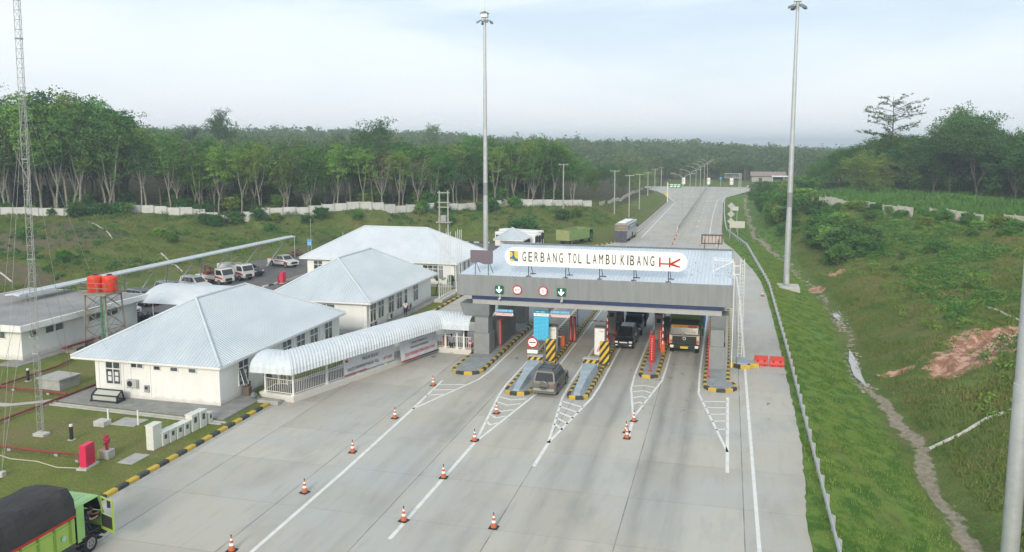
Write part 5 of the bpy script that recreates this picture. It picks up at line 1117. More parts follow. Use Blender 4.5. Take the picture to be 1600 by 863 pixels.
# row of vehicles under the long carport
WP = carpaint('white_car_paint', (.62, .62, .61), 0); SILV = carpaint('silver_paint', (.30, .31, .32), .5); REDS = mat('stripe_red', (.42, .02, .03), rough=.4)
PROF = [(-2.15, .35), (-2.2, .9), (1.1, .98), (2.05, .8), (2.2, .62), (2.2, .35)]
def pickup(label, loc, rz, col=WP, stripe=True, bar=False):
    r = root('pickup', label, 'pickup truck', loc, rz, 'service vehicles under the carport'); W2 = .9
    m = MB(); m.loft([[(x, y, z) for y, z in p] for x, p in ((-W2, [(-2.5, .45), (-2.5, 1.0), (1.4, 1.02), (2.45, .92), (2.55, .45)]), (-W2 + .08, [(-2.55, .45), (-2.55, 1.06), (1.4, 1.1), (2.5, .98), (2.6, .45)]), (W2 - .08, [(-2.55, .45), (-2.55, 1.06), (1.4, 1.1), (2.5, .98), (2.6, .45)]), (W2, [(-2.5, .45), (-2.5, 1.0), (1.4, 1.02), (2.45, .92), (2.55, .45)]))]); part(m, 'body', col, r)
    part(MB().box(-W2 + .12, -2.45, 1.07, W2 - .12, -.75, 1.12), 'load_bed', REDS if stripe else DARK, r)
    B = [(-.82, -.7, 1.06), (.82, -.7, 1.06), (.82, 1.35, 1.06), (-.82, 1.35, 1.06)]; T = [(-.68, -.5, 1.72), (.68, -.5, 1.72), (.68, .7, 1.72), (-.68, .7, 1.72)]
    part(MB().loft([B, T]), 'cabin', col, r); part(MB().add(inset([B[2], B[3], T[3], T[2]], .06, .94, .1, .9), [(0, 1, 2, 3)]), 'windshield', CARGLASS, r)
    for q in ([B[1], B[2], T[2], T[1]], [B[3], B[0], T[0], T[3]]):
        for a in (0, 1): part(MB().add(inset(q, .06 + .44 * a, .48 + .44 * a, .12, .88), [(0, 1, 2, 3)]), 'side_window', CARGLASS, r)
    if stripe:
        for sg in (-1, 1): part(MB().add([(sg * .905, -.8, .95), (sg * .905, 1.0, 1.0), (sg * .905, 2.2, .82), (sg * .905, 2.3, .7), (sg * .905, 1.0, .88), (sg * .905, -.8, .82)], [(0, 1, 2, 3, 4, 5)]), 'red_stripe', REDS, r)
    for sg in (-1, 1):
        for y in (1.6, -1.55): part(MB().disc((sg * .903, y, .42), (sg, 0, 0), .45, n=16), 'wheel_arch', DARK, r); wheel(r, sg * .93, y, .39, .25, sg)
        part(MB().box(sg * .55, 2.48, .75, sg * .85, 2.6, .92, b=.02), 'headlight', LENS, r)
    part(MB().box(-.5, 2.56, .6, .5, 2.62, .88), 'grille', DARK, r); return r
pickup('white pickup with red bed and stripe parked at the far end of the carport', (-63.4, 109.0, .004), R(-112))
def towtruck(label, loc, rz, crane):
    r = root('service_truck', label, 'truck', loc, rz, 'service vehicles under the carport')
    truck_cab(r, 1.8, .9, 2.5, .5, 2.15, WP, .35)
    for sg in (-1, 1):
        part(MB().add([(sg * .91, .95, 1.2), (sg * .91, 2.4, 1.0), (sg * .91, 2.45, .8), (sg * .91, .95, .95)], [(0, 1, 2, 3)]), 'red_stripe', REDS, r)
        for y in (1.7, -1.7): wheel(r, sg * .92, y, .38, .3, sg)
        part(MB().box(sg * .5, 2.46, .75, sg * .82, 2.52, .95, b=.02), 'headlight', LENS, r)
    part(MB().box(-.92, -3.0, .7, .92, .75, 1.1 if crane else 2.0, b=.03), 'body', WP, r); part(MB().box(-.93, -3.0, .62, .93, .75, .699), 'red_sill', REDS, r)
    part(MB().box(-.5, 2.5, .55, .5, 2.53, .9), 'grille', DARK, r)
    if crane:
        m = MB(); m.tube([(-.4, .4, 1.1), (-.2, -1.0, 1.9), (0, -2.2, 2.25)], .11, n=6); m.tube([(.4, .4, 1.1), (.2, -1.0, 1.9), (0, -2.2, 2.25)], .11, n=6); m.tube([(0, -2.2, 1.1), (0, -2.2, 2.3)], .1, n=6); m.box(-.5, -2.0, 1.1, .5, -1.0, 1.45); part(m, 'crane', mat('crane_maroon', (.16, .03, .025), (.12, .05, .04), .7, 3), r)
    else: part(MB().box(-.6, -.3, 2.001, .6, .4, 2.25, b=.05), 'roof_unit', STEEL2, r)
    return r
towtruck('white and red tow truck with maroon crane under the carport', (-64.0, 93.2, .004), R(-108), True)
towtruck('white service truck with red stripe beside the tow truck', (-63.4, 97.0, .004), R(-110), False)
car('black car parked between the service trucks and the pickup', 'car', (-63.8, 100.6, .004), R(-110), 4.3, 1.7, 1.45, bk, PROF, (-1.4, 1.1, -1.0, .3, .95))
car('white people carrier with roof rack parked beside the tow truck', 'car', (-63.8, 88.6, .004), R(-108), 4.4, 1.72, 1.68, WP, PROF, (-2.1, 1.25, -1.9, .4, .96))
car('dark green car with pale roof parked between white people carrier and curved shelter', 'car', (-64.4, 84.6, .004), R(-108), 4.4, 1.72, 1.6, carpaint('dark_green_paint', (.03, .05, .04), .1), PROF, (-2.1, 1.2, -1.9, .4, .96), roofmat=SILV)
car('silver people carrier parked beside the white van, nearest end of the carport', 'car', (-63.5, 78.6, .004), R(-105), 4.5, 1.75, 1.75, SILV, PROF, (-2.1, 1.2, -1.9, .5, .96))
car('white van-like car with dark windscreen behind the water tower', 'van', (-62.2, 73.6, .004), R(-105), 4.6, 1.78, 1.85, WP, PROF, (-2.15, 1.5, -2.05, .9, .96), name='parked_van')
car('dark car mostly hidden under the near end of the carport', 'car', (-65.0, 70.2, .004), R(-105), 4.2, 1.7, 1.5, bk, PROF, (-1.6, 1.1, -1.2, .3, .95))
# motorcycles
def bike(lab, x, y, rz, col):
    r = root('motorcycle', lab, 'motorcycle', (x, y, .004), rz, 'motorcycles parked behind the nearest office')
    m = MB(); m.tube([(0, -.55, .3), (0, -.1, .55), (0, .35, .75), (0, .6, .32)], [.05, .12, .1, .04], n=8); m.tube([(0, -.75, .72), (0, -.2, .78), (0, .25, .62)], [.06, .12, .08], n=8); m.tube([(0, .42, .7), (0, .36, 1.0)], .09, n=8); part(m, 'body', col, r)
    for y_ in (-.6, .62): m = MB(); m.tube([(-.05, y_, .29), (.05, y_, .29)], .29, n=14); part(m, 'wheel', BLACK, r)
    part(MB().tube([(-.33, .3, 1.02), (0, .38, .98), (.33, .3, 1.02)], .022, n=5), 'handlebar', DARK, r); part(MB().box(-.11, -.75, .78, .11, .1, .86, b=.03), 'seat', BLACK, r)
BC = [carpaint('bike_blue', (.04, .12, .30), .2), bk, carpaint('bike_navy', (.03, .05, .12), .2), carpaint('bike_silver', (.3, .32, .35), .4)]
for k in range(6): bike('motorcycle %s of the tight row between the water tower and the nearest roof' % ['nearest', 'second', 'third', 'fourth', 'fifth', 'farthest blue'][k], -57.2 + .1 * k, 68.3 + k * .62, R(100), BC[(1, 2, 1, 2, 3, 0)[k]])
for k in range(4): bike('black motorcycle %s under the curved shelter' % ['nearest', 'second', 'third', 'last'][k], -54.5 + .15 * k, 74.0 + k * .9, R(80), bk)

# ------------------------------------------------------------------ people
def person(label, loc, rz, joints, shirt, short, hairlen=0, longleg=False):
    """joints: dict of pose points in metres, facing +y"""
    o = None
    def skin(chains, radii, name, material, parent=None, sub=1):
        verts = []; edges = []; rad = []
        idx = {}
        for ch in chains:
            for a in ch:
                if a not in idx: idx[a] = len(verts); verts.append(joints[a]); rad.append(radii[a])
            for a, b in zip(ch[:-1], ch[1:]): edges.append((idx[a], idx[b]))
        me = bpy.data.meshes.new(name); me.from_pydata(verts, edges, []); ob = bpy.data.objects.new(name, me); COL.objects.link(ob)
        md = ob.modifiers.new('s', 'SKIN'); 
        for i, v in enumerate(me.skin_vertices[0].data): v.radius = rad[i] if isinstance(rad[i], tuple) else (rad[i], rad[i]); v.use_root = (i == 0)
        sb_ = ob.modifiers.new('u', 'SUBSURF'); sb_.levels = sub; sb_.render_levels = sub
        bpy.context.view_layer.update(); ev = ob.evaluated_get(bpy.context.evaluated_depsgraph_get()); m2 = bpy.data.meshes.new_from_object(ev); bpy.data.objects.remove(ob)
        m2.materials.clear(); m2.materials.append(material); m2.polygons.foreach_set('use_smooth', [True] * len(m2.polygons))
        o2 = bpy.data.objects.new(name, m2); COL.objects.link(o2); o2.parent = parent
        return o2
    r = root('person', label, 'person', loc, rz)
    rad = dict(hip=(.15, .12), chest=(.17, .115), neck=.055, chin=(.065, .075), head=(.078, .095), crown=(.06, .07), nose=.02, nt=.014, shl=.065, shr=.065, ell=.042, elr=.042, wrl=.03, wrr=.03, hal=(.042, .022), har=(.042, .022), hl=.092, hr=.092, kl=.058, kr=.058, al=.036, ar=.036, tl=(.04, .03), tr=(.04, .03),
               f1l=.011, f1r=.011, thl=.012, thr=.012, f2l=.011, f2r=.011, f3l=.011, f3r=.011, f4l=.010, f4r=.010)
    ch = [('hip', 'chest', 'neck', 'chin', 'head', 'crown'), ('head', 'nose'), ('chest', 'shl', 'ell', 'wrl', 'hal'), ('chest', 'shr', 'elr', 'wrr', 'har'), ('hip', 'hl', 'kl', 'al', 'tl'), ('hip', 'hr', 'kr', 'ar', 'tr')]
    for s in 'lr':
        h = Vector(joints['ha' + s]); w_ = Vector(joints['wr' + s]); d = (h - w_).normalized(); sd_ = d.cross(Vector((1, 0, 0))).normalized()
        for k in range(4): joints['f%d%s' % (k + 1, s)] = tuple(h + d * (.085 - .012 * abs(k - 1.5)) + sd_ * (.02 * (k - 1.5)))
        joints['th' + s] = tuple(w_.lerp(h, .4) + sd_ * .05 + d * .03); ch += [('ha' + s, 'f%d%s' % (k, s)) for k in (1, 2, 3, 4)] + [('wr' + s, 'th' + s)]
    skin(ch, rad, 'body', SKIN, r)
    big = {k: (tuple(a * 1.22 for a in v) if isinstance(v, tuple) else v * 1.25) for k, v in rad.items()}
    joints['ml'] = tuple(Vector(joints['shl']).lerp(Vector(joints['ell']), .75)); joints['mr'] = tuple(Vector(joints['shr']).lerp(Vector(joints['elr']), .75)); big['ml'] = .062; big['mr'] = .062
    joints['nb'] = tuple(Vector(joints['chest']).lerp(Vector(joints['neck']), .75)); big['nb'] = .08
    skin([('hip', 'chest', 'nb'), ('chest', 'shl', 'ml'), ('chest', 'shr', 'mr')], big, 'shirt', shirt, r)
    joints['sl'] = tuple(Vector(joints['hl']).lerp(Vector(joints['kl' if not longleg else 'al']), .9)); joints['sr'] = tuple(Vector(joints['hr']).lerp(Vector(joints['kr' if not longleg else 'ar']), .9)); big['sl'] = big['sr'] = .085 if not longleg else .055
    big['hip'] = (.17, .14)
    if longleg: skin([('hip', 'hl', 'kl', 'sl'), ('hip', 'hr', 'kr', 'sr')], {**big, 'kl': .072, 'kr': .072}, 'trousers', short, r)
    else: skin([('hip', 'hl', 'sl'), ('hip', 'hr', 'sr')], big, 'shorts', short, r)
    hd = Vector(joints['head']); m = MB(); m.ball((hd.x, hd.y - .018, hd.z + .035), .108, sc_=(.92, 1.0, 1.0), n=12, m=8); part(m, 'hair', HAIR, r, smooth=True)
    m = MB()
    for sx in (-1, 1): m.ball((hd.x + sx * .033, hd.y + .088, hd.z - .0), .011)
    part(m, 'eyes', INK, r); m = MB(); m.box(hd.x - .025, hd.y + .088, hd.z - .068, hd.x + .025, hd.y + .096, hd.z - .058); part(m, 'mouth', mat('lip', (.2, .07, .06), rough=.6), r)
    for s in 'lr':
        a = Vector(joints['a' + s]); part(MB().box(a.x - .045, a.y - .06, a.z - .075, a.x + .045, a.y + .19, a.z - .01, b=.02), 'shoe', BLACK, r)
    return r
def pose(**k):
    j = dict(hip=(0, 0, .93), chest=(0, .0, 1.28), neck=(0, .0, 1.47), chin=(0, .02, 1.53), head=(0, .01, 1.60), crown=(0, -.01, 1.66), nose=(0, .10, 1.585), shl=(-.17, 0, 1.40), shr=(.17, 0, 1.40), ell=(-.25, -.03, 1.12), elr=(.25, -.03, 1.12), wrl=(-.25, .10, .90), wrr=(.25, .10, .90), hal=(-.24, .14, .82), har=(.24, .14, .82),
             hl=(-.09, 0, .86), hr=(.09, 0, .86), kl=(-.11, .02, .48), kr=(.11, .02, .48), al=(-.12, -.02, .09), ar=(.12, -.02, .09), tl=(-.13, .12, .04), tr=(.13, .12, .04)); j.update(k); return j
C_BLUE = mat('shirt_light_blue', (.20, .27, .36), (.16, .22, .3), .9, 8); C_DK = mat('cloth_dark', (.03, .035, .045), rough=.9); C_WH = mat('shirt_white', (.6, .6, .6), rough=.9); C_NV = mat('cloth_navy', (.02, .03, .07), rough=.9); C_OR = mat('vest_orange', (.65, .13, .03), rough=.8)
person('person in light blue shirt and dark shorts standing outside the walkway fence, back to us', (-22.75, 66.55, .004), R(-8), pose(wrl=(-.12, -.12, 1.0), ell=(-.28, -.06, 1.13), hal=(-.04, -.15, .98), wrr=(.16, .14, 1.12), har=(.08, .17, 1.12)), C_BLUE, C_DK)
person('person in dark clothes standing inside the fence at the far end of the walkway', (-21.95, 67.9, .45), R(170), pose(ell=(-.24, .02, 1.15), wrl=(-.12, .18, 1.16), hal=(-.05, .2, 1.18)), C_DK, C_DK, longleg=True)
person('person in white shirt with dark backpack walking between the middle office and flagpoles', (-32.0, 79.0, .17), R(20), pose(kl=(-.1, .14, .5), al=(-.1, .2, .1), tl=(-.1, .34, .06), kr=(.1, -.04, .47), ar=(.1, -.26, .14), tr=(.1, -.16, .05), wrl=(-.26, -.12, .93), hal=(-.26, -.14, .85), elr=(.26, .06, 1.14), wrr=(.22, .22, 1.05), har=(.2, .28, 1.05)), C_WH, C_NV, longleg=True)
# driver half climbing out of the green cab
person('driver in navy shirt leaning out of the open door of the lime green truck', (-27.05, 28.95, .62), R(-50), pose(hip=(0, -.05, .80), chest=(0, .10, 1.08), neck=(0, .20, 1.24), chin=(0, .25, 1.28), head=(0, .26, 1.34), crown=(0, .26, 1.41), nose=(0, .36, 1.31), shl=(-.17, .12, 1.18), shr=(.17, .12, 1.18), ell=(-.27, .28, 1.0), elr=(.27, .26, .98), wrl=(-.2, .45, 1.05), wrr=(.2, .42, 1.02), hal=(-.17, .52, 1.08), har=(.17, .49, 1.04), hl=(-.09, -.05, .74), hr=(.09, -.05, .74), kl=(-.12, .22, .48), kr=(.12, .12, .42), al=(-.12, .12, .15), ar=(.12, .0, .12), tl=(-.12, .24, .10), tr=(.12, .12, .07)), C_NV, C_DK, longleg=True)

# ------------------------------------------------------------------ buildings
def ribs(mb, poly, up, spacing, hgt=.05, wd=.05, mi=0):
    """standing ribs on a planar convex roof face, running up the slope"""
    pv = [Vector(p) for p in poly]; n = (pv[1] - pv[0]).cross(pv[2] - pv[0]).normalized(); 
    if n.z < 0: n = -n
    u = Vector(up); u = (u - n * u.dot(n)).normalized(); s = n.cross(u).normalized(); o = pv[0]
    q = [((p - o).dot(s), (p - o).dot(u)) for p in pv]; lo = min(a for a, b in q); hi = max(a for a, b in q); k = lo + spacing * .5
    while k < hi:
        ys = []
        for (a0, b0_), (a1, b1_) in zip(q, q[1:] + q[:1]):
            if (a0 - k) * (a1 - k) < 0: t = (k - a0) / (a1 - a0); ys.append(b0_ + (b1_ - b0_) * t)
        if len(ys) >= 2:
            y0, y1 = min(ys) , max(ys) - .02
            if y1 - y0 > .1:
                A = o + s * k + u * y0 + n * .002; B = o + s * k + u * y1 + n * .002
                mb.add([A - s * wd, A + n * hgt, A + s * wd, B - s * wd, B + n * hgt, B + s * wd], [(0, 1, 4, 3), (1, 2, 5, 4), (0, 2, 1), (3, 4, 5)], mi)
        k += spacing
def hip_roof(r, x0, x1, y0, y1, ze, zr, ra, rb, material, along='y', overs=0, sp=.27):
    if along == 'y': A = ((x0 + x1) / 2, ra, zr); B = ((x0 + x1) / 2, rb, zr)
    else: A = (ra, (y0 + y1) / 2, zr); B = (rb, (y0 + y1) / 2, zr)
    c = [(x0, y0, ze), (x1, y0, ze), (x1, y1, ze), (x0, y1, ze)]
    F = ([(c[0], c[1], A), (0, 1, 0)], [(c[1], c[2], B, A), (-1, 0, 0)], [(c[2], c[3], B), (0, -1, 0)], [(c[3], c[0], A, B), (1, 0, 0)]) if along == 'y' else ([(c[0], c[1], B, A), (0, 1, 0)], [(c[1], c[2], B), (-1, 0, 0)], [(c[2], c[3], A, B), (0, -1, 0)], [(c[3], c[0], A), (1, 0, 0)])
    m = MB()
    for f, up in F: m.add(f, [tuple(range(len(f)))]); ribs(m, f, up, sp)
    part(m, 'roof', material, r, True)
    m = MB(); hw = .14
    for a, b in ((c[0], A), (c[1], A if along == 'y' else B), (c[2], B), (c[3], B if along == 'y' else A), (A, B)): m.tube([(a[0], a[1], a[2] + .06), (b[0], b[1], b[2] + .06)], hw * .6, n=6)
    part(m, 'ridge_cap', ROOFN, r, True)
    m = MB(); t = .16; m.box(x0, y0, ze - t, x1, y0 + .05, ze - .004); m.box(x0, y1 - .05, ze - t, x1, y1, ze - .004); m.box(x0, y0 + .051, ze - t, x0 + .05, y1 - .051, ze - .004); m.box(x1 - .05, y0 + .051, ze - t, x1, y1 - .051, ze - .004)
    m.box(x0 + .06, y0 + .06, ze - .12, x1 - .06, y1 - .06, ze - .09)
    part(m, 'fascia', WHITE, r, True)
PAPER = mat('paper_white', (.7, .7, .68), rough=.8)
def window(r, x, y, z, w_, h, face, cols=2, tr=.3, paper=False, openp=False):
    """face '-y' or '+x'; (x,y,z) lower corner; frame with a transom row over tall lights"""
    m = MB(); g = MB(); t = .055
    def bx(mb, a0, z0, a1, z1, o0, o1, mi=0):
        if face == '-y': mb.box(x + a0, y - o1, z + z0, x + a1, y - o0, z + z1, mi)
        else: mb.box(x + o0, y + a0, z + z0, x + o1, y + a1, z + z1, mi)
    bx(m, -t, -t, w_ + t, 0, 0, .07); bx(m, -t, h, w_ + t, h + t, 0, .07); bx(m, -t, 0, 0, h, 0, .07); bx(m, w_, 0, w_ + t, h, 0, .07)
    for k in range(1, cols): bx(m, w_ * k / cols - t * .6, 0, w_ * k / cols + t * .6, h, .0, .065)
    if tr: bx(m, 0, h * (1 - tr) - t * .6, w_, h * (1 - tr) + t * .6, 0, .06)
    bx(g, 0, 0, w_, h, .005, .02)
    f = part(m, 'window', WHITE, r, True); part(g, 'pane', GLASS, r, True, parent=f)
    if paper:
        p = MB()
        for k in range(cols):
            a = w_ * k / cols + .12
            for q0, q1 in ((.12, .32), (.38, .55)): p = MB(); bx(p, a, h * q0, a + w_ / cols * .48, h * q1, .022, .026); part(p, 'notice', PAPER, r, True, parent=f)
    if openp:
        p = MB(); 
        if face == '+x': p.add([(x + .08, y + .05, z + h * .65), (x + .08, y + w_ / cols - .05, z + h * .65), (x + .42, y + w_ / cols - .05, z + .02), (x + .42, y + .05, z + .02)], [(0, 1, 2, 3)]); p.tube([(x + .08, y + .05, z + h * .65), (x + .42, y + .05, z + .02), (x + .42, y + w_ / cols - .05, z + .02), (x + .08, y + w_ / cols - .05, z + h * .65)], .03, 1, 4)
        part(p, 'open_sash', [GLASS, WHITE], r, True, parent=f)
    return f
def pilaster(r, x, y, z0, z1, face='-y', w_=.3):
    m = MB(); m.box(x, y - .05, z0, x + w_, y - .003, z1) if face == '-y' else m.box(x + .003, y, z0, x + .05, y + w_, z1); part(m, 'pilaster', WHITEWALL, r, True)
def acunit(lab, x, y, z, face='-y'):
    r = root('air_conditioner', lab, 'air conditioner', (x, y, z), 0 if face == '-y' else math.pi / 2, group='outdoor air conditioner units')
    part(MB().box(-.4, -.32, 0, .4, -.02, .55, b=.02), 'casing', mat('ac_grey', (.45, .45, .44), rough=.5), r); m = MB(); m.tube([(-.12, -.34, .28), (-.12, -.325, .28)], .21, n=16); part(m, 'fan_grille', DARK, r)
    part(MB().box(-.38, -.3, -.05, -.33, 0, 0).box(.33, -.3, -.05, .38, 0, 0), 'bracket', STEEL2, r)
# nearest office
o1 = root('office_building', 'nearest white office with pale blue hipped roof, left of the covered walkway', 'office building', (-38, 56, 0), group='white hipped-roof offices')
WX0, WX1, WY0, WY1 = -43.2, -33.15, 48.15, 66.2
part(MB().box(WX0, WY0, 0, WX1, WY1, 2.97), 'wall', WHITEWALL, o1, True)
hip_roof(o1, -44.9, -32.8, 47.75, 66.8, 3.0, 6.35, 53.9, 60.6, ROOF)
part(MB().box(WX0 - .01, WY0 - .06, .22, WX1 + .06, WY0 - .003, .42), 'plinth', WHITEWALL, o1, True)
window(o1, -42.25, WY0, 1.15, 1.15, 1.55, '-y', 2, .3, True)
for x in (-43.0, -40.95, -40.35, -38.75): pilaster(o1, x, WY0, .42, 2.83, '-y', .14)
window(o1, -40.15, WY0, 2.45, .95, .26, '-y', 2, 0); window(o1, -38.3, WY0, 2.4, .5, .26, '-y', 1, 0)
for x in (-36.95, -35.5): window(o1, x, WY0, 2.4, .55, .26, '-y', 1, 0)
for y, ww, op in ((50.4, 1.2, True), (56.4, 1.3, False), (58.6, 1.3, False), (60.8, 1.3, False), (63.4, 1.3, False)): window(o1, WX1, y, 1.0, ww, 1.7, '+x', 2, .3, op, op)
for y in (52.4, 55.9, 58.1, 60.3, 62.5): pilaster(o1, WX1, y, .2, 2.83, '+x', .22)
part(MB().box(WX1 + .003, 53.6, .2, WX1 + .05, 54.7, 2.4), 'door', mat('door_glass', (.10, .12, .12), rough=.2), o1, True)
acunit('grey air conditioner on the front wall of the nearest office', -40.0, WY0, 1.05)
r = root('meter_box', 'small grey meter box on the front wall of the nearest office', 'meter box', (-38.9, WY0, .75)); part(MB().box(-.2, -.16, 0, .2, -.01, .5, b=.02), 'case', STEEL2, r); part(MB().box(-.12, -.175, .22, .12, -.161, .42), 'dial_window', GLASS, r)
r = root('steel_rack', 'black steel frame rack leaning on the paving before the nearest office', 'rack', (-41.4, 47.2, .22))
m = MB()
for x in (-1.05, 1.05): m.tube([(x, -.45, 0), (x, -.35, .45), (x, .1, .75), (x, .3, 0)], .07, n=6); m.box(x - .08, -.5, 0, x + .08, .35, .12)
for y, z in ((-.45, .08), (-.35, .45), (.1, .75), (.3, .1)): m.tube([(-1.05, y, z), (1.05, y, z)], .05, n=6)
part(m, 'frame', DARK, r); part(MB().add([(-.95, -.34, .42), (.95, -.34, .42), (.95, .08, .70), (-.95, .08, .70)], [(0, 1, 2, 3)]).box(-.95, -.4, .1, .95, -.38, .4), 'sheet', mat('sheet_pale', (.45, .46, .42), rough=.5), r)
r = root('wooden_crate', 'brown box standing by the side wall of the nearest office', 'crate', (-32.75, 51.0, .22)); part(MB().box(-.25, -.4, 0, .25, .0, .6, b=.02), 'box', mat('crate_brown', (.12, .10, .07), (.16, .13, .1), .9, 5), r); part(MB().box(-.3, .15, 0, -.2, .6, .8), 'board', mat('crate_board', (.22, .12, .08), rough=.8), r)
# middle office
o2 = root('office_building', 'middle white office with pale blue hipped roof and air conditioners on its lane side', 'office building', (-38, 80, 0), group='white hipped-roof offices')
X0, X1, Y0, Y1 = -43.0, -33.1, 71.9, 89.6; part(MB().box(X0, Y0, 0, X1, Y1, 2.97), 'wall', WHITEWALL, o2, True)
hip_roof(o2, -43.9, -32.45, 71.35, 90.0, 3.0, 6.45, 76.3, 84.4, ROOF)
window(o2, -41.9, Y0, .95, 1.5, 1.6, '-y', 2, .33); window(o2, -38.15, Y0, .95, 1.7, 1.65, '-y', 2, .3); window(o2, -40.3, Y0, 1.8, 1.3, .8, '-y', 2, .5)
pilaster(o2, -38.6, Y0, .17, 2.83, '-y', .12); pilaster(o2, -33.6, Y0, .17, 2.83, '-y', .12)
for y in (72.6, 74.5, 77.1, 79.3, 81.4, 84.0): window(o2, X1, y, .85, 1.35 if y != 81.4 else .7, 1.75, '+x', 2 if y != 81.4 else 1, .33)
for k, (y, lab) in enumerate(((72.3, 'first'), (73.3, 'second'), (77.2, 'third'), (81.6, 'fourth'), (82.5, 'fifth'))): acunit('dark-fanned air conditioner, %s along the lane side of the middle office' % lab, X1, y, .35, '+x')
# far office
o3 = root('office_building', 'largest farther office with long pale hipped roof behind the flagpoles', 'office building', (-44, 105, 0), group='white hipped-roof offices')
X0, X1, Y0, Y1 = -54.0, -33.4, 99.0, 111.2; part(MB().box(X0, Y0, 0, X1, Y1, 2.97), 'wall', WHITEWALL, o3, True)
hip_roof(o3, -54.85, -32.8, 98.4, 111.8, 3.0, 6.7, -48.4, -39.2, ROOFN, 'x', sp=.3)
window(o3, -37.6, Y0, .85, 2.7, 1.7, '-y', 4, .25); window(o3, -53.0, Y0, 1.0, 1.2, 1.6, '-y', 2, .3)
for y in (99.6, 101.2, 102.8, 104.6): window(o3, X1, y, .4, .7, 2.4, '+x', 1, 0)
# small guard house
o4 = root('guard_house', 'tiny hut with pale blue pyramid roof left of the white coaches', 'hut', (-32.6, 131, 0))
part(MB().box(-35.6, 129.2, 0, -32.6, 133.0, 2.55), 'wall', WHITEWALL, o4, True); hip_roof(o4, -36.6, -31.6, 128.4, 133.8, 2.6, 4.3, 131.0, 131.2, ROOF, 'y', sp=.3); window(o4, -35.0, 129.2, 1.0, 1.4, 1.1, '-y', 2, 0)
# flat-roofed plant room
o5 = root('plant_room', 'flat-roofed white service building at the left edge behind the lattice mast', 'service building', (-60, 60, 0))
part(MB().box(-69, 54.7, 0, -56.2, 68.6, 2.75), 'wall', WHITEWALL, o5, True)
part(MB().box(-69.6, 53.8, 2.752, -55.3, 69.2, 3.25), 'roof_edge', WHITEWALL, o5, True)
part(MB().box(-69.35, 54.05, 3.252, -55.55, 68.95, 3.275), 'roof', mat('bitumen_stained', (.24, .24, .25), (.33, .32, .31), .9, .35, detail=8, bump=.3), o5, True)
for x in (-58.6, -62): window(o5, x, 54.7, 1.95, .8, .5, '-y', 1, 0)
for y, c in ((55.6, 1), (57.2, 1), (58.3, 1), (62.2, 2), (64.2, 2)): window(o5, -56.2, y, 1.9, .9 if c == 1 else 1.7, .55, '+x', c, 0)
pilaster(o5, -56.2, 59.7, 0, 2.75, '+x', .25)

# ------------------------------------------------------------------ covered walkway
wk = root('covered_walkway', 'white barrel-roofed walkway with railings running from the nearest office to the toll gate', 'covered walkway', (-29, 51, 0))
def barrel(path, wd, z0, rise, endcaps=True):
    """corrugated half-barrel swept along a plan polyline; mitred at the bend"""
    m = MB(); pp = [Vector((p[0], p[1], 0)) for p in path]; rows = []; n = 12
    for i in range(len(pp) - 1):
        d = (pp[i + 1] - pp[i]).normalized(); nn = Vector((-d.y, d.x, 0)); L_ = (pp[i + 1] - pp[i]).length; K = int(L_ / .15)
        def mit(j):
            if 0 < j < len(pp) - 1:
                a = (pp[j] - pp[j - 1]).normalized(); b = (pp[j + 1] - pp[j]).normalized(); na = Vector((-a.y, a.x, 0)); nb = Vector((-b.y, b.x, 0)); q = (na + nb).normalized(); return q / q.dot(nn)
            return nn
        m0, m1_ = mit(i), mit(i + 1)
        for k in range(K + 1):
            t = k / K; e = .05 if k % 2 else 0; ring = []
            for a in range(n + 1):
                th = math.pi * a / n; off = math.cos(th) * (wd / 2 + e); zz = z0 + math.sin(th) ** .8 * (rise + e)
                A = pp[i] + m0 * off; B = pp[i + 1] + m1_ * off; p = A.lerp(B, t); ring.append((p.x, p.y, zz))
            rows.append(ring)
    m.loft(rows, closed=False, cap=False); return m
WPATH = [(-31.5, 50.9), (-29.53, 50.9), (-24.37, 66.9), (-20.75, 66.9)]
part(barrel(WPATH, 3.4, 2.4, 1.12), 'roof', BARREL, wk, True, smooth=False)
base = [(-31.9, 51.0), (-29.0, 50.62), (-24.2, 66.6), (-20.9, 66.35), (-20.9, 68.9), (-25.6, 68.9), (-30.9, 53.2), (-31.9, 53.2)]
part(MB().prism(base, 0, .45), 'base', WHITEWALL, wk, True)
part(MB().prism([(-31.8, 51.25), (-29.2, 50.95), (-24.45, 66.85), (-21.0, 66.6), (-21.0, 68.7), (-25.4, 68.7), (-30.8, 53.1), (-31.8, 53.1)], .40, .455), 'floor', mat('walk_floor', (.17, .165, .155), (.13, .125, .12), .7, 2), wk, True)
RA, RB_, RC_, RD = Vector((-31.6, 51.15, 0)), Vector((-29.12, 50.85, 0)), Vector((-24.35, 66.72, 0)), Vector((-20.95, 66.5, 0))
def railing(a, b, posts):
    m = MB(); L_ = (b - a).length; n = int(L_ / .17)
    for z in (.55, 1.5): m.tube([(a.x, a.y, z), (b.x, b.y, z)], .028, n=5)
    for k in range(n): p = a.lerp(b, (k + .5) / n); m.tube([(p.x, p.y, .55), (p.x, p.y, 1.5)], .017, n=4)
    part(m, 'railing', WHITE, wk, True)
    for t in posts:
        p = a.lerp(b, t); q = MB(); q.box(p.x - .06, p.y - .06, .45, p.x + .06, p.y + .06, 2.5); q.box(p.x - .14, p.y - .14, .45, p.x + .14, p.y + .14, .52); part(q, 'post', WHITE, wk, True)
railing(RA, RB_, (.05, 1)); railing(RB_, RC_, (.2, .4, .6, .8, 1)); railing(RC_, RD, (.3, .62, .8))
back = [(-31.5, 53.0), (-30.8, 53.0), (-25.5, 68.7), (-21.2, 68.7)]
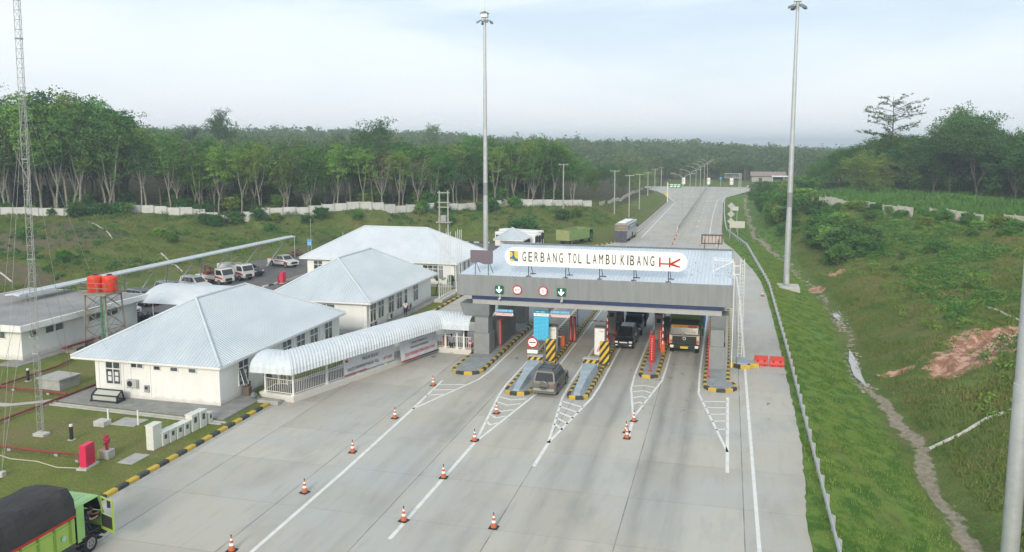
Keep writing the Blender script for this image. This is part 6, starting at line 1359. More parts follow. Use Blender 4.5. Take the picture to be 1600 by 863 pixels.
for a, b in zip(back[:-1], back[1:]):
    A = Vector((*a, 0)); B = Vector((*b, 0)); m = MB(); n = max(2, int((B - A).length / .2))
    for z in (.55, 1.5): m.tube([(A.x, A.y, z), (B.x, B.y, z)], .028, n=5)
    for k in range(n): p = A.lerp(B, (k + .5) / n); m.tube([(p.x, p.y, .55), (p.x, p.y, 1.5)], .017, n=4)
    m.box(A.x - .06, A.y - .06, .45, A.x + .06, A.y + .06, 2.5); part(m, 'back_railing', WHITE, wk, True)
def banner(name, lab, ya, yb, z0, z1, lines, strip=False, off=.12, skewz=0):
    d = (RC_ - RB_).normalized(); nn = Vector((d.y, -d.x, 0)); ta = (ya - RB_.y) / d.y; tb = (yb - RB_.y) / d.y
    A = RB_ + d * ta + nn * off; L_ = tb - ta; ang = math.atan2(d.y, d.x)
    r = root(name, lab, 'banner', (A.x, A.y, z0), ang); h = z1 - z0; m = MB(); n = 14; rows = []
    for k in range(n + 1):
        t = k / n; w_ = .025 * math.sin(k * 1.7); tilt = .22 if strip else 0
        rows.append([(t * L_ + (skewz * (1 - t) if 1 else 0) * 0, -w_ - tilt, 0), (t * L_, -w_ * .5 - tilt * .5, h * .5), (t * L_ - (.0 if k else .1), 0, h)])
    for k in range(n): m.add(rows[k] + rows[k + 1], [(0, 3, 4, 1), (1, 4, 5, 2)])
    part(m, 'cloth', mat('banner_white', (.66, .67, .70), (.60, .61, .65), .7, 1.5), r)
    tl = -.04 - (.22 if strip else 0)
    for txt, size, col, x, z, sx in lines: o = text_mesh(txt, size, col, r, (x * L_, -.05 - (.22 * (1 - z / h) if strip else 0), z), (math.pi / 2 - (.1 if strip else 0), 0, 0), sx, ext=.004, align='CENTER')
    m = MB(); m.box(.15, -.05 - (.01 if strip else 0), h - .32, .42, -.045, h - .14); part(m, 'red_logo', RED, r)
    if strip:
        part(MB().box(0, tl - .03, .02, L_ * .5, tl, .13), 'red_strip', REDS, r); part(MB().box(L_ * .5, tl - .03, .02, L_, tl, .13), 'navy_strip', NAVY, r)
    else: part(MB().box(0, -.05, .0, L_ * .42, -.045, .07), 'red_strip', REDS, r)
    return r
TX = mat('banner_ink', (.10, .11, .13), rough=.7); TR = mat('banner_red_ink', (.50, .12, .14), rough=.7)
banner('notice_banner', 'long white banner reading MULAI 20 JULI on the walkway railing', 55.6, 61.3, .62, 1.95, [('MULAI 20 JULI', .36, TX, .5, .80, .85), ('SALDO MINIMUM MASUK TOL', .34, TX, .36, .28, .78), ('RP 25000', .34, TR, .85, .28, .78)], off=.16)
banner('payment_banner', 'large white banner reading TIDAK MENERIMA PEMBAYARAN TUNAI beside the toll gate', 61.7, 66.5, .25, 2.25, [('OTOMATIS', .24, TX, .55, 1.62, .8), ('GERBANG TRANSAKSI TOL', .22, TX, .5, 1.28, .8), ('TERIMA KASIH ATAS PERHATIAN ANDA', .22, TX, .5, .92, .62), ('TIDAK MENERIMA PEMBAYARAN TUNAI', .38, TR, .5, .40, .60)], True, off=.3)
# orange and red things behind the fence
r = root('stacked_cone', 'red and white cone pair standing under the walkway next to the grey column', 'traffic cone', (-21.3, 67.3, .45)); m = MB()
for dx, dy in ((0, 0), (.32, .5)):
    for a, ra, b, rb, mi in ((0, .2, .3, .15, 0), (.3, .15, .45, .12, 1), (.45, .12, .65, .09, 0), (.65, .09, .78, .06, 1), (.78, .06, .95, .04, 0)): m.tube([(dx, dy, a), (dx, dy, b)], [ra, rb], mi, 12)
part(m, 'cones', [PLRED, SIGNW], r)
r = root('orange_bin', 'orange box with black lid behind the railing at the far end of the walkway', 'bin', (-23.6, 67.5, .45)); part(MB().box(-.25, -.25, 0, .25, .25, .8, b=.05), 'box', ORANGE, r); part(MB().box(-.27, -.27, .801, .27, .27, .9, b=.02), 'lid', DARK, r)

# ------------------------------------------------------------------ shelters, mast, water tower
sh = root('curved_shelter', 'white curved shelter roof behind the nearest office, above the motorcycles', 'shelter', (-51, 71, 0))
m = MB(); rows = []
for k in range(15):
    a = k / 14; y = 68.3 + 6.2 * a; z = 2.3 + 1.5 * math.sin(math.pi * min(1, a * .80 + .02)) ** .7; rows.append([(-55.8, y, z), (-45.5, y, z)])
m.loft(rows, closed=False, cap=False)
for k in range(40):
    x = -55.7 + k * .26; m.loft([[(x, p[0][1], p[0][2] + .003), (x + .03, p[0][1], p[0][2] + .03), (x + .06, p[0][1], p[0][2] + .003)] for p in rows], closed=False, cap=False)
part(m, 'roof', BARREL, sh, True)
for x, y in ((-54.8, 69.2), (-50, 69.2), (-46.5, 69.2), (-54.8, 73.6), (-50, 73.6)): part(MB().tube([(x, y, 0), (x, y, 2.6)], .05, n=6), 'post', WHITE, sh, True)
cp = root('carport', 'long narrow white carport roof on slanted posts along the parked vehicles', 'carport', (-63.3, 87, 0))
m = MB(); m.loft([[(-63.1, 61.5, 4.0), (-63.1, 112.3, 4.0), (-63.1, 112.3, 4.16), (-63.1, 61.5, 4.16)], [(-63.8, 61.5, 4.08), (-63.8, 112.3, 4.08), (-63.8, 112.3, 4.22), (-63.8, 61.5, 4.22)], [(-64.7, 61.5, 4.0), (-64.7, 112.3, 4.0), (-64.7, 112.3, 4.12), (-64.7, 61.5, 4.12)]])
for x, z in ((-63.4, 4.17), (-63.75, 4.215)): m.box(x - .03, 61.5, z, x + .03, 112.3, z + .04)
part(m, 'roof', BARREL, cp, True)
tops = [(-63.5, y) for y in (62.8, 67.8, 69.6, 75.0, 76.1, 81.4, 83.3, 88.6, 90.0, 95.7, 96.2, 103.4, 104.0, 110.4)]
for i in range(0, len(tops) - 1, 2):
    a, b = tops[i][1], tops[i + 1][1]; i2 = (a + b) / 2
    for y, yb in ((a, i2 - .9), (b, i2 + .9)): part(MB().tube([(-63.5, y, 4.05), (-65.6, yb, .1)], .075, n=6), 'slanted_post', STEEL, cp, True)
    m = MB(); m.tube([(-65.0, i2 + 1.7 * math.cos(t), 1.6 + 1.0 * math.sin(t)) for t in [math.pi * k / 10 for k in range(11)]], .035, n=5); part(m, 'arch_brace', STEEL2, cp, True)
# guyed lattice mast
tb = (-40.63, 40.51)
tw = root('lattice_mast', 'tall thin guyed lattice mast rising from the lawn at the left edge', 'mast', (tb[0], tb[1], .1))
m = MB(); HT = 27.5; legs = [(.21 * math.cos(R(a)), .21 * math.sin(R(a))) for a in (90, 210, 330)]
for x, y in legs: m.tube([(x, y, .3), (x, y, HT)], .018, n=5)
k = 0
while .3 + k * .55 < HT - .5:
    z = .3 + k * .55
    for i in range(3):
        a, b = legs[i], legs[(i + 1) % 3]; m.tube([(*a, z), (*b, z)], .011, n=4); m.tube([(*a, z), (*b, z + .55)], .010, n=4)
    k += 1
part(m, 'lattice', STEEL2, tw); tw.rotation_euler = (0, math.atan(.5 / 26), 0)
m = MB()
for z in (5.2, 11, 17, 20.5, 24): m.tube([(legs[0][0] * 1.2, legs[0][1] * 1.2, z), (legs[1][0] * 1.2, legs[1][1] * 1.2, z), (legs[2][0] * 1.2, legs[2][1] * 1.2, z), (legs[0][0] * 1.2, legs[0][1] * 1.2, z)], .035, n=5)
part(m, 'guy_ring', STEEL2, tw); part(MB().box(-.4, -.3, -.02, .4, .3, .18, b=.03), 'footing', CONCW, tw)
anch = [(-37.6, 34.7), (-46.9, 43.0), (-47.0, 50.0), (-43.4, 51.9)]
for i, (x, y) in enumerate(anch):
    m = MB()
    for z in (11, 20.5): m.tube([(0, 0, z), (x - tb[0], y - tb[1], .4)], .011, n=4)
    part(m, 'guy_wire', STEEL2, tw)
    part(MB().box(x - tb[0] - .15, y - tb[1] - .15, 0, x - tb[0] + .15, y - tb[1] + .15, .35, b=.02), 'anchor', CONCW, tw)
# water tower with two red tanks
wt = root('water_tower', 'rusty steel tower with railed deck behind the nearest office roof', 'water tower', (-53.4, 61.0, 0))
RUSTY = mat('tower_steel', (.20, .18, .15), (.28, .25, .20), .8, 3)
for sx in (-1, 1):
    for sy in (-1, 1): part(MB().tube([(sx * 1.25, sy * 1.15, 0), (sx * 1.05, sy * .97, 4.85)], .07, n=6), 'leg', RUSTY, wt)
m = MB()
for z0, z1 in ((.2, 1.8), (1.8, 3.4), (3.4, 4.8)):
    for (ax_, ay), (bx__, by) in (((-1, -1), (1, -1)), ((1, -1), (1, 1)), ((1, 1), (-1, 1)), ((-1, 1), (-1, -1))):
        k0 = 1.25 - .04 * z0; k1 = 1.25 - .04 * z1; m.tube([(ax_ * k0, ay * k0 * .92, z0), (bx__ * k1, by * k1 * .92, z1)], .028, n=4); m.tube([(bx__ * k0, by * k0 * .92, z0), (ax_ * k1, ay * k1 * .92, z1)], .028, n=4); m.tube([(ax_ * k1, ay * k1 * .92, z1), (bx__ * k1, by * k1 * .92, z1)], .035, n=4)
part(m, 'bracing', RUSTY, wt); part(MB().box(-1.4, -1.35, 4.86, 1.4, 1.35, 5.02), 'deck', mat('deck_plate', (.30, .26, .20), (.22, .19, .15), .8, 2), wt)
m = MB()
for z in (5.5, 5.95): m.tube([(-1.38, -1.33, z), (1.38, -1.33, z), (1.38, 1.33, z), (-1.38, 1.33, z), (-1.38, -1.33, z)], .028, n=4)
for x, y in ((-1.38, -1.33), (-.5, -1.33), (.5, -1.33), (1.38, -1.33), (1.38, 0), (1.38, 1.33), (0, 1.33), (-1.38, 1.33), (-1.38, 0)): m.tube([(x, y, 5.0), (x, y, 5.95)], .025, n=4)
part(m, 'handrail', RUSTY, wt)
part(MB().tube([(.35, -.2, 0), (.35, -.2, 4.86)], .10, n=8), 'riser_pipe', CONC, wt)
m = MB(); 
for x in (.75, 1.1): m.tube([(x, -1.3, .1), (x, -1.25, 5.0)], .03, n=5)
for k in range(15): m.tube([(.75, -1.3, .3 + k * .32), (1.1, -1.3, .3 + k * .32)], .018, n=4)
part(m, 'green_ladder', mat('ladder_green', (.03, .28, .16), rough=.5), wt)
for k, (x, y, lab) in enumerate(((-54.0, 60.85, 'left'), (-52.75, 61.15, 'right'))):
    r = root('water_tank', lab + ' one of the two round orange-red water tanks on the tower deck', 'water tank', (x, y, 5.025), group='orange-red water tanks')
    m = MB(); zz = [0, .04]; rr_ = [.6, .64]
    for q in range(5): zz += [.1 + q * .24, .28 + q * .24]; rr_ += [.66, .645]
    zz += [1.32, 1.42, 1.47]; rr_ += [.62, .35, .2]; m.tube([(0, 0, z) for z in zz], rr_, 0, 22); part(m, 'shell', mat('tank_red', (.70, .055, .02), (.60, .05, .02), .4, 2), r, smooth=True)
    part(MB().tube([(0, 0, 1.471), (0, 0, 1.54)], .22, n=14), 'lid', DARK, r)
# ------------------------------------------------------------------ high masts
def himast(name, lab, x, y, z, h, r0, r1, baseblk, lamps=True):
    r = root(name, lab, 'light mast', (x, y, z), group='tall tapering light masts'); m = MB(); n = 4; 
    zs = [0]; rs = [r0]
    for k in range(1, n + 1):
        zz = h * k / n; ra = r0 + (r1 - r0) * k / n; zs += [zz - .02, zz]; rs += [ra + .03, ra - .0]
    zs.append(h); rs.append(r1)
    m.tube([(0, 0, q) for q in zs], rs, 0, 16); part(m, 'pole', STEEL, r, smooth=True)
    part(MB().tube([(0, 0, h * .28), (0, 0, h * .28 + 1.9)], [r0 * .85, r0 * .84], 0, 16), 'painted_ring', GREYP, r)
    if baseblk: part(MB().box(-1.6, -1.7, -1.4, 1.6, 1.7, .0, b=.04), 'footing', CONCW, r); part(MB().box(-.25, -r0 - .28, .3, .25, -r0 + .05, 1.5, b=.02), 'door_box', STEEL, r)
    if lamps:
        m = MB(); m.tube([(.75 * math.cos(2 * math.pi * k / 16), .75 * math.sin(2 * math.pi * k / 16), h - 1.0) for k in range(17)], .04, n=5)
        for k in range(4): a = math.pi / 2 * k + .4; m.tube([(0, 0, h - 1.0), (.75 * math.cos(a), .75 * math.sin(a), h - 1.0)], .03, n=4); m.tube([(.3 * math.cos(a), .3 * math.sin(a), h), (.5 * math.cos(a), .5 * math.sin(a), h - 1.0)], .03, n=4)
        part(m, 'ring_frame', STEEL2, r); m = MB(); m.loft([[(-.62, -.62, h), (.62, -.62, h), (.62, .62, h), (-.62, .62, h)], [(-.1, -.1, h + .35), (.1, -.1, h + .35), (.1, .1, h + .35), (-.1, .1, h + .35)]]); part(m, 'cap_hood', GREYD, r)
        part(MB().tube([(0, 0, h + .35), (0, 0, h + 2.3)], .025, n=5), 'lightning_rod', STEEL, r)
        part(MB().box(-.45, -.45, h - .55, .45, .45, h - .02), 'winch_box', WHITE, r)
        for k in range(4):
            a = math.pi / 2 * k + .5; c, s_ = math.cos(a), math.sin(a); m = MB()
            q = [(c * .8 - s_ * .3, s_ * .8 + c * .3, h - 1.0), (c * .8 + s_ * .3, s_ * .8 - c * .3, h - 1.0), (c * 1.2 + s_ * .26, s_ * 1.2 - c * .26, h - 1.2), (c * 1.2 - s_ * .26, s_ * 1.2 + c * .26, h - 1.2)]
            m.loft([q, [(a_, b_, c_ - .28) for a_, b_, c_ in q]]); part(m, 'floodlight', GREYD, r)
    return r
himast('light_mast', 'tall grey light mast rising behind the left end of the toll canopy', -35.2, 119.3, 0, 36.9, .40, .16, False)
himast('light_mast', 'tall grey light mast on a concrete block in the grass right of the guardrail', 7.7, 111.9, -.3, 36.5, .39, .16, True)
himast('light_mast', 'nearest mast, only its lower shaft showing at the right edge', 12.6, 39.3, -1.4, 36.5, .37, .18, False, True)
# ------------------------------------------------------------------ flagpoles
fp = root('flagpole_plinth', 'white stepped plinth of the flagpoles beside the yellow and black kerb', 'plinth', (-31.4, 90, .11))
part(MB().box(-.55, -2.6, 0, .45, 5.0, .35, b=.04), 'plinth', CONCW, fp)
f0 = None
for k in range(11):
    y = 87.7 + k * .68; lab = 'white flagpole, %s from the near end of the row by the canopy' % ['first', 'second', 'third', 'fourth', 'fifth', 'sixth', 'seventh', 'eighth', 'ninth', 'tenth', 'last'][k]
    if f0 is None:
        f0 = root('flagpole', lab, 'flagpole', (-31.4, y, .46), group='row of white flagpoles'); part(MB().tube([(0, 0, 0), (0, 0, 7.3)], [.05, .03], n=6), 'pole', WHITE, f0); part(MB().tube([(0, 0, 0), (0, 0, .12)], .1, n=8), 'collar', STEEL, f0); o = f0
    else: o = copytree(f0); o['label'] = lab
    o.location = (-31.4 + (0.45 if k > 6 else 0), y, .46); o.scale = (1, 1, (1, .98, 1, .97, 1, 1, 1, 1.0, 1.02, 1.0, 1)[k])
# transformer frame
r = root('transformer_frame', 'twin-pole timber frame with crossbars carrying a grey transformer behind the far office', 'transformer', (-45.6, 130, 0))
for x in (-.75, .75): part(MB().tube([(x, 0, 0), (x, 0, 10.3)], [.17, .12], 0, 8), 'pole', CONC, r)
m = MB()
for z in (9.9, 8.3, 7.5): m.box(-1.05, -.1, z, 1.05, .1, z + .14)
m.box(-1.2, -.6, 5.0, 1.3, .6, 5.15); m.tube([(-1, 0, 5.1), (-.75, 0, 6.4)], .05, n=4); part(m, 'crossbar', CONC, r); part(MB().box(-.45, -.4, 5.16, .5, .4, 6.2, b=.08), 'transformer', STEEL2, r)
# utility poles on the left bank
UP = [(880, 325, 4, 260, 1), (960, 325, 3, 270, 2), (983, 323, 3, 277, 3), (999, 317, 2.5, 275, 4), (1012, 303, 1.5, 272, 5), (1023, 295, 1, 266, 6), (1033, 290, .5, 263, 7)]
for u, v, z, vt, k in UP:
    p = P(u, v, z); d = p.y; r_ = ray(u, vt); hh = HCAM + r_[2] * p.y / r_[1] - z + .5; g = h1(p.x, p.y)
    r = root('utility_pole', 'concrete power pole with crossarm, number %s going away along the left bank' % ['one', 'two', 'three', 'four', 'five', 'six', 'seven'][k - 1], 'utility pole', (p.x, p.y, min(g, z) - .3), group='power poles along the left bank')
    part(MB().tube([(0, 0, 0), (0, 0, hh + .5 + z - min(g, z) - .2)], [.17, .11], n=8), 'pole', CONC, r); m = MB(); zt = hh + .1 + z - min(g, z); m.box(-1.1, -.06, zt, 1.1, .06, zt + .14)
    for x in (-.95, 0, .95): m.tube([(x, 0, zt + .14), (x, 0, zt + .36)], .05, n=5)
    part(m, 'crossarm', CONC, r)
# median street lamps, double curved arms
l0 = None
for k, y in enumerate((188, 219, 251, 283, 318, 352)):
    x = -9.9 + (y - 173.6) * 1.4 / 178; lab = 'double-armed street lamp on the median wall, %s from the toll gate' % ['first', 'second', 'third', 'fourth', 'fifth', 'sixth'][k]
    if l0 is None:
        l0 = root('street_lamp', lab, 'street lamp', (x, y, .9), group='street lamps on the median wall'); part(MB().tube([(0, 0, 0), (0, 0, 9.2)], [.11, .07], n=8), 'pole', STEEL, l0)
        for sg in (-1, 1): part(MB().tube([(0, 0, 9.0), (sg * .25, 0, 9.8), (sg * .9, 0, 10.25), (sg * 2.0, 0, 10.55)], [.06, .055, .05, .04], n=6), 'arm', STEEL, l0); part(MB().box(sg * 1.9, -.14, 10.5, sg * 2.7, .14, 10.66, b=.04), 'lamp_head', STEEL2, l0)
        o = l0
    else: o = copytree(l0); o['label'] = lab
    o.location = (x, y, .9)
# ------------------------------------------------------------------ road signs beyond the gate
def signback(lab, x, y, z, w_, h, zb, poles, shape='rect', front=None, print_=None):
    r = root('road_sign', lab, 'road sign', (x, y, z)); 
    if shape == 'rect': part(MB().box(-w_ / 2, -.02, zb, w_ / 2, .02, zb + h), 'board', front or MATS['board_back'], r)
    for px_ in poles: part(MB().tube([(px_, .06, 0), (px_, .06, zb + h)], .05, n=6), 'post', STEEL, r)
    if print_: m = MB(); bars_mesh(m, -w_ * .45, w_ * .45, zb + h * .1, zb + h * .9, -.03, print_, 0, 5, .6, (.2, .5)); part(m, 'lettering', SIGNW, r)
    return r
GSIGN = mat('sign_green', (.01, .22, .10), rough=.5)
p = P(1042, 312, 0); r = root('direction_sign', 'green direction sign on a bent white post left of the far road', 'road sign', (p.x - 1.0, 250, 0)); x0, z0 = zpy(1046, 294, 250); x1_, z1_ = zpy(1064, 287, 250)
part(MB().box(x0 - r.location.x, 0, z0, x1_ - r.location.x, .05, z1_), 'board', GSIGN, r); m = MB(); bars_mesh(m, x0 - r.location.x + .2, x1_ - r.location.x - .2, z0 + .15, z1_ - .15, -.01, 2, 0, 5, .6, (.4, .9)); part(m, 'lettering', SIGNW, r)
m = MB(); xp, _ = zpy(1043, 300, 250); m.tube([(xp - r.location.x, .1, 0), (xp - r.location.x, .1, z1_ + .3)], .14, n=8); m.tube([(xp - r.location.x, .1, z1_ - .3), (x0 - r.location.x + .5, .1, z1_ - .3)], .08, n=6); part(m, 'post', WHITE, r)
part(MB().tube([(xp - r.location.x - .2, 0, 3.1), (xp - r.location.x - .2, .04, 3.1)], .55, n=16), 'yellow_disc', YELP, r)
r = root('warning_sign', 'post with three pale diamond signs one above another beside the right guardrail', 'road sign', (.7, 168, -.5))
part(MB().tube([(0, .06, 0), (0, .06, 6.8)], .06, n=6), 'post', STEEL, r)
for z in (6.4, 4.8, 3.4): part(MB().add([(0, 0, z - .72), (.72, 0, z), (0, 0, z + .72), (-.72, 0, z), (0, .04, z - .72), (.72, .04, z), (0, .04, z + .72), (-.72, .04, z)], [(0, 1, 2, 3), (7, 6, 5, 4), (0, 1, 5, 4), (1, 2, 6, 5), (2, 3, 7, 6), (3, 0, 4, 7)]), 'diamond', mat('sign_back_pale', (.40, .40, .39), rough=.6), r)
def boardsign(lab, u0, v0, u1, v1, Y, posts, gz):
    xa, za_ = zpy(u0, v1, Y); xb, zb_ = zpy(u1, v0, Y); r = root('road_sign', lab, 'road sign', ((xa + xb) / 2, Y, gz)); w_ = xb - xa
    part(MB().box(-w_ / 2, -.02, za_ - gz, w_ / 2, .03, zb_ - gz), 'board', mat('sign_back_beige', (.50, .49, .44), rough=.7), r)
    for q in posts: part(MB().tube([(q * w_ / 2, .08, 0), (q * w_ / 2, .08, zb_ - gz)], .06, n=6), 'post', STEEL, r)
boardsign('small plain back-facing sign board, the higher and farther one right of the diamonds', 1141, 323, 1154, 329, 182, (.7,), -.8)
boardsign('wide plain back-facing sign board on two posts by the ditch', 1140, 346, 1164, 356, 163, (-.95, .1), -.7)
# gantry and roadside things at the junction
Yg = 352
r = root('sign_gantry', 'grey steel cantilever sign gantry at the far junction', 'gantry', (4.6, Yg, 0)); m = MB()
for x in (4.2, 5.0): m.tube([(x - 4.6, 0, 0), (x - 4.6, 0, 6.1)], .12, n=6)
for k in range(9): m.tube([(-.4, 0, .3 + k * .62), (.4, 0, .9 + k * .62)], .07, n=4)
part(m, 'tower', STEEL, r); m = MB()
for z in (4.1, 5.9): m.tube([(.4, 0, z), (-6.2, 0, z)], .11, n=6)
for k in range(10): x = .2 - k * .66; m.tube([(x, 0, 4.1), (x - .33, 0, 5.9), (x - .66, 0, 4.1)], .08, n=4)
part(m, 'truss', STEEL, r)
for u, lab in ((1068, 'white post sign at the left of the far junction'), (1107, 'white post sign behind the end of the median wall'), (1143, 'white post sign under the gantry')):
    xx, _ = zpy(u, 285, 364); r = root('post_sign', lab, 'road sign', (xx, 364, 0)); part(MB().box(-.7, 0, .8, .7, .05, 3.6), 'board', SIGNW, r); part(MB().tube([(0, .1, 0), (0, .1, 3.5)], .08, n=5), 'post', STEEL, r); m = MB(); bars_mesh(m, -.5, .5, 2.0, 3.0, -.01, 2, 0, u, .5, (.2, .4)); part(m, 'print', RED, r)
xx, _ = zpy(1126, 285, 364); r = root('post_sign', 'small blue round sign at the far junction', 'road sign', (xx, 364, .2)); part(MB().tube([(0, 0, 3.3), (0, .05, 3.3)], .5, n=12), 'disc', SKYB, r); part(MB().tube([(0, .1, 0), (0, .1, 3.3)], .07, n=5), 'post', STEEL, r)
r = root('roadside_stall', 'flat-roofed roadside shop with dark blue front at the far junction', 'shop', (26, 372, .4))
xa, _ = zpy(1206, 290, 372); xb, _ = zpy(1234, 290, 372)
part(MB().box(xa - 26, 0, 3.6, xb - 26, 5, 3.95), 'roof', WHITE, r); part(MB().box(xa - 25.6, 2.5, 0, xb - 26.4, 4.9, 3.6), 'wall', CONC, r); part(MB().box(xa - 25.5, 2.3, .2, xa - 21.4, 2.49, 3.2), 'shutter', NAVY, r)
for x in (xa - 25.8, xa - 21.2, xb - 26.3): part(MB().tube([(x, .2, 0), (x, .2, 3.6)], .08, n=5), 'post', WHITE, r)
r = root('roadside_house', 'small grey-brown house with faded roof in trees at the far junction', 'house', (17, 385, .8)); part(MB().box(-7, 0, 0, 7, 6, 3), 'wall', CONC, r); part(MB().prof([(-.8, 3.0), (3, 4.9), (6.8, 3.0)], -7.6, 7.6), 'roof', mat('faded_roof', (.28, .23, .21), (.22, .19, .18), .9, 1), r); part(MB().box(-4, -.05, .2, -2.6, -.01, 2.2), 'door', DARK, r)
car('small white car standing at the far junction near the gantry', 'car', (9.8, 356, .01), R(80), 4.3, 1.7, 1.5, WP, PROF, (-1.6, 1.1, -1.2, .3, .95))
for k in range(9):
    o = copytree(d0); o.location = (-4.0 + k * 1.3 + 5, 349.5, .005); o['label'] = 'small orange cone in the row across the far junction'; o['group'] = 'cones across the far junction'

# ------------------------------------------------------------------ things on the lawns
r = root('hydrant_box', 'pink-red fire hose cabinet on a concrete foot near the striped kerb', 'hydrant cabinet', (-34.1, 37.0, .11), R(8)); part(MB().box(-.2, -.42, .12, .2, .42, 1.35, b=.02), 'cabinet', HYD, r); part(MB().box(-.3, -.6, 0, .3, .6, .119), 'footing', CONCW, r); part(MB().box(.201, -.36, .3, .215, .36, 1.2), 'door', mat('hyd_door', (.55, .025, .08), rough=.35), r)
r = root('hydrant_pillar', 'crimson hydrant valve on a small yellow concrete block beside the hose cabinet', 'hydrant', (-34.0, 38.4, .11)); part(MB().box(-.3, -.3, 0, .3, .3, .5, b=.03), 'block', CONC, r); part(MB().box(-.45, -.25, 0, -.301, .25, .5), 'yellow_block', mat('block_yellow', (.40, .26, .08), rough=.8), r)
m = MB(); m.tube([(0, 0, .5), (0, 0, 1.25)], .09, n=10); m.tube([(-.2, 0, 1.1), (.2, 0, 1.1)], .08, n=8); m.tube([(0, -.2, .9), (0, .2, .9)], .07, n=8); m.tube([(0, 0, 1.25), (0, 0, 1.36)], .14, n=10); part(m, 'valve', mat('valve_crimson', (.35, .02, .06), rough=.5), r)
r = root('hydrant_box', 'magenta-red hose cabinet on the grass before the far office', 'hydrant cabinet', (-55.3, 94.9, .11)); part(MB().box(-.2, -.4, .1, .2, .4, 1.5, b=.02), 'cabinet', HYD, r); part(MB().box(-.3, -.5, 0, .3, .5, .099), 'footing', CONCW, r); part(MB().tube([(-.7, 0, 0), (-.7, 0, 1.0)], .09, n=8), 'valve', RED, r)
# fire mains lying above the grass
def pipe(lab, pts_):
    r = root('fire_pipe', lab, 'pipe', (*pts_[0], .11), group='red-brown fire mains on the lawn'); m = MB(); m.tube([(x - pts_[0][0], y - pts_[0][1], .2) for x, y in pts_], .085, n=8); part(m, 'pipe', PIPER, r, smooth=True)
    m = MB()
    for a, b in zip(pts_[:-1], pts_[1:]):
        n = max(1, int(math.dist(a, b) / 3))
        for k in range(n): t = (k + .5) / n; x = a[0] + (b[0] - a[0]) * t - pts_[0][0]; y = a[1] + (b[1] - a[1]) * t - pts_[0][1]; part(MB().box(x - .12, y - .12, -.02, x + .12, y + .12, .13), 'support', CONC, r)
pipe('fire main running from the hose cabinet to the left edge', [(-34.5, 37.0), (-35.9, 38.0), (-38.2, 37.9), (-47, 38.2)])
pipe('fire main running diagonally to the corner of the nearest office', [(-44.95, 34), (-44.95, 50.2)])
pipe('fire main crossing the lawn behind the grey concrete box', [(-60, 48.0), (-51.7, 47.9), (-45.2, 47.5)])
pipe('fire main along the foot of the flat-roofed plant room', [(-51.6, 36), (-51.6, 53.5), (-53.0, 59.0), (-53.0, 63.5)])
r = root('pipe_rack', 'maroon pipes on a low rack at the plant room wall', 'pipes', (-54.2, 58.6, 0)); m = MB()
for k in range(4): m.tube([(-.6 + k * .3, -1.2 - k * .2, .6 + .1 * k), (-.5 + k * .3, 2.2, .6 + .1 * k)], .09, n=7)
part(m, 'pipes', mat('pipe_maroon', (.20, .03, .03), rough=.5), r); part(MB().box(-.7, -.8, 0, .5, -.7, .6), 'stand', RUSTY, r); part(MB().box(-.7, 1.4, 0, .5, 1.5, .6), 'stand', RUSTY, r)
# utility cabinets: one tall, then low ones, then two taller and a small one
xs0, ys0 = -32.4, 40.0; CABW = mat('cabinet_white', (.68, .69, .64), (.60, .61, .56), .6, 3)
cabs = [(0, .5, .8, 1.45, 'tall white utility cabinet at the near end of the row')] + [(.75 + k * .62, .5, .56, .78, 'low white meter cabinet, %s behind the tall one' % ['first', 'second', 'third', 'fourth'][k]) for k in range(4)] + [(3.3 + k * .75, .5, .66, 1.05, '%s of the two mid-height white cabinets near the office corner' % ['nearer', 'farther'][k]) for k in range(2)] + [(4.9, .4, .4, .7, 'smallest grey-white cabinet at the far end of the row')]
for dy, dx, ln, hh, lab in cabs:
    r = root('utility_cabinet', lab, 'utility cabinet', (xs0 + dy * .08, ys0 + dy, .11), group='white utility cabinets beside the striped kerb')
    part(MB().box(-dx / 2, 0, 0, dx / 2, ln, hh, b=.02), 'case', CABW, r); part(MB().box(-dx / 2 - .03, -.02, hh + .001, dx / 2 + .03, ln + .02, hh + .05), 'lid', CABW, r)
    if dy: part(MB().box(dx / 2 + .002, ln * .3, hh * .5, dx / 2 + .015, ln * .7, hh * .85), 'meter_window', GLASS, r)
r = root('concrete_box', 'large grey concrete pump box on the lawn left of the nearest office', 'concrete box', (-47.6, 49.4, .11), R(-4)); part(MB().box(-1.0, -.9, 0, 1.0, .9, .75, b=.02), 'box', CONC, r); part(MB().box(-1.1, -1.0, .751, 1.1, 1.0, .86, b=.02), 'lid', CONC, r)
for lab, x, y, a, b, h in (('small grey inspection box before the steel rack', -38.3, 43.0, .4, .35, .35), ('larger pale concrete slab beside the white bent posts', -37.0, 43.9, .9, .7, .06), ('flat concrete cover in the grass beside the hose cabinet', -32.4, 38.6, .5, .75, .05), ('grey block beside the green pipe left of the office eave', -46.3, 53.0, .5, .5, .35), ('wide pale block with green cover left of the office eave', -45.6, 55.6, .9, .8, .5), ('low pale slab against the left office wall', -44.4, 51.6, .7, .5, .25)):
    r = root('concrete_cover', lab, 'concrete block', (x, y, .11)); part(MB().box(-a, -b, 0, a, b, h, b=.015), 'block', CONCW if h > .1 else CONC, r)
r = root('bent_posts', 'two short white posts beside the pale slab before the nearest office', 'posts', (-37, 43.6, .11))
for x, y in ((-1.1, -.3), (.9, .0)): part(MB().tube([(x, y, 0), (x, y, 1.0)], .05, n=6), 'post', WHITE, r)
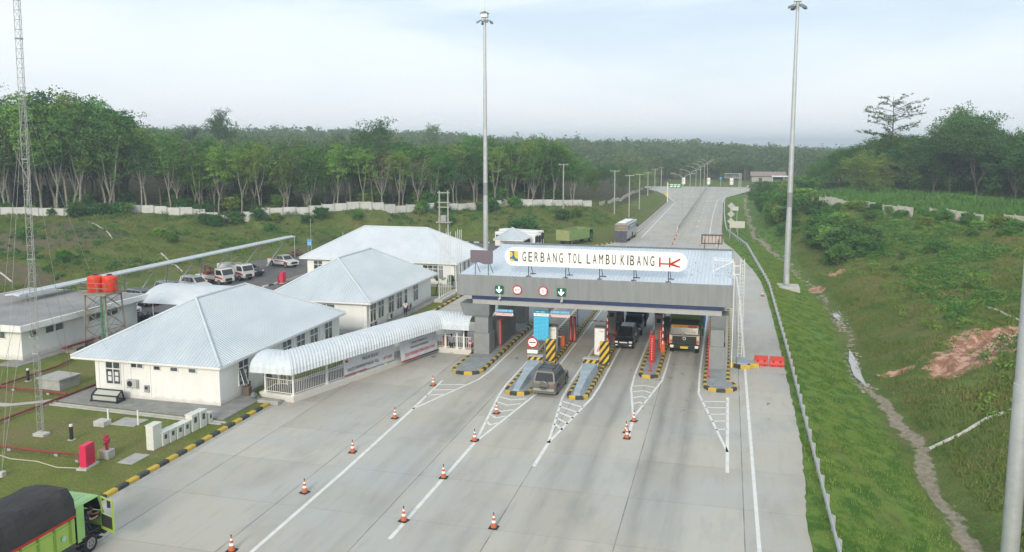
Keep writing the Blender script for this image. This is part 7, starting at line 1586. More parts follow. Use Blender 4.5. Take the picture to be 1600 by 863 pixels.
for lab, x, y in (('black garden bollard light in the middle of the near lawn', -38.2, 40.3), ('black garden bollard light beside the fire main near the plant room', -51.0, 50.0)):
    r = root('bollard_light', lab, 'bollard light', (x, y, .11), group='black garden bollard lights'); part(MB().tube([(0, 0, .05), (0, 0, .85)], .11, n=12), 'post', INK, r); part(MB().tube([(0, 0, .85), (0, 0, .98)], .10, n=12), 'lamp', LENS, r); part(MB().box(-.17, -.17, 0, .17, .17, .05), 'base', CONCW, r)
r = root('marker_post', 'short grey pipe standing on the near lawn at the left edge', 'post', (-38.4, 34.9, .11)); part(MB().tube([(0, 0, 0), (0, 0, .9)], .08, n=8), 'post', STEEL, r)
r = root('garden_hose', 'pale hose snaking over the near lawn to the hose cabinet', 'hose', (-38, 36.5, .13)); m = MB(); m.tube([(-7, .9, .02), (-5, .6, .02), (-3, .8, .02), (-1.2, .3, .02), (.6, .35, .02), (2.4, -.1, .02), (3.5, .1, .02)], .035, n=6); part(m, 'hose', mat('hose', (.42, .42, .30), rough=.6), r)
r = root('mail_plant_pot', 'dark plant pot at the corner of the walkway base', 'plant pot', (-31.9, 50.2, .1)); part(MB().tube([(0, 0, 0), (0, 0, .3), (0, 0, .55)], [.12, .24, .1], n=10), 'pot', GREYD, r)
# net fence behind the far office and log pile
r = root('mesh_fence', 'green mesh fence on posts behind the far office', 'fence', (-66, 118, 0)); m = MB()
MESH = mat('mesh_green', (.06, .10, .08), rough=.8)
fpts = [(-66.8, 118.5), (-62.5, 127), (-57, 134), (-48, 138)]
for a, b in zip(fpts[:-1], fpts[1:]):
    n = int(math.dist(a, b) / .25)
    for k in range(n): t = k / n; x = a[0] + (b[0] - a[0]) * t + 66; y = a[1] + (b[1] - a[1]) * t - 118; m.tube([(x, y, 0), (x, y, 3.0)], .014, n=3)
    for z in range(1, 13): m.tube([(a[0] + 66, a[1] - 118, z * .25), (b[0] + 66, b[1] - 118, z * .25)], .012, n=3)
part(m, 'mesh', MESH, r)
for a in fpts: part(MB().tube([(a[0] + 66, a[1] - 118, 0), (a[0] + 66, a[1] - 118, 3.2)], .06, n=6), 'post', STEEL, r)
r = root('soil_heap', 'heap of reddish cut branches beside the mesh fence', 'heap', (-67.5, 119.5, 0)); m = MB(); rr = random.Random(6)
for k in range(70): a = rr.uniform(0, 6.28); x, y = rr.gauss(0, .9), rr.gauss(0, .9); z = max(0, 1.2 - (x * x + y * y) * .5) * rr.random(); m.tube([(x, y, z), (x + math.cos(a) * .8, y + math.sin(a) * .8, z + rr.uniform(-.1, .35))], .07, n=4)
part(m, 'branches', mat('branch_red_brown', (.20, .11, .075), (.13, .08, .06), .9, 3), r)
r = root('small_board_sign', 'small blue and white notice on two poles at the corner of the far office', 'sign', (-64.2, 118.6, 0)); part(MB().box(-.4, -.02, 1.9, .4, .02, 2.9), 'board', SKYB, r); m = MB(); bars_mesh(m, -.3, .3, 2.0, 2.5, -.03, 2, 0, 4); part(m, 'print', SIGNW, r)
for x in (-.3, .3): part(MB().tube([(x, .05, 0), (x, .05, 3.0)], .03, n=5), 'post', STEEL, r)
part(MB().tube([(.1, .3, 0), (.1, .3, 6.2)], .03, n=5), 'tall_rod', STEEL, r)
# ------------------------------------------------------------------ boundary walls on the banks
def WPM(h): return mat('wall_panel_' + ('pale' if h > 1.4 else 'cream'), (.60, .60, .59) if h > 1.4 else (.62, .59, .51), (.44, .45, .44) if h > 1.4 else (.46, .44, .37), .9, .35, detail=8, bump=.1)
def bankwall(lab, path, h, gaps=(), panel=2.4, tilt=0.0, zoff=0.0, single=True):
    r = root('boundary_wall', lab, 'wall', tuple(path[0])); m = MB(); pp = [Vector(p) for p in path]; posts = []; rr = random.Random(len(path)); k = 0
    for a, b in zip(pp[:-1], pp[1:]):
        n = max(1, round((b - a).length / panel))
        for i in range(n):
            k += 1
            if any(g0 <= k < g1 for g0, g1 in gaps): continue
            p = a.lerp(b, i / n); q = a.lerp(b, (i + 1) / n); d = (q - p).normalized(); nn = Vector((-d.y, d.x, 0)) * .04; zz = (h1(p.x, p.y) + h1(q.x, q.y)) / 2 - .1 + zoff; hh = h + rr.uniform(-.04, .04)
            p = p + d * .1; q = q - d * .06
            if not single: m = MB()
            m.loft([[(p.x - nn.x, p.y - nn.y, zz - .4), (p.x - nn.x, p.y - nn.y, zz + hh), (p.x + nn.x, p.y + nn.y, zz + hh), (p.x + nn.x, p.y + nn.y, zz - .4)], [(q.x - nn.x, q.y - nn.y, zz - .4), (q.x - nn.x, q.y - nn.y, zz + hh), (q.x + nn.x, q.y + nn.y, zz + hh), (q.x + nn.x, q.y + nn.y, zz - .4)]])
            posts.append((p.x, p.y, zz, hh))
            if not single: part(m, 'panel', WPM(h), r, True)
    if single: part(m, 'panels', WPM(h), r, True)
    #'wall_panel_' + ('pale' if h > 1.4 else 'cream'), (.60, .60, .59) if h > 1.4 else (.58, .55, .47), (.44, .45, .44) if h > 1.4 else (.42, .40, .33), .9, .35, detail=8, bump=.1), r, True)
    o = None
    for x, y, z, hh in posts[:98]:
        if o is None: o = MB().box(-.09, -.09, -.4, .09, .09, h + .14).build('post', CONC, r); q = o
        else: q = o.copy(); COL.objects.link(q); q.parent = r
        q.location = Vector((x, y, z)) - r.location
    return r
bankwall('long pale concrete panel wall along the top of the left bank below the rubber trees', WALL_L[1:], 1.55)
bankwall('broken concrete panel fence on the left verge under the power poles', [(-29.5, 196, 3.4), (-29, 215, 2.6), (-29.5, 240, 2), (-30, 270, 1.3), (-31, 300, .8), (-33, 335, .3)], 1.0, gaps=((4, 6), (11, 12)), panel=2.4, single=False)
bankwall('cream broken panel wall along the top of the right bank, gaps overgrown', WALL_R, 1.25, gaps=((3, 4), (9, 11), (13, 14), (18, 20), (21, 22), (26, 28)), panel=1.9, zoff=.5, single=False)
# ------------------------------------------------------------------ drains on the slopes
def drain(px, wd=.35, name='drain_channel'):
    pts_ = [sidept(*p) for p in px]; out = []
    for a, b in zip(pts_[:-1], pts_[1:]):
        n = max(2, int(math.dist(a[:2], b[:2]) / 1.0))
        for k in range(n): t = k / n; x = a[0] + (b[0] - a[0]) * t; y = a[1] + (b[1] - a[1]) * t; out.append((x, y, h1(x, y) + .05))
    out.append((pts_[-1][0], pts_[-1][1], h1(*pts_[-1][:2]) + .05))
    m = MB(); m.tube(out, wd / 2, n=6); struct(m.build(name, CONCW))
for px in ([(1452, 704), (1500, 682), (1560, 650), (1600, 628)], [(1540, 480), (1600, 508)], [(135, 345), (165, 360), (195, 374)], [(252, 397), (285, 425)], [(0, 427), (18, 441)]): drain(px, .22)
# stones and wet rubble in the ditch bed
m = MB(); rr = random.Random(12)
for k in range(330):
    y = rr.choice([rr.uniform(68, 84), rr.uniform(90, 102), rr.uniform(108, 190), rr.uniform(150, 300)]); 
    xs = np.interp(y, [p[1] for p in DITCH], [p[0] for p in DITCH]); x = xs + .45 + rr.gauss(0, .35); s = rr.uniform(.05, .17) * (1.4 if y > 110 else 1); z = h1(x, y)
    m.ball((x, y, z + s * .2), s, sc_=(1, rr.uniform(.6, 1.3), .45), n=6, m=4)
o = m.build('rubble', mat('ditch_stone', (.40, .37, .33), (.24, .20, .17), .8, 3)); tag(o, 'pale stones and rubble lying in the ditch bed right of the guardrail', 'rubble', kind='stuff')
m = MB(); 
for y0, y1 in ((70, 82), (96, 101)):
    L_ = []; R__ = []
    for k in range(13):
        y = y0 + (y1 - y0) * k / 12; xs = np.interp(y, [p[1] for p in DITCH], [p[0] for p in DITCH]) + .45; w_ = .32 * math.sin(math.pi * (k + .4) / 13) + rr.uniform(0, .1); z = h1(xs, y) + .07
        L_.append((xs - w_, y, z)); R__.append((xs + w_, y, z))
    for k in range(12): m.add([L_[k], R__[k], R__[k + 1], L_[k + 1]], [(0, 1, 2, 3)])
struct(m.build('water', mat('ditch_water', (.30, .29, .27), (.36, .34, .31), .08, 3, spec=.8)))

# ------------------------------------------------------------------ foliage helpers
def quads_obj(name, c, u, v, material, parent=None, tri=False, label=None):
    """c centres, u,v half-vectors (n,3) -> one mesh of loose leaf faces"""
    n = len(c); 
    if tri: V = np.stack([c - u, c + u, c + v], 1).reshape(-1, 3); k = 3
    else: V = np.stack([c - u, c - v * .55, c + u, c + v * .55], 1).reshape(-1, 3); k = 4
    me = bpy.data.meshes.new(name); me.vertices.add(n * k); me.vertices.foreach_set('co', V.astype(np.float32).ravel()); me.loops.add(n * k); me.polygons.add(n)
    me.loops.foreach_set('vertex_index', np.arange(n * k, dtype=np.int32)); me.polygons.foreach_set('loop_start', np.arange(0, n * k, k, dtype=np.int32)); me.polygons.foreach_set('loop_total', np.full(n, k, np.int32))
    me.materials.append(material); me.update(); o = bpy.data.objects.new(name, me); COL.objects.link(o)
    if parent: o.parent = parent
    return o
def rand_dirs(n, rg, flat_=.0):
    d = rg.normal(size=(n, 3)); d[:, 2] *= (1 - flat_); return d / np.linalg.norm(d, axis=1, keepdims=True)
def leaf_cloud(centres, radii, per, size, rg, flat_=.25, up=.35):
    n = len(centres) * per; C_ = np.repeat(centres, per, 0); Rr = np.repeat(radii, per)[:, None]
    p = C_ + rand_dirs(n, rg) * Rr * (rg.random((n, 1)) ** .45) * np.array([1, 1, .62])
    u = rand_dirs(n, rg, flat_); t = rand_dirs(n, rg, flat_); v = np.cross(u, t); v /= np.linalg.norm(v, axis=1, keepdims=True) + 1e-9
    s = size * rg.uniform(.6, 1.35, (n, 1)); return p, u * s, v * s
def branch_tree(seed, h, fork, nb, spread, lean=.1, r0=.16):
    """trunk with upright limbs; returns mesh builder and limb tips"""
    rg = random.Random(seed); m = MB(); tips = []; b0 = Vector((0, 0, -.3)); f = Vector((rg.uniform(-lean, lean) * fork, rg.uniform(-lean, lean) * fork, fork))
    mid = f * .5 + Vector((rg.uniform(-.12, .12), rg.uniform(-.12, .12), 0)); m.tube([b0, mid, f], [r0, r0 * .8, r0 * .68], n=6)
    for k in range(nb):
        a = 2 * math.pi * k / nb + rg.uniform(-.4, .4); rr_ = spread * rg.uniform(.45, 1.0); top = Vector((f.x + rr_ * math.cos(a), f.y + rr_ * math.sin(a), h * rg.uniform(.82, .97)))
        m1_ = f.lerp(top, .35) + Vector((math.cos(a), math.sin(a), 0)) * rr_ * .12; m2_ = f.lerp(top, .7)
        m.tube([f - Vector((0, 0, .3)), m1_, m2_, top], [r0 * .5, r0 * .38, r0 * .24, r0 * .08], n=5); tips += [m2_, top]
        for q in range(3):
            st = f.lerp(top, rg.uniform(.35, .85)); e_ = st + Vector((rg.uniform(-1, 1), rg.uniform(-1, 1), rg.uniform(.3, 1.0))) * spread * .45; m.tube([st, e_], [r0 * .16, r0 * .05], n=4); tips.append(e_)
    return m, tips
def crown(par, tips, h, base, spread, nclu, per, size, material, seed, rad=(.5, .95), dens_top=.0, name='crown', lobes=0):
    rg = np.random.default_rng(seed); T = np.array([tuple(t) for t in tips]); n = nclu
    a = rg.random(n) * 6.283; zz = base + (h - base) * rg.random(n) ** (.8 - dens_top); t = (zz - base) / (h - base); prof = np.sqrt(np.clip(1 - (2 * t - .9) ** 2 * .85, .05, 1)); rr_ = spread * prof * np.sqrt(rg.random(n))
    c = np.stack([rr_ * np.cos(a), rr_ * np.sin(a), zz], 1)
    if lobes:
        lb = c[rg.integers(0, n, lobes)]; lb[:, :2] *= 1.15; c = lb[rg.integers(0, lobes, n)] + rg.normal(0, 1, (n, 3)) * np.array([spread * .27, spread * .27, (h - base) * .10])
    c = c = np.concatenate([c + np.array([T[:, 0].mean(), T[:, 1].mean(), 0]), T + rg.normal(0, .15, T.shape)]); rd = rg.uniform(rad[0], rad[1], len(c))
    p, u, v = leaf_cloud(c, rd, per, size, rg); return quads_obj(name, p, u, v, material, par)
PROTO = {}
def proto(key, name, cat, seed, h, fork, nb, spread, base, nclu, per, size, leaf, bark, rad=(.5, .95), r0=.16, dens_top=0):
    r = root(name, 'x', cat); m, tips = branch_tree(seed, h, fork, nb, spread, r0=r0); part(m, 'trunk', bark, r); crown(r, tips, h, base, spread, nclu, per, size, leaf, seed, rad, dens_top, lobes=12 if key[:2] == 'br' else 15 if key[:3] == 'rub' else 0); PROTO[key] = [r, False, h]; return r
USED = []
def plant(key, x, y, z, h, rz, label, group=None, wscale=1.0):
    r, used, hh = PROTO[key]; s = h / hh
    o = r if not used else copytree(r); PROTO[key][1] = True; o.location = (x, y, z); o.rotation_euler = (0, 0, rz); o.scale = (s * wscale, s * wscale, s); o['label'] = label
    if group: o['group'] = group
    return o
L0, L1, L2, L3 = LEAFS
proto('rub0', 'rubber_tree', 'tree', 1, 12, 3.6, 4, 2.3, 5.6, 95, 32, 0.143, L0, BARK)
proto('rub1', 'rubber_tree', 'tree', 2, 12, 2.4, 5, 2.7, 5.0, 100, 32, 0.143, L0, BARK)
proto('rub2', 'rubber_tree', 'tree', 3, 12, 4.4, 3, 2.1, 5.8, 90, 32, 0.143, L2, BARK)
proto('rub3', 'rubber_tree', 'tree', 4, 12, 3.2, 4, 2.3, 5.4, 75, 29, 0.143, L1, BARK)
proto('rub4', 'rubber_tree', 'tree', 5, 12, 2.8, 6, 2.9, 5.8, 36, 18, 0.118, L3, BARK)
proto('rub5', 'rubber_tree', 'tree', 6, 12, 4.0, 3, 2.2, 5.0, 80, 32, 0.143, L1, BARK)
proto('rub6', 'rubber_tree', 'tree', 7, 12, 3.0, 4, 2.6, 4.4, 120, 32, 0.151, L2, BARKD)
for k, (sd_, lf) in enumerate(((21, L0), (22, L2), (23, L0), (24, L1))): proto('broad%d' % k, 'broadleaf_tree', 'tree', sd_, 11, 2.2, 5, 3.9, 2.2, 210, 26, .17, lf, BARKD, (.7, 1.3), .22)
GT = ['young rubber tree with pale bare trunk and mid green crown behind the left wall', 'many-forked rubber tree with mid green crown behind the left wall', 'slender rubber tree with dark green crown behind the left wall', 'rubber tree with yellow-green crown behind the left wall', 'nearly leafless greyish rubber tree behind the left wall', 'slim pale-trunked rubber tree with bright yellow-green leaves behind the left wall', 'dark-trunked leafy rubber tree deep behind the left wall']
def topz(u, y_fwd, v): return HCAM + (225 - v) / FPX * 1.0 * y_fwd
def uv(x, y, z):
    zz = z - HCAM; a = x * math.cos(YAW) + y * math.sin(YAW); F = -x * math.sin(YAW) + y * math.cos(YAW); c = F * math.cos(PIT) - zz * math.sin(PIT); b = zz * math.cos(PIT) + F * math.sin(PIT)
    return CXP + FPX * a / c, CYP - FPX * b / c, F
VT = np.array([(-600, 150), (-200, 158), (0, 166), (130, 166), (160, 178), (200, 188), (235, 208), (300, 226), (400, 236), (500, 234), (600, 230), (700, 236), (750, 224), (800, 228), (850, 224), (900, 242), (945, 276)], float)
rr = random.Random(31); WL = [Vector(p) for p in WALL_L]; cum = [0]
for a, b in zip(WL[:-1], WL[1:]): cum.append(cum[-1] + (b - a).length)
def wl_at(s):
    for i in range(len(WL) - 1):
        if s <= cum[i + 1]: t = (s - cum[i]) / (cum[i + 1] - cum[i]); return WL[i].lerp(WL[i + 1], t), (WL[i + 1] - WL[i]).normalized()
    return WL[-1], (WL[-1] - WL[-2]).normalized()
cnt = 0
for row in range(7):
    s = 6 + rr.uniform(0, 2)
    while s < cum[-1] - 2:
        p, d = wl_at(s); nn = Vector((-d.y, d.x, 0)); q = p + nn * (2.6 + row * 4.6 + rr.uniform(-.8, .8)); s += 4.3 + rr.uniform(-1.0, 1.3) + (0 if row < 3 else 1.0)
        z = h1(q.x, q.y); u_, v_, F = uv(q.x, q.y, z)
        if u_ < -320: continue
        vt = np.interp(u_, VT[:, 0], VT[:, 1]); h = HCAM + (225 - vt) / FPX * F - z; h = min(22, max(6, h * rr.uniform(.86, 1.06) * (1.0 if row else .96)))
        w_ = [3, 3, 3, 2, 1, 2, 0] if row < 2 else [3, 2, 4, 1, .4, 1, 5]
        if 560 < u_ < 700 and row < 2: w_ = [2, 2, 2, 1.5, 4, 2, 0]
        k = rr.choices(range(7), w_)[0]
        if row == 0 and 320 < u_ < 420: k = rr.choice([3, 5, 0])
        plant('rub%d' % k, q.x, q.y, z, h, rr.uniform(0, 6.28), GT[k], 'rubber trees behind the left wall (%s)' % ['mid green', 'forked', 'slender dark', 'yellow-green', 'leafless', 'bright slim', 'dark leafy'][k], 1.05 * (12 / h) ** .25 * (1.05 if h < 14 else 1.2)); cnt += 1
# low bushes in front of and between the plantation trunks
proto('bush0', 'bush', 'bush', 41, 2.2, .3, 6, 1.25, .25, 60, 22, .13, L0, BARKD, (.3, .6), .05)
proto('bush1', 'bush', 'bush', 42, 2.2, .3, 6, 1.35, .25, 66, 22, .13, L2, BARKD, (.3, .6), .05)
proto('bush2', 'bush', 'bush', 43, 2.2, .3, 5, 1.15, .25, 50, 22, .13, L1, BARKD, (.3, .6), .05)
BT = ['mid green leafy bush', 'dark green leafy bush', 'yellow-green leafy bush']
def bush(k, x, y, h, where, grp, ws=1.1): plant('bush%d' % k, x, y, h1(x, y) - .1, h, rr.uniform(0, 6.28), BT[k] + ' ' + where, grp + (' (%s)' % ['mid green', 'dark', 'yellow-green'][k]), ws)
for k in range(92):
    s = rr.uniform(30, cum[-1] - 3); p, d = wl_at(s); nn = Vector((-d.y, d.x, 0)); q = p + nn * (rr.choice([rr.uniform(-4, -.8), rr.uniform(-.6, 2.5)]) if k < 34 else rr.uniform(3, 30)); bush(rr.choice([0, 1, 1, 2]), q.x, q.y, rr.uniform(.9, 2.4) + (k >= 34) * 1.6, 'by the pale wall on the left bank', 'bushes by the left wall')
for (u_, v_, hh, k) in ((250, 372, 1.6, 2), (270, 380, 1.4, 0), (420, 362, 1.5, 0), (480, 350, 1.7, 1), (100, 410, 1.6, 0), (370, 352, 1.5, 2), (818, 380, 4.5, 1), (826, 368, 3.2, 1), (640, 372, 2, 0), (700, 352, 2.2, 0), (880, 345, 2.4, 1), (902, 340, 2, 0), (770, 330, 2.5, 1), (40, 375, 2, 0), (330, 350, 1.6, 0), (120, 338, 2.6, 0), (160, 336, 2.2, 1), (560, 345, 1.8, 0)):
    x, y, z = sidept(u_, v_); bush(k, x, y, hh, 'alone on the face of the left bank', 'bushes on the left bank face')
# right bank: thick shrubs near the wall and by the far lay-by
for k in range(86):
    t = rr.random(); i = rr.randrange(len(WALL_R) - 1); a, b = Vector(WALL_R[i]), Vector(WALL_R[i + 1]); q = a.lerp(b, rr.random()); d = (b - a).normalized(); nn = Vector((-d.y, d.x, 0)); off = -rr.expovariate(.22) if rr.random() < .78 else rr.uniform(0, 3)
    q = q + nn * (off if nn.x > 0 else -off); 
    if q.x < 13.5 or q.y < 84 or q.x > 58: continue
    bush(rr.choice([0, 0, 1, 2, 2]), q.x, q.y, rr.uniform(.8, 2.0), 'on the upper right bank below the broken wall', 'bushes on the upper right bank', 1.25)
for k in range(62):
    y = rr.uniform(128, 215); x = np.interp(y, [p[1] for p in DITCH], [p[0] for p in DITCH]) + 3.5 + rr.uniform(0, 9) * (1 if y < 180 else .8)
    bush(rr.choice([0, 0, 1, 2]), x, y, rr.uniform(1.4, 3.6), 'in the dense thicket between ditch and broken wall on the right', 'bushes in the right-hand thicket', 1.2)
for k in range(34):
    y = rr.uniform(80, 128); x = np.interp(y, [p[1] for p in DITCH], [p[0] for p in DITCH]) + 8 + rr.uniform(0, 14); bush(rr.choice([0, 0, 2]), x, y, rr.uniform(.35, .9), 'scattered low on the middle of the right bank', 'bushes on the middle right bank', 1.2)
for k in range(26):
    y = rr.uniform(220, 340); x = np.interp(y, [p[1] for p in DITCH], [p[0] for p in DITCH]) + 2.5 + rr.uniform(0, 16); bush(rr.choice([0, 1, 2]), x, y, rr.uniform(1.5, 4), 'beside the far slip road on the right', 'bushes beside the far slip road', 1.3)
for x, y, s_ in ((-31.9, 93.2, 1.4),): plant('bush1', x, y, 1.0, 1.3, 1.0, 'small clipped round-topped bush at the corner of the middle office', None, .6)
r = root('clipped_tree', 'small bonsai-like clipped tree at the far corner of the middle office', 'tree', (-33.6, 92.6, .11)); part(MB().tube([(0, 0, 0), (.1, 0, .7), (.35, 0, 1.3), (.5, 0, 2.0)], [.08, .07, .05, .03], n=6), 'trunk', BARKD, r)
rg = np.random.default_rng(3); p_, u_, v_ = leaf_cloud(np.array([(.55, 0, 2.1), (.95, .1, 1.85), (.25, 0, 1.75), (.6, -.1, 1.2)]), np.array([.4, .35, .3, .25]), 120, .07, rg); quads_obj('crown', p_, u_, v_, L2, r)
# right-hand woods
VR = np.array([(1240, 262), (1265, 264), (1300, 244), (1350, 232), (1400, 218), (1440, 226), (1465, 216), (1480, 196), (1505, 186), (1530, 196), (1545, 216), (1580, 222), (1600, 216), (1800, 214), (2000, 210)], float)
edge = [P(1250, 290, 6), P(1330, 300, 6), P(1400, 303, 6), P(1500, 312, 6), P(1600, 320, 6), P(1750, 330, 6)]
n_r = 0
for row in range(6):
    for a, b in zip(edge[:-1], edge[1:]):
        L_ = (b - a).length; n = max(1, int(L_ / 5.6)); d = (b - a).normalized(); nn = Vector((-d.y, d.x, 0)); nn = nn if nn.y > 0 else -nn
        for i in range(n):
            q = a.lerp(b, (i + rr.random()) / n) + nn * (1 + row * 5.2 + rr.uniform(-1.5, 1.5)); z = h1(q.x, q.y); u__, v__, F = uv(q.x, q.y, z)
            vt = np.interp(u__, VR[:, 0], VR[:, 1]); h = max(6, min(20, (HCAM + (225 - vt) / FPX * F - z) * rr.uniform(.84, 1.04)))
            k = rr.choice([0, 1, 1, 2, 3] if u__ < 1420 else [0, 1, 1, 1, 2]); plant('broad%d' % k, q.x, q.y, z, h, rr.uniform(0, 6.28), ['mid green broad tree', 'dark green broad tree', 'bushy green broad tree', 'light green broad tree'][k] + ' in the wood beyond the right bank', 'trees of the wood beyond the right bank (%s)' % ['mid', 'dark', 'bushy', 'light'][k], .95 if h > 12 else 1.1); n_r += 1
x, y = P(1345, 303, 6)[:2]; plant('broad3', x, y, h1(x, y), 9.5, 1, 'lone bright green bushy tree at the left front of the right wood', None, 1.0)
x, y = P(1375, 305, 6)[:2]; plant('broad3', x, y, h1(x, y), 8.5, 2, 'bright green tree in front of the tall sparse tree', None, 1.0)
# tall sparse tree with layered branches
x, y = P(1388, 303, 6)[:2]; zb_ = h1(x, y); r = root('sparse_tree', 'tallest tree on the right, thin tiers of nearly bare branches against the sky', 'tree', (x, y, zb_)); F = uv(x, y, zb_)[2]; ht = HCAM + (225 - 153) / FPX * F - zb_
m = MB(); m.tube([(0, 0, -.3), (-.4, 0, ht * .25), (.3, 0, ht * .55), (0, 0, ht)], [.32, .26, .17, .04], n=7); rg2 = random.Random(5); clu = []
for k in range(38):
    zc_ = ht * (.45 + .53 * k / 38); a = rg2.uniform(0, 6.28); ln = (7.6 if zc_ < ht * .9 else 4.5) * rg2.uniform(.5, 1.0) * (1.0 if zc_ > ht * .62 else .75); e_ = Vector((math.cos(a) * ln, math.sin(a) * ln, zc_ + rg2.uniform(-.2, 1.3))); st = Vector((.1, 0, zc_ - .8)); mid = st.lerp(e_, .5) + Vector((0, 0, .35))
    m.tube([st, mid, e_], [.075, .05, .02], n=4)
    for t in (.45, .6, .72, .84, .95, 1.0):
        q = st.lerp(e_, t) + Vector((rg2.uniform(-.5, .5), rg2.uniform(-.5, .5), rg2.uniform(0, .5))); m.tube([st.lerp(e_, t - .1), q], [.03, .012], n=3)
        clu.append(tuple(q)); clu.append(tuple(q + Vector((rg2.uniform(-.9, .9), rg2.uniform(-.9, .9), rg2.uniform(-.2, .5)))))
part(m, 'trunk', BARKD, r); rg = np.random.default_rng(8); p_, u_, v_ = leaf_cloud(np.array(clu), rg.uniform(.3, .65, len(clu)), 11, .16, rg); quads_obj('crown', p_, u_, v_, L2, r)
# single big trees breaking the skyline
def bigtree(u0, vb, vt_, dist, key, lab, ws=1.0):
    r_ = ray(u0, 225); k = dist / math.hypot(r_[0], r_[1]); x, y = r_[0] * k, r_[1] * k; z = h1(x, y); F = uv(x, y, z)[2]; h = HCAM + (225 - vt_) / FPX * F - z; plant(key, x, y, z, h, u0 * .1, lab, None, ws)
bigtree(590, 240, 196, 235, 'broad1', 'big dark round tree standing above the left plantation, near the middle', .85); bigtree(346, 200, 180, 300, 'broad1', 'dark lone tree on the left skyline', .6); bigtree(1502, 230, 180, 232, 'broad0', 'tall billowing tree rising above the right wood', .62)
bigtree(675, 215, 202, 420, 'broad0', 'greyish double-crowned tree on the middle skyline', .7); bigtree(1485, 230, 190, 236, 'broad2', 'bushy shoulder tree left of the tall billowing tree', .9)
for u0, vt_ in ((735, 222), (762, 226), (845, 224), (875, 232)): bigtree(u0, 0, vt_, 208, 'broad%d' % (int(u0) % 3), 'broad tree at %s of the plantation end near the power poles' % {735: 'the near side', 762: 'the middle', 845: 'the far side', 875: 'the tip'}[u0], .8)
for k, (u0, d_, vt_) in enumerate(((925, 225, 268), (940, 245, 262), (975, 262, 262), (1000, 285, 268), (915, 262, 255), (955, 300, 258), (990, 330, 262), (1020, 350, 268))): bigtree(u0, 0, vt_, d_, 'broad%d' % (k % 4), 'small tree behind the power poles, %s from the left' % ['second', 'third', 'fifth', 'seventh', 'first', 'fourth', 'sixth', 'eighth'][k], .9)
# oil palms
def palm_proto(seed):
    r = root('oil_palm', 'x', 'palm tree'); rg = random.Random(seed); m = MB(); m.tube([(0, 0, -.3), (.1, 0, 2.2), (0, 0, 4.6)], [.38, .32, .36], n=7); part(m, 'trunk', BARKD, r); cs, us, vs = [], [], []
    for k in range(30):
        a = 2 * math.pi * k * .618; el = rg.uniform(.15, 1.25); L_ = rg.uniform(3.6, 4.8); prev = Vector((0, 0, 4.6)); d = Vector((math.cos(a) * math.cos(el), math.sin(a) * math.cos(el), math.sin(el)))
        for j in range(9):
            nx = prev + d * (L_ / 9); d = (d + Vector((0, 0, -.17))).normalized(); side = d.cross(Vector((0, 0, 1))).normalized(); w_ = .62 * math.sin(math.pi * (j + .8) / 9.6) + .1; mid = prev.lerp(nx, .5)
            for sg in (-1, 1):
                for q in (0, .5): cs.append(mid + d * (L_ / 9) * (q - .25) + side * sg * w_ * .5 - Vector((0, 0, .12 * w_))); us.append((side * sg + d * .5 + Vector((0, 0, -.35))).normalized() * w_ * .55); vs.append(d * .12)
            prev = nx
    quads_obj('crown', np.array([tuple(c) for c in cs]), np.array([tuple(c) for c in us]), np.array([tuple(c) for c in vs]), mat('palm_leaf', (.05, .10, .038), (.075, .135, .048), .6, .35, rnd=.25, spec=.25), r); PROTO['palm%d' % seed] = [r, False, 8.0]
palm_proto(1); palm_proto(2)
for k in range(95):
    u0 = rr.uniform(1030, 1250); dist = 395 + 130 * rr.random() ** 1.3; r_ = ray(u0, 225); kk = dist / math.hypot(r_[0], r_[1]); x, y = r_[0] * kk, r_[1] * kk
    if abs(x - 17) < 9 and abs(y - 385) < 9: continue
    if abs(x - 26) < 8 and y < 382: continue
    plant('palm%d' % rr.choice([1, 2]), x, y, h1(x, y), rr.uniform(8.5, 12), rr.uniform(0, 6.28), 'oil palm in the plantation beyond the far junction', 'oil palms beyond the far junction', 1.05)
bigtree(300, 0, 187, 290, 'palm1', 'lone palm on the left skyline beside the dark tree', 1)
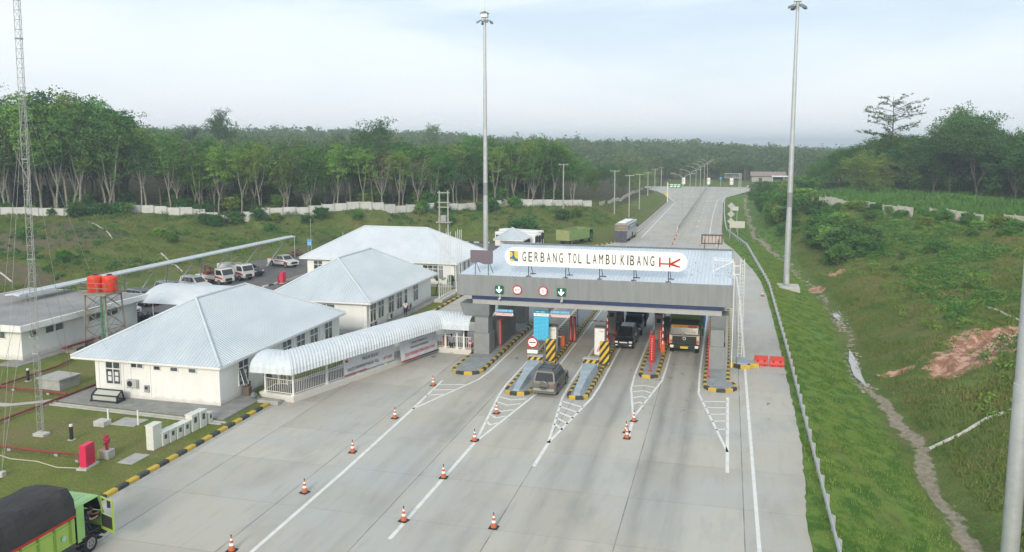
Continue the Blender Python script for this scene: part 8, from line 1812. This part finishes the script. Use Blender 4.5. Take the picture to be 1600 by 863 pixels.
# the far-off woods: one mass of crowns
def far_mass():
    rg = np.random.default_rng(77); C_, S_ = [], []
    for d0_, d1_, sp, u0, u1 in ((200, 330, 6.3, -350, 900), (330, 560, 7.5, -350, 2000), (560, 900, 11, -250, 1900), (900, 1700, 17, -200, 1800), (1700, 3200, 34, -200, 1800)):
        a0, a1 = [math.atan2(ray(u, 225)[0], ray(u, 225)[1]) for u in (u0, u1)]; n = int((a1 - a0) * (d1_ ** 2 - d0_ ** 2) / 2 / sp ** 2); a = rg.uniform(a0, a1, n); d = np.sqrt(rg.uniform(d0_ ** 2, d1_ ** 2, n)); x = np.sin(a) * d; y = np.cos(a) * d
        ok = ~((x > -42) & (x < 62) & (y < 372)) & ~((x > -60) & (x < 75) & (y > 335) & (y < 375)) & ~((x > 10) & (y < 300) & (x < 200) & (d < 260))
        ok &= ~((x > -45) & (y < 230)); ok &= ~((x > 5) & (x < 30) & (y < 395))
        x, y, d = x[ok], y[ok], d[ok]
        C_.append(np.stack([x, y, H(x, y)], 1)); S_.append(np.full(len(x), sp))
    C_ = np.concatenate(C_); S_ = np.concatenate(S_); D = np.hypot(C_[:, 0], C_[:, 1]); hgt = rg.uniform(8, 13, len(C_)) * np.where(rg.random(len(C_)) < .05, 1.22, 1) * np.where(D < 330, .95, 1.0)
    out = []
    for lo, hi, nl, size in ((0, 340, 200, .34), (340, 560, 120, .50), (560, 900, 70, .85), (900, 1700, 40, 1.5), (1700, 5000, 22, 3.0)):
        k = (D >= lo) & (D < hi); c = C_[k]; h = hgt[k]; sp = S_[k]; n = len(c)
        if not n: continue
        per = nl; nb_ = 7; blob = rg.normal(size=(n, nb_, 3)) * np.array([.42, .42, .26]); wd = (np.maximum(sp * .50, 2.9))[:, None]
        bi = rg.integers(0, nb_, (n, per)); bc = np.take_along_axis(blob, bi[..., None].repeat(3, 2), 1)
        dirs = rand_dirs(n * per, rg).reshape(n, per, 3); rad_ = rg.random((n, per, 1)) ** .4 * .48
        q = bc + dirs * rad_; q = q * np.stack([wd, wd, (h * .40)[:, None]], 2)
        cen = c[:, None, :] + np.stack([np.zeros(n), np.zeros(n), h * .62], 1)[:, None, :]; out.append(((q + cen).reshape(-1, 3), np.full(n * per, size), np.repeat(rg.random(n), per)))
    p = np.concatenate([o[0] for o in out]); s = np.concatenate([o[1] for o in out])[:, None] * rg.uniform(.6, 1.3, (len(p), 1)); tv = np.concatenate([o[2] for o in out])
    u = rand_dirs(len(p), rg, .2); t = rand_dirs(len(p), rg, .2); v = np.cross(u, t); v /= np.linalg.norm(v, axis=1, keepdims=True) + 1e-9
    o = quads_obj('forest', p, u * s, v * s * 1.3, None)
    at = o.data.attributes.new('tint', 'FLOAT', 'FACE'); at.data.foreach_set('value', tv.astype(np.float32))
    m = bpy.data.materials.new('far_foliage'); m.use_nodes = True; t_ = m.node_tree; b = t_.nodes['Principled BSDF']; an = t_.nodes.new('ShaderNodeAttribute'); an.attribute_name = 'tint'
    r_ = t_.nodes.new('ShaderNodeValToRGB'); e_ = r_.color_ramp.elements; e_[0].color = (.045, .090, .030, 1); e_[1].color = (.13, .17, .045, 1); e_[1].position = .97
    for ps, c in ((.35, (.062, .115, .034, 1)), (.65, (.085, .145, .040, 1)), (.85, (.105, .145, .048, 1)), (.92, (.12, .14, .06, 1))): x_ = r_.color_ramp.elements.new(ps); x_.color = c
    t_.links.new(an.outputs['Fac'], r_.inputs[0]); t_.links.new(r_.outputs[0], b.inputs['Base Color']); b.inputs['Roughness'].default_value = .8; b.inputs['Specular IOR Level'].default_value = .1
    o.data.materials.clear(); o.data.materials.append(m); tag(o, 'far wooded hills rolling to the horizon behind the plantation and road', 'forest', kind='stuff'); print('far quads', len(p), 'near', cnt, n_r)
far_mass()
# ------------------------------------------------------------------ grass on slopes and verges
def tufts(name, lab, region, dens, hgt, material, seed, mask=None, nb=5, zmin=None):
    rg = np.random.default_rng(seed); (x0, x1), (y0, y1) = region; n = int((x1 - x0) * (y1 - y0) * dens); x = rg.uniform(x0, x1, n); y = rg.uniform(y0, y1, n); 
    if mask is not None: k = mask(x, y); x, y = x[k], y[k]
    for s_ in SCARS: k = np.hypot((x - s_[0]) / s_[2], (y - s_[1]) / s_[3]) + rg.normal(0, .12, len(x)) > .80; x, y = x[k], y[k]
    z = H(x, y)
    if zmin is not None: k = z > zmin; x, y, z = x[k], y[k], z[k]
    k = vnoise(x, y, 2.2, 5) + rg.normal(0, .2, len(x)) > -.15; x, y, z = x[k], y[k], z[k]
    n = len(x); c = np.repeat(np.stack([x, y, z], 1), nb, 0) + rg.normal(0, .12, (n * nb, 3)) * np.array([1, 1, 0]); hh = np.repeat(hgt * rg.uniform(.35, 1.45, n) * (1 + 1.2 * np.clip(vnoise(x, y, 5, 9), 0, 1)), nb)[:, None]
    a = rg.random(n * nb) * 6.283; u = np.stack([np.cos(a), np.sin(a), 0 * a], 1) * hh * .16; v = np.stack([rg.normal(0, .35, n * nb), rg.normal(0, .35, n * nb), np.ones(n * nb)], 1) * hh
    o = quads_obj(name, c, u, v, material, tri=True); tag(o, lab, 'grass', kind='stuff'); return o
dx = lambda y: np.interp(y, [p[1] for p in DITCH], [p[0] for p in DITCH])
G1 = mat('grass_blades_olive', (.082, .165, .034), (.215, .200, .082), .9, .13, spec=.1, c3=(.140, .190, .048), detail=9, lo=.36, hi=.62); G2 = mat('grass_blades_green', (.105, .205, .034), (.235, .285, .068), .9, .9, spec=.1)
tufts('slope_grass', 'rough olive grass covering the right-hand cut slope', ((11.5, 62), (28, 215)), 19, .20, G1, 1, lambda x, y: (x > dx(y) + 1.6) & (x < 62), zmin=-1.2)
tufts('verge_grass', 'short fresh grass on the verge between guardrail and ditch', ((4.9, 12), (28, 200)), 22, .13, G2, 2, lambda x, y: (x > np.interp(y, [30, 50, 64, 100, 113, 124, 146, 156, 210], [4.3, 4.95, 5.05, 5.05, 4.8, 4.0, 1.6, 0, -.6])) & (x < dx(y) - .5), nb=4)
tufts('bank_grass', 'rough dark grass covering the long left bank', ((-135, -20), (60, 215)), 7.5, .26, G1, 3, lambda x, y: (H(x, y) > .35) & (H(x, y) < 5.4) & (x < -20) & (uv(x, y, 3)[0] > -150), zmin=.3)
tufts('undergrowth', 'leafy field crop and weeds on the plateau beyond the broken wall', ((12, 90), (110, 330)), 2.4, 1.0, L0, 4, lambda x, y: (H(x, y) > 3.5) & (x > 13) & (y > np.interp(x, [p[0] for p in WALL_R], [p[1] for p in WALL_R]) + .8), nb=7)
tufts('lawn_grass', 'thin mown grass blades on the near lawn', ((-58, -30.7), (30, 47)), 30, .05, mat('lawn_blades', (.14, .21, .042), (.30, .26, .11), .9, .22, spec=.1, c3=(.20, .24, .06), detail=8), 6, None, nb=3)
for o in bpy.data.objects:
    if o.name.startswith('lawn_grass'): o.location.z = .13
def scrub(name, lab, n, region, mask, material, seed, per=60, r0=.4, r1=1.15):
    rg = np.random.default_rng(seed); x = rg.uniform(*region[0], n); y = rg.uniform(*region[1], n); k = mask(x, y) & (vnoise(x, y, 6, 14) + vnoise(x, y, 2.4, 15) * .6 > rg.uniform(-.35, .35, n)); x, y = x[k], y[k]; z = H(x, y); rd = rg.uniform(r0, r1, len(x)) ** 1.3
    p, u, v = leaf_cloud(np.stack([x, y, z + rd * .35], 1), rd, per, .12, rg, .3); tag(quads_obj(name, p, u, v, material), lab, 'scrub', kind='stuff')
wy = lambda x: np.interp(x, [p[0] for p in WALL_R], [p[1] for p in WALL_R])
scrub('scrub', 'low leafy scrub spread in patches over the upper right bank', 5200, ((13, 58), (62, 178)), lambda x, y: (y < wy(x) - .5) & (x > dx(y) + 5) & (H(x, y) > 1.2), L0, 51)
scrub('scrub', 'pale green creeping scrub in patches across the right bank', 1800, ((12, 50), (45, 150)), lambda x, y: (y < wy(x) - .5) & (x > dx(y) + 3) & (H(x, y) > .2), L1, 52, r1=.9)
scrub('scrub', 'dark leafy scrub in patches over the left bank', 3400, ((-125, -22), (85, 200)), lambda x, y: (H(x, y) > .5) & (H(x, y) < 4.6) & (y < np.interp(x, [p[0] for p in WALL_L], [p[1] for p in WALL_L]) - .5), L2, 53)
# ------------------------------------------------------------------ air
hz = MB(); hz.box(-6700, -6700, -14, 6700, 6700, 48); ho = hz.build('haze', None or []); 
hm = bpy.data.materials.new('haze_air'); hm.use_nodes = True; t = hm.node_tree; t.nodes.clear(); pv = t.nodes.new('ShaderNodeVolumePrincipled'); oo = t.nodes.new('ShaderNodeOutputMaterial')
pv.inputs['Color'].default_value = (.74, .86, .98, 1); pv.inputs['Density'].default_value = 0.00052; pv.inputs['Anisotropy'].default_value = 0; t.links.new(pv.outputs[0], oo.inputs['Volume'])
ho.data.materials.append(hm); tag(ho, 'pale blue haze thickening towards the horizon', 'haze', kind='stuff')
# anything never planted would stand at the origin: drop it
for k, (r_, used, h) in PROTO.items():
    if not used:
        for c in list(r_.children): bpy.data.objects.remove(c)
        bpy.data.objects.remove(r_)
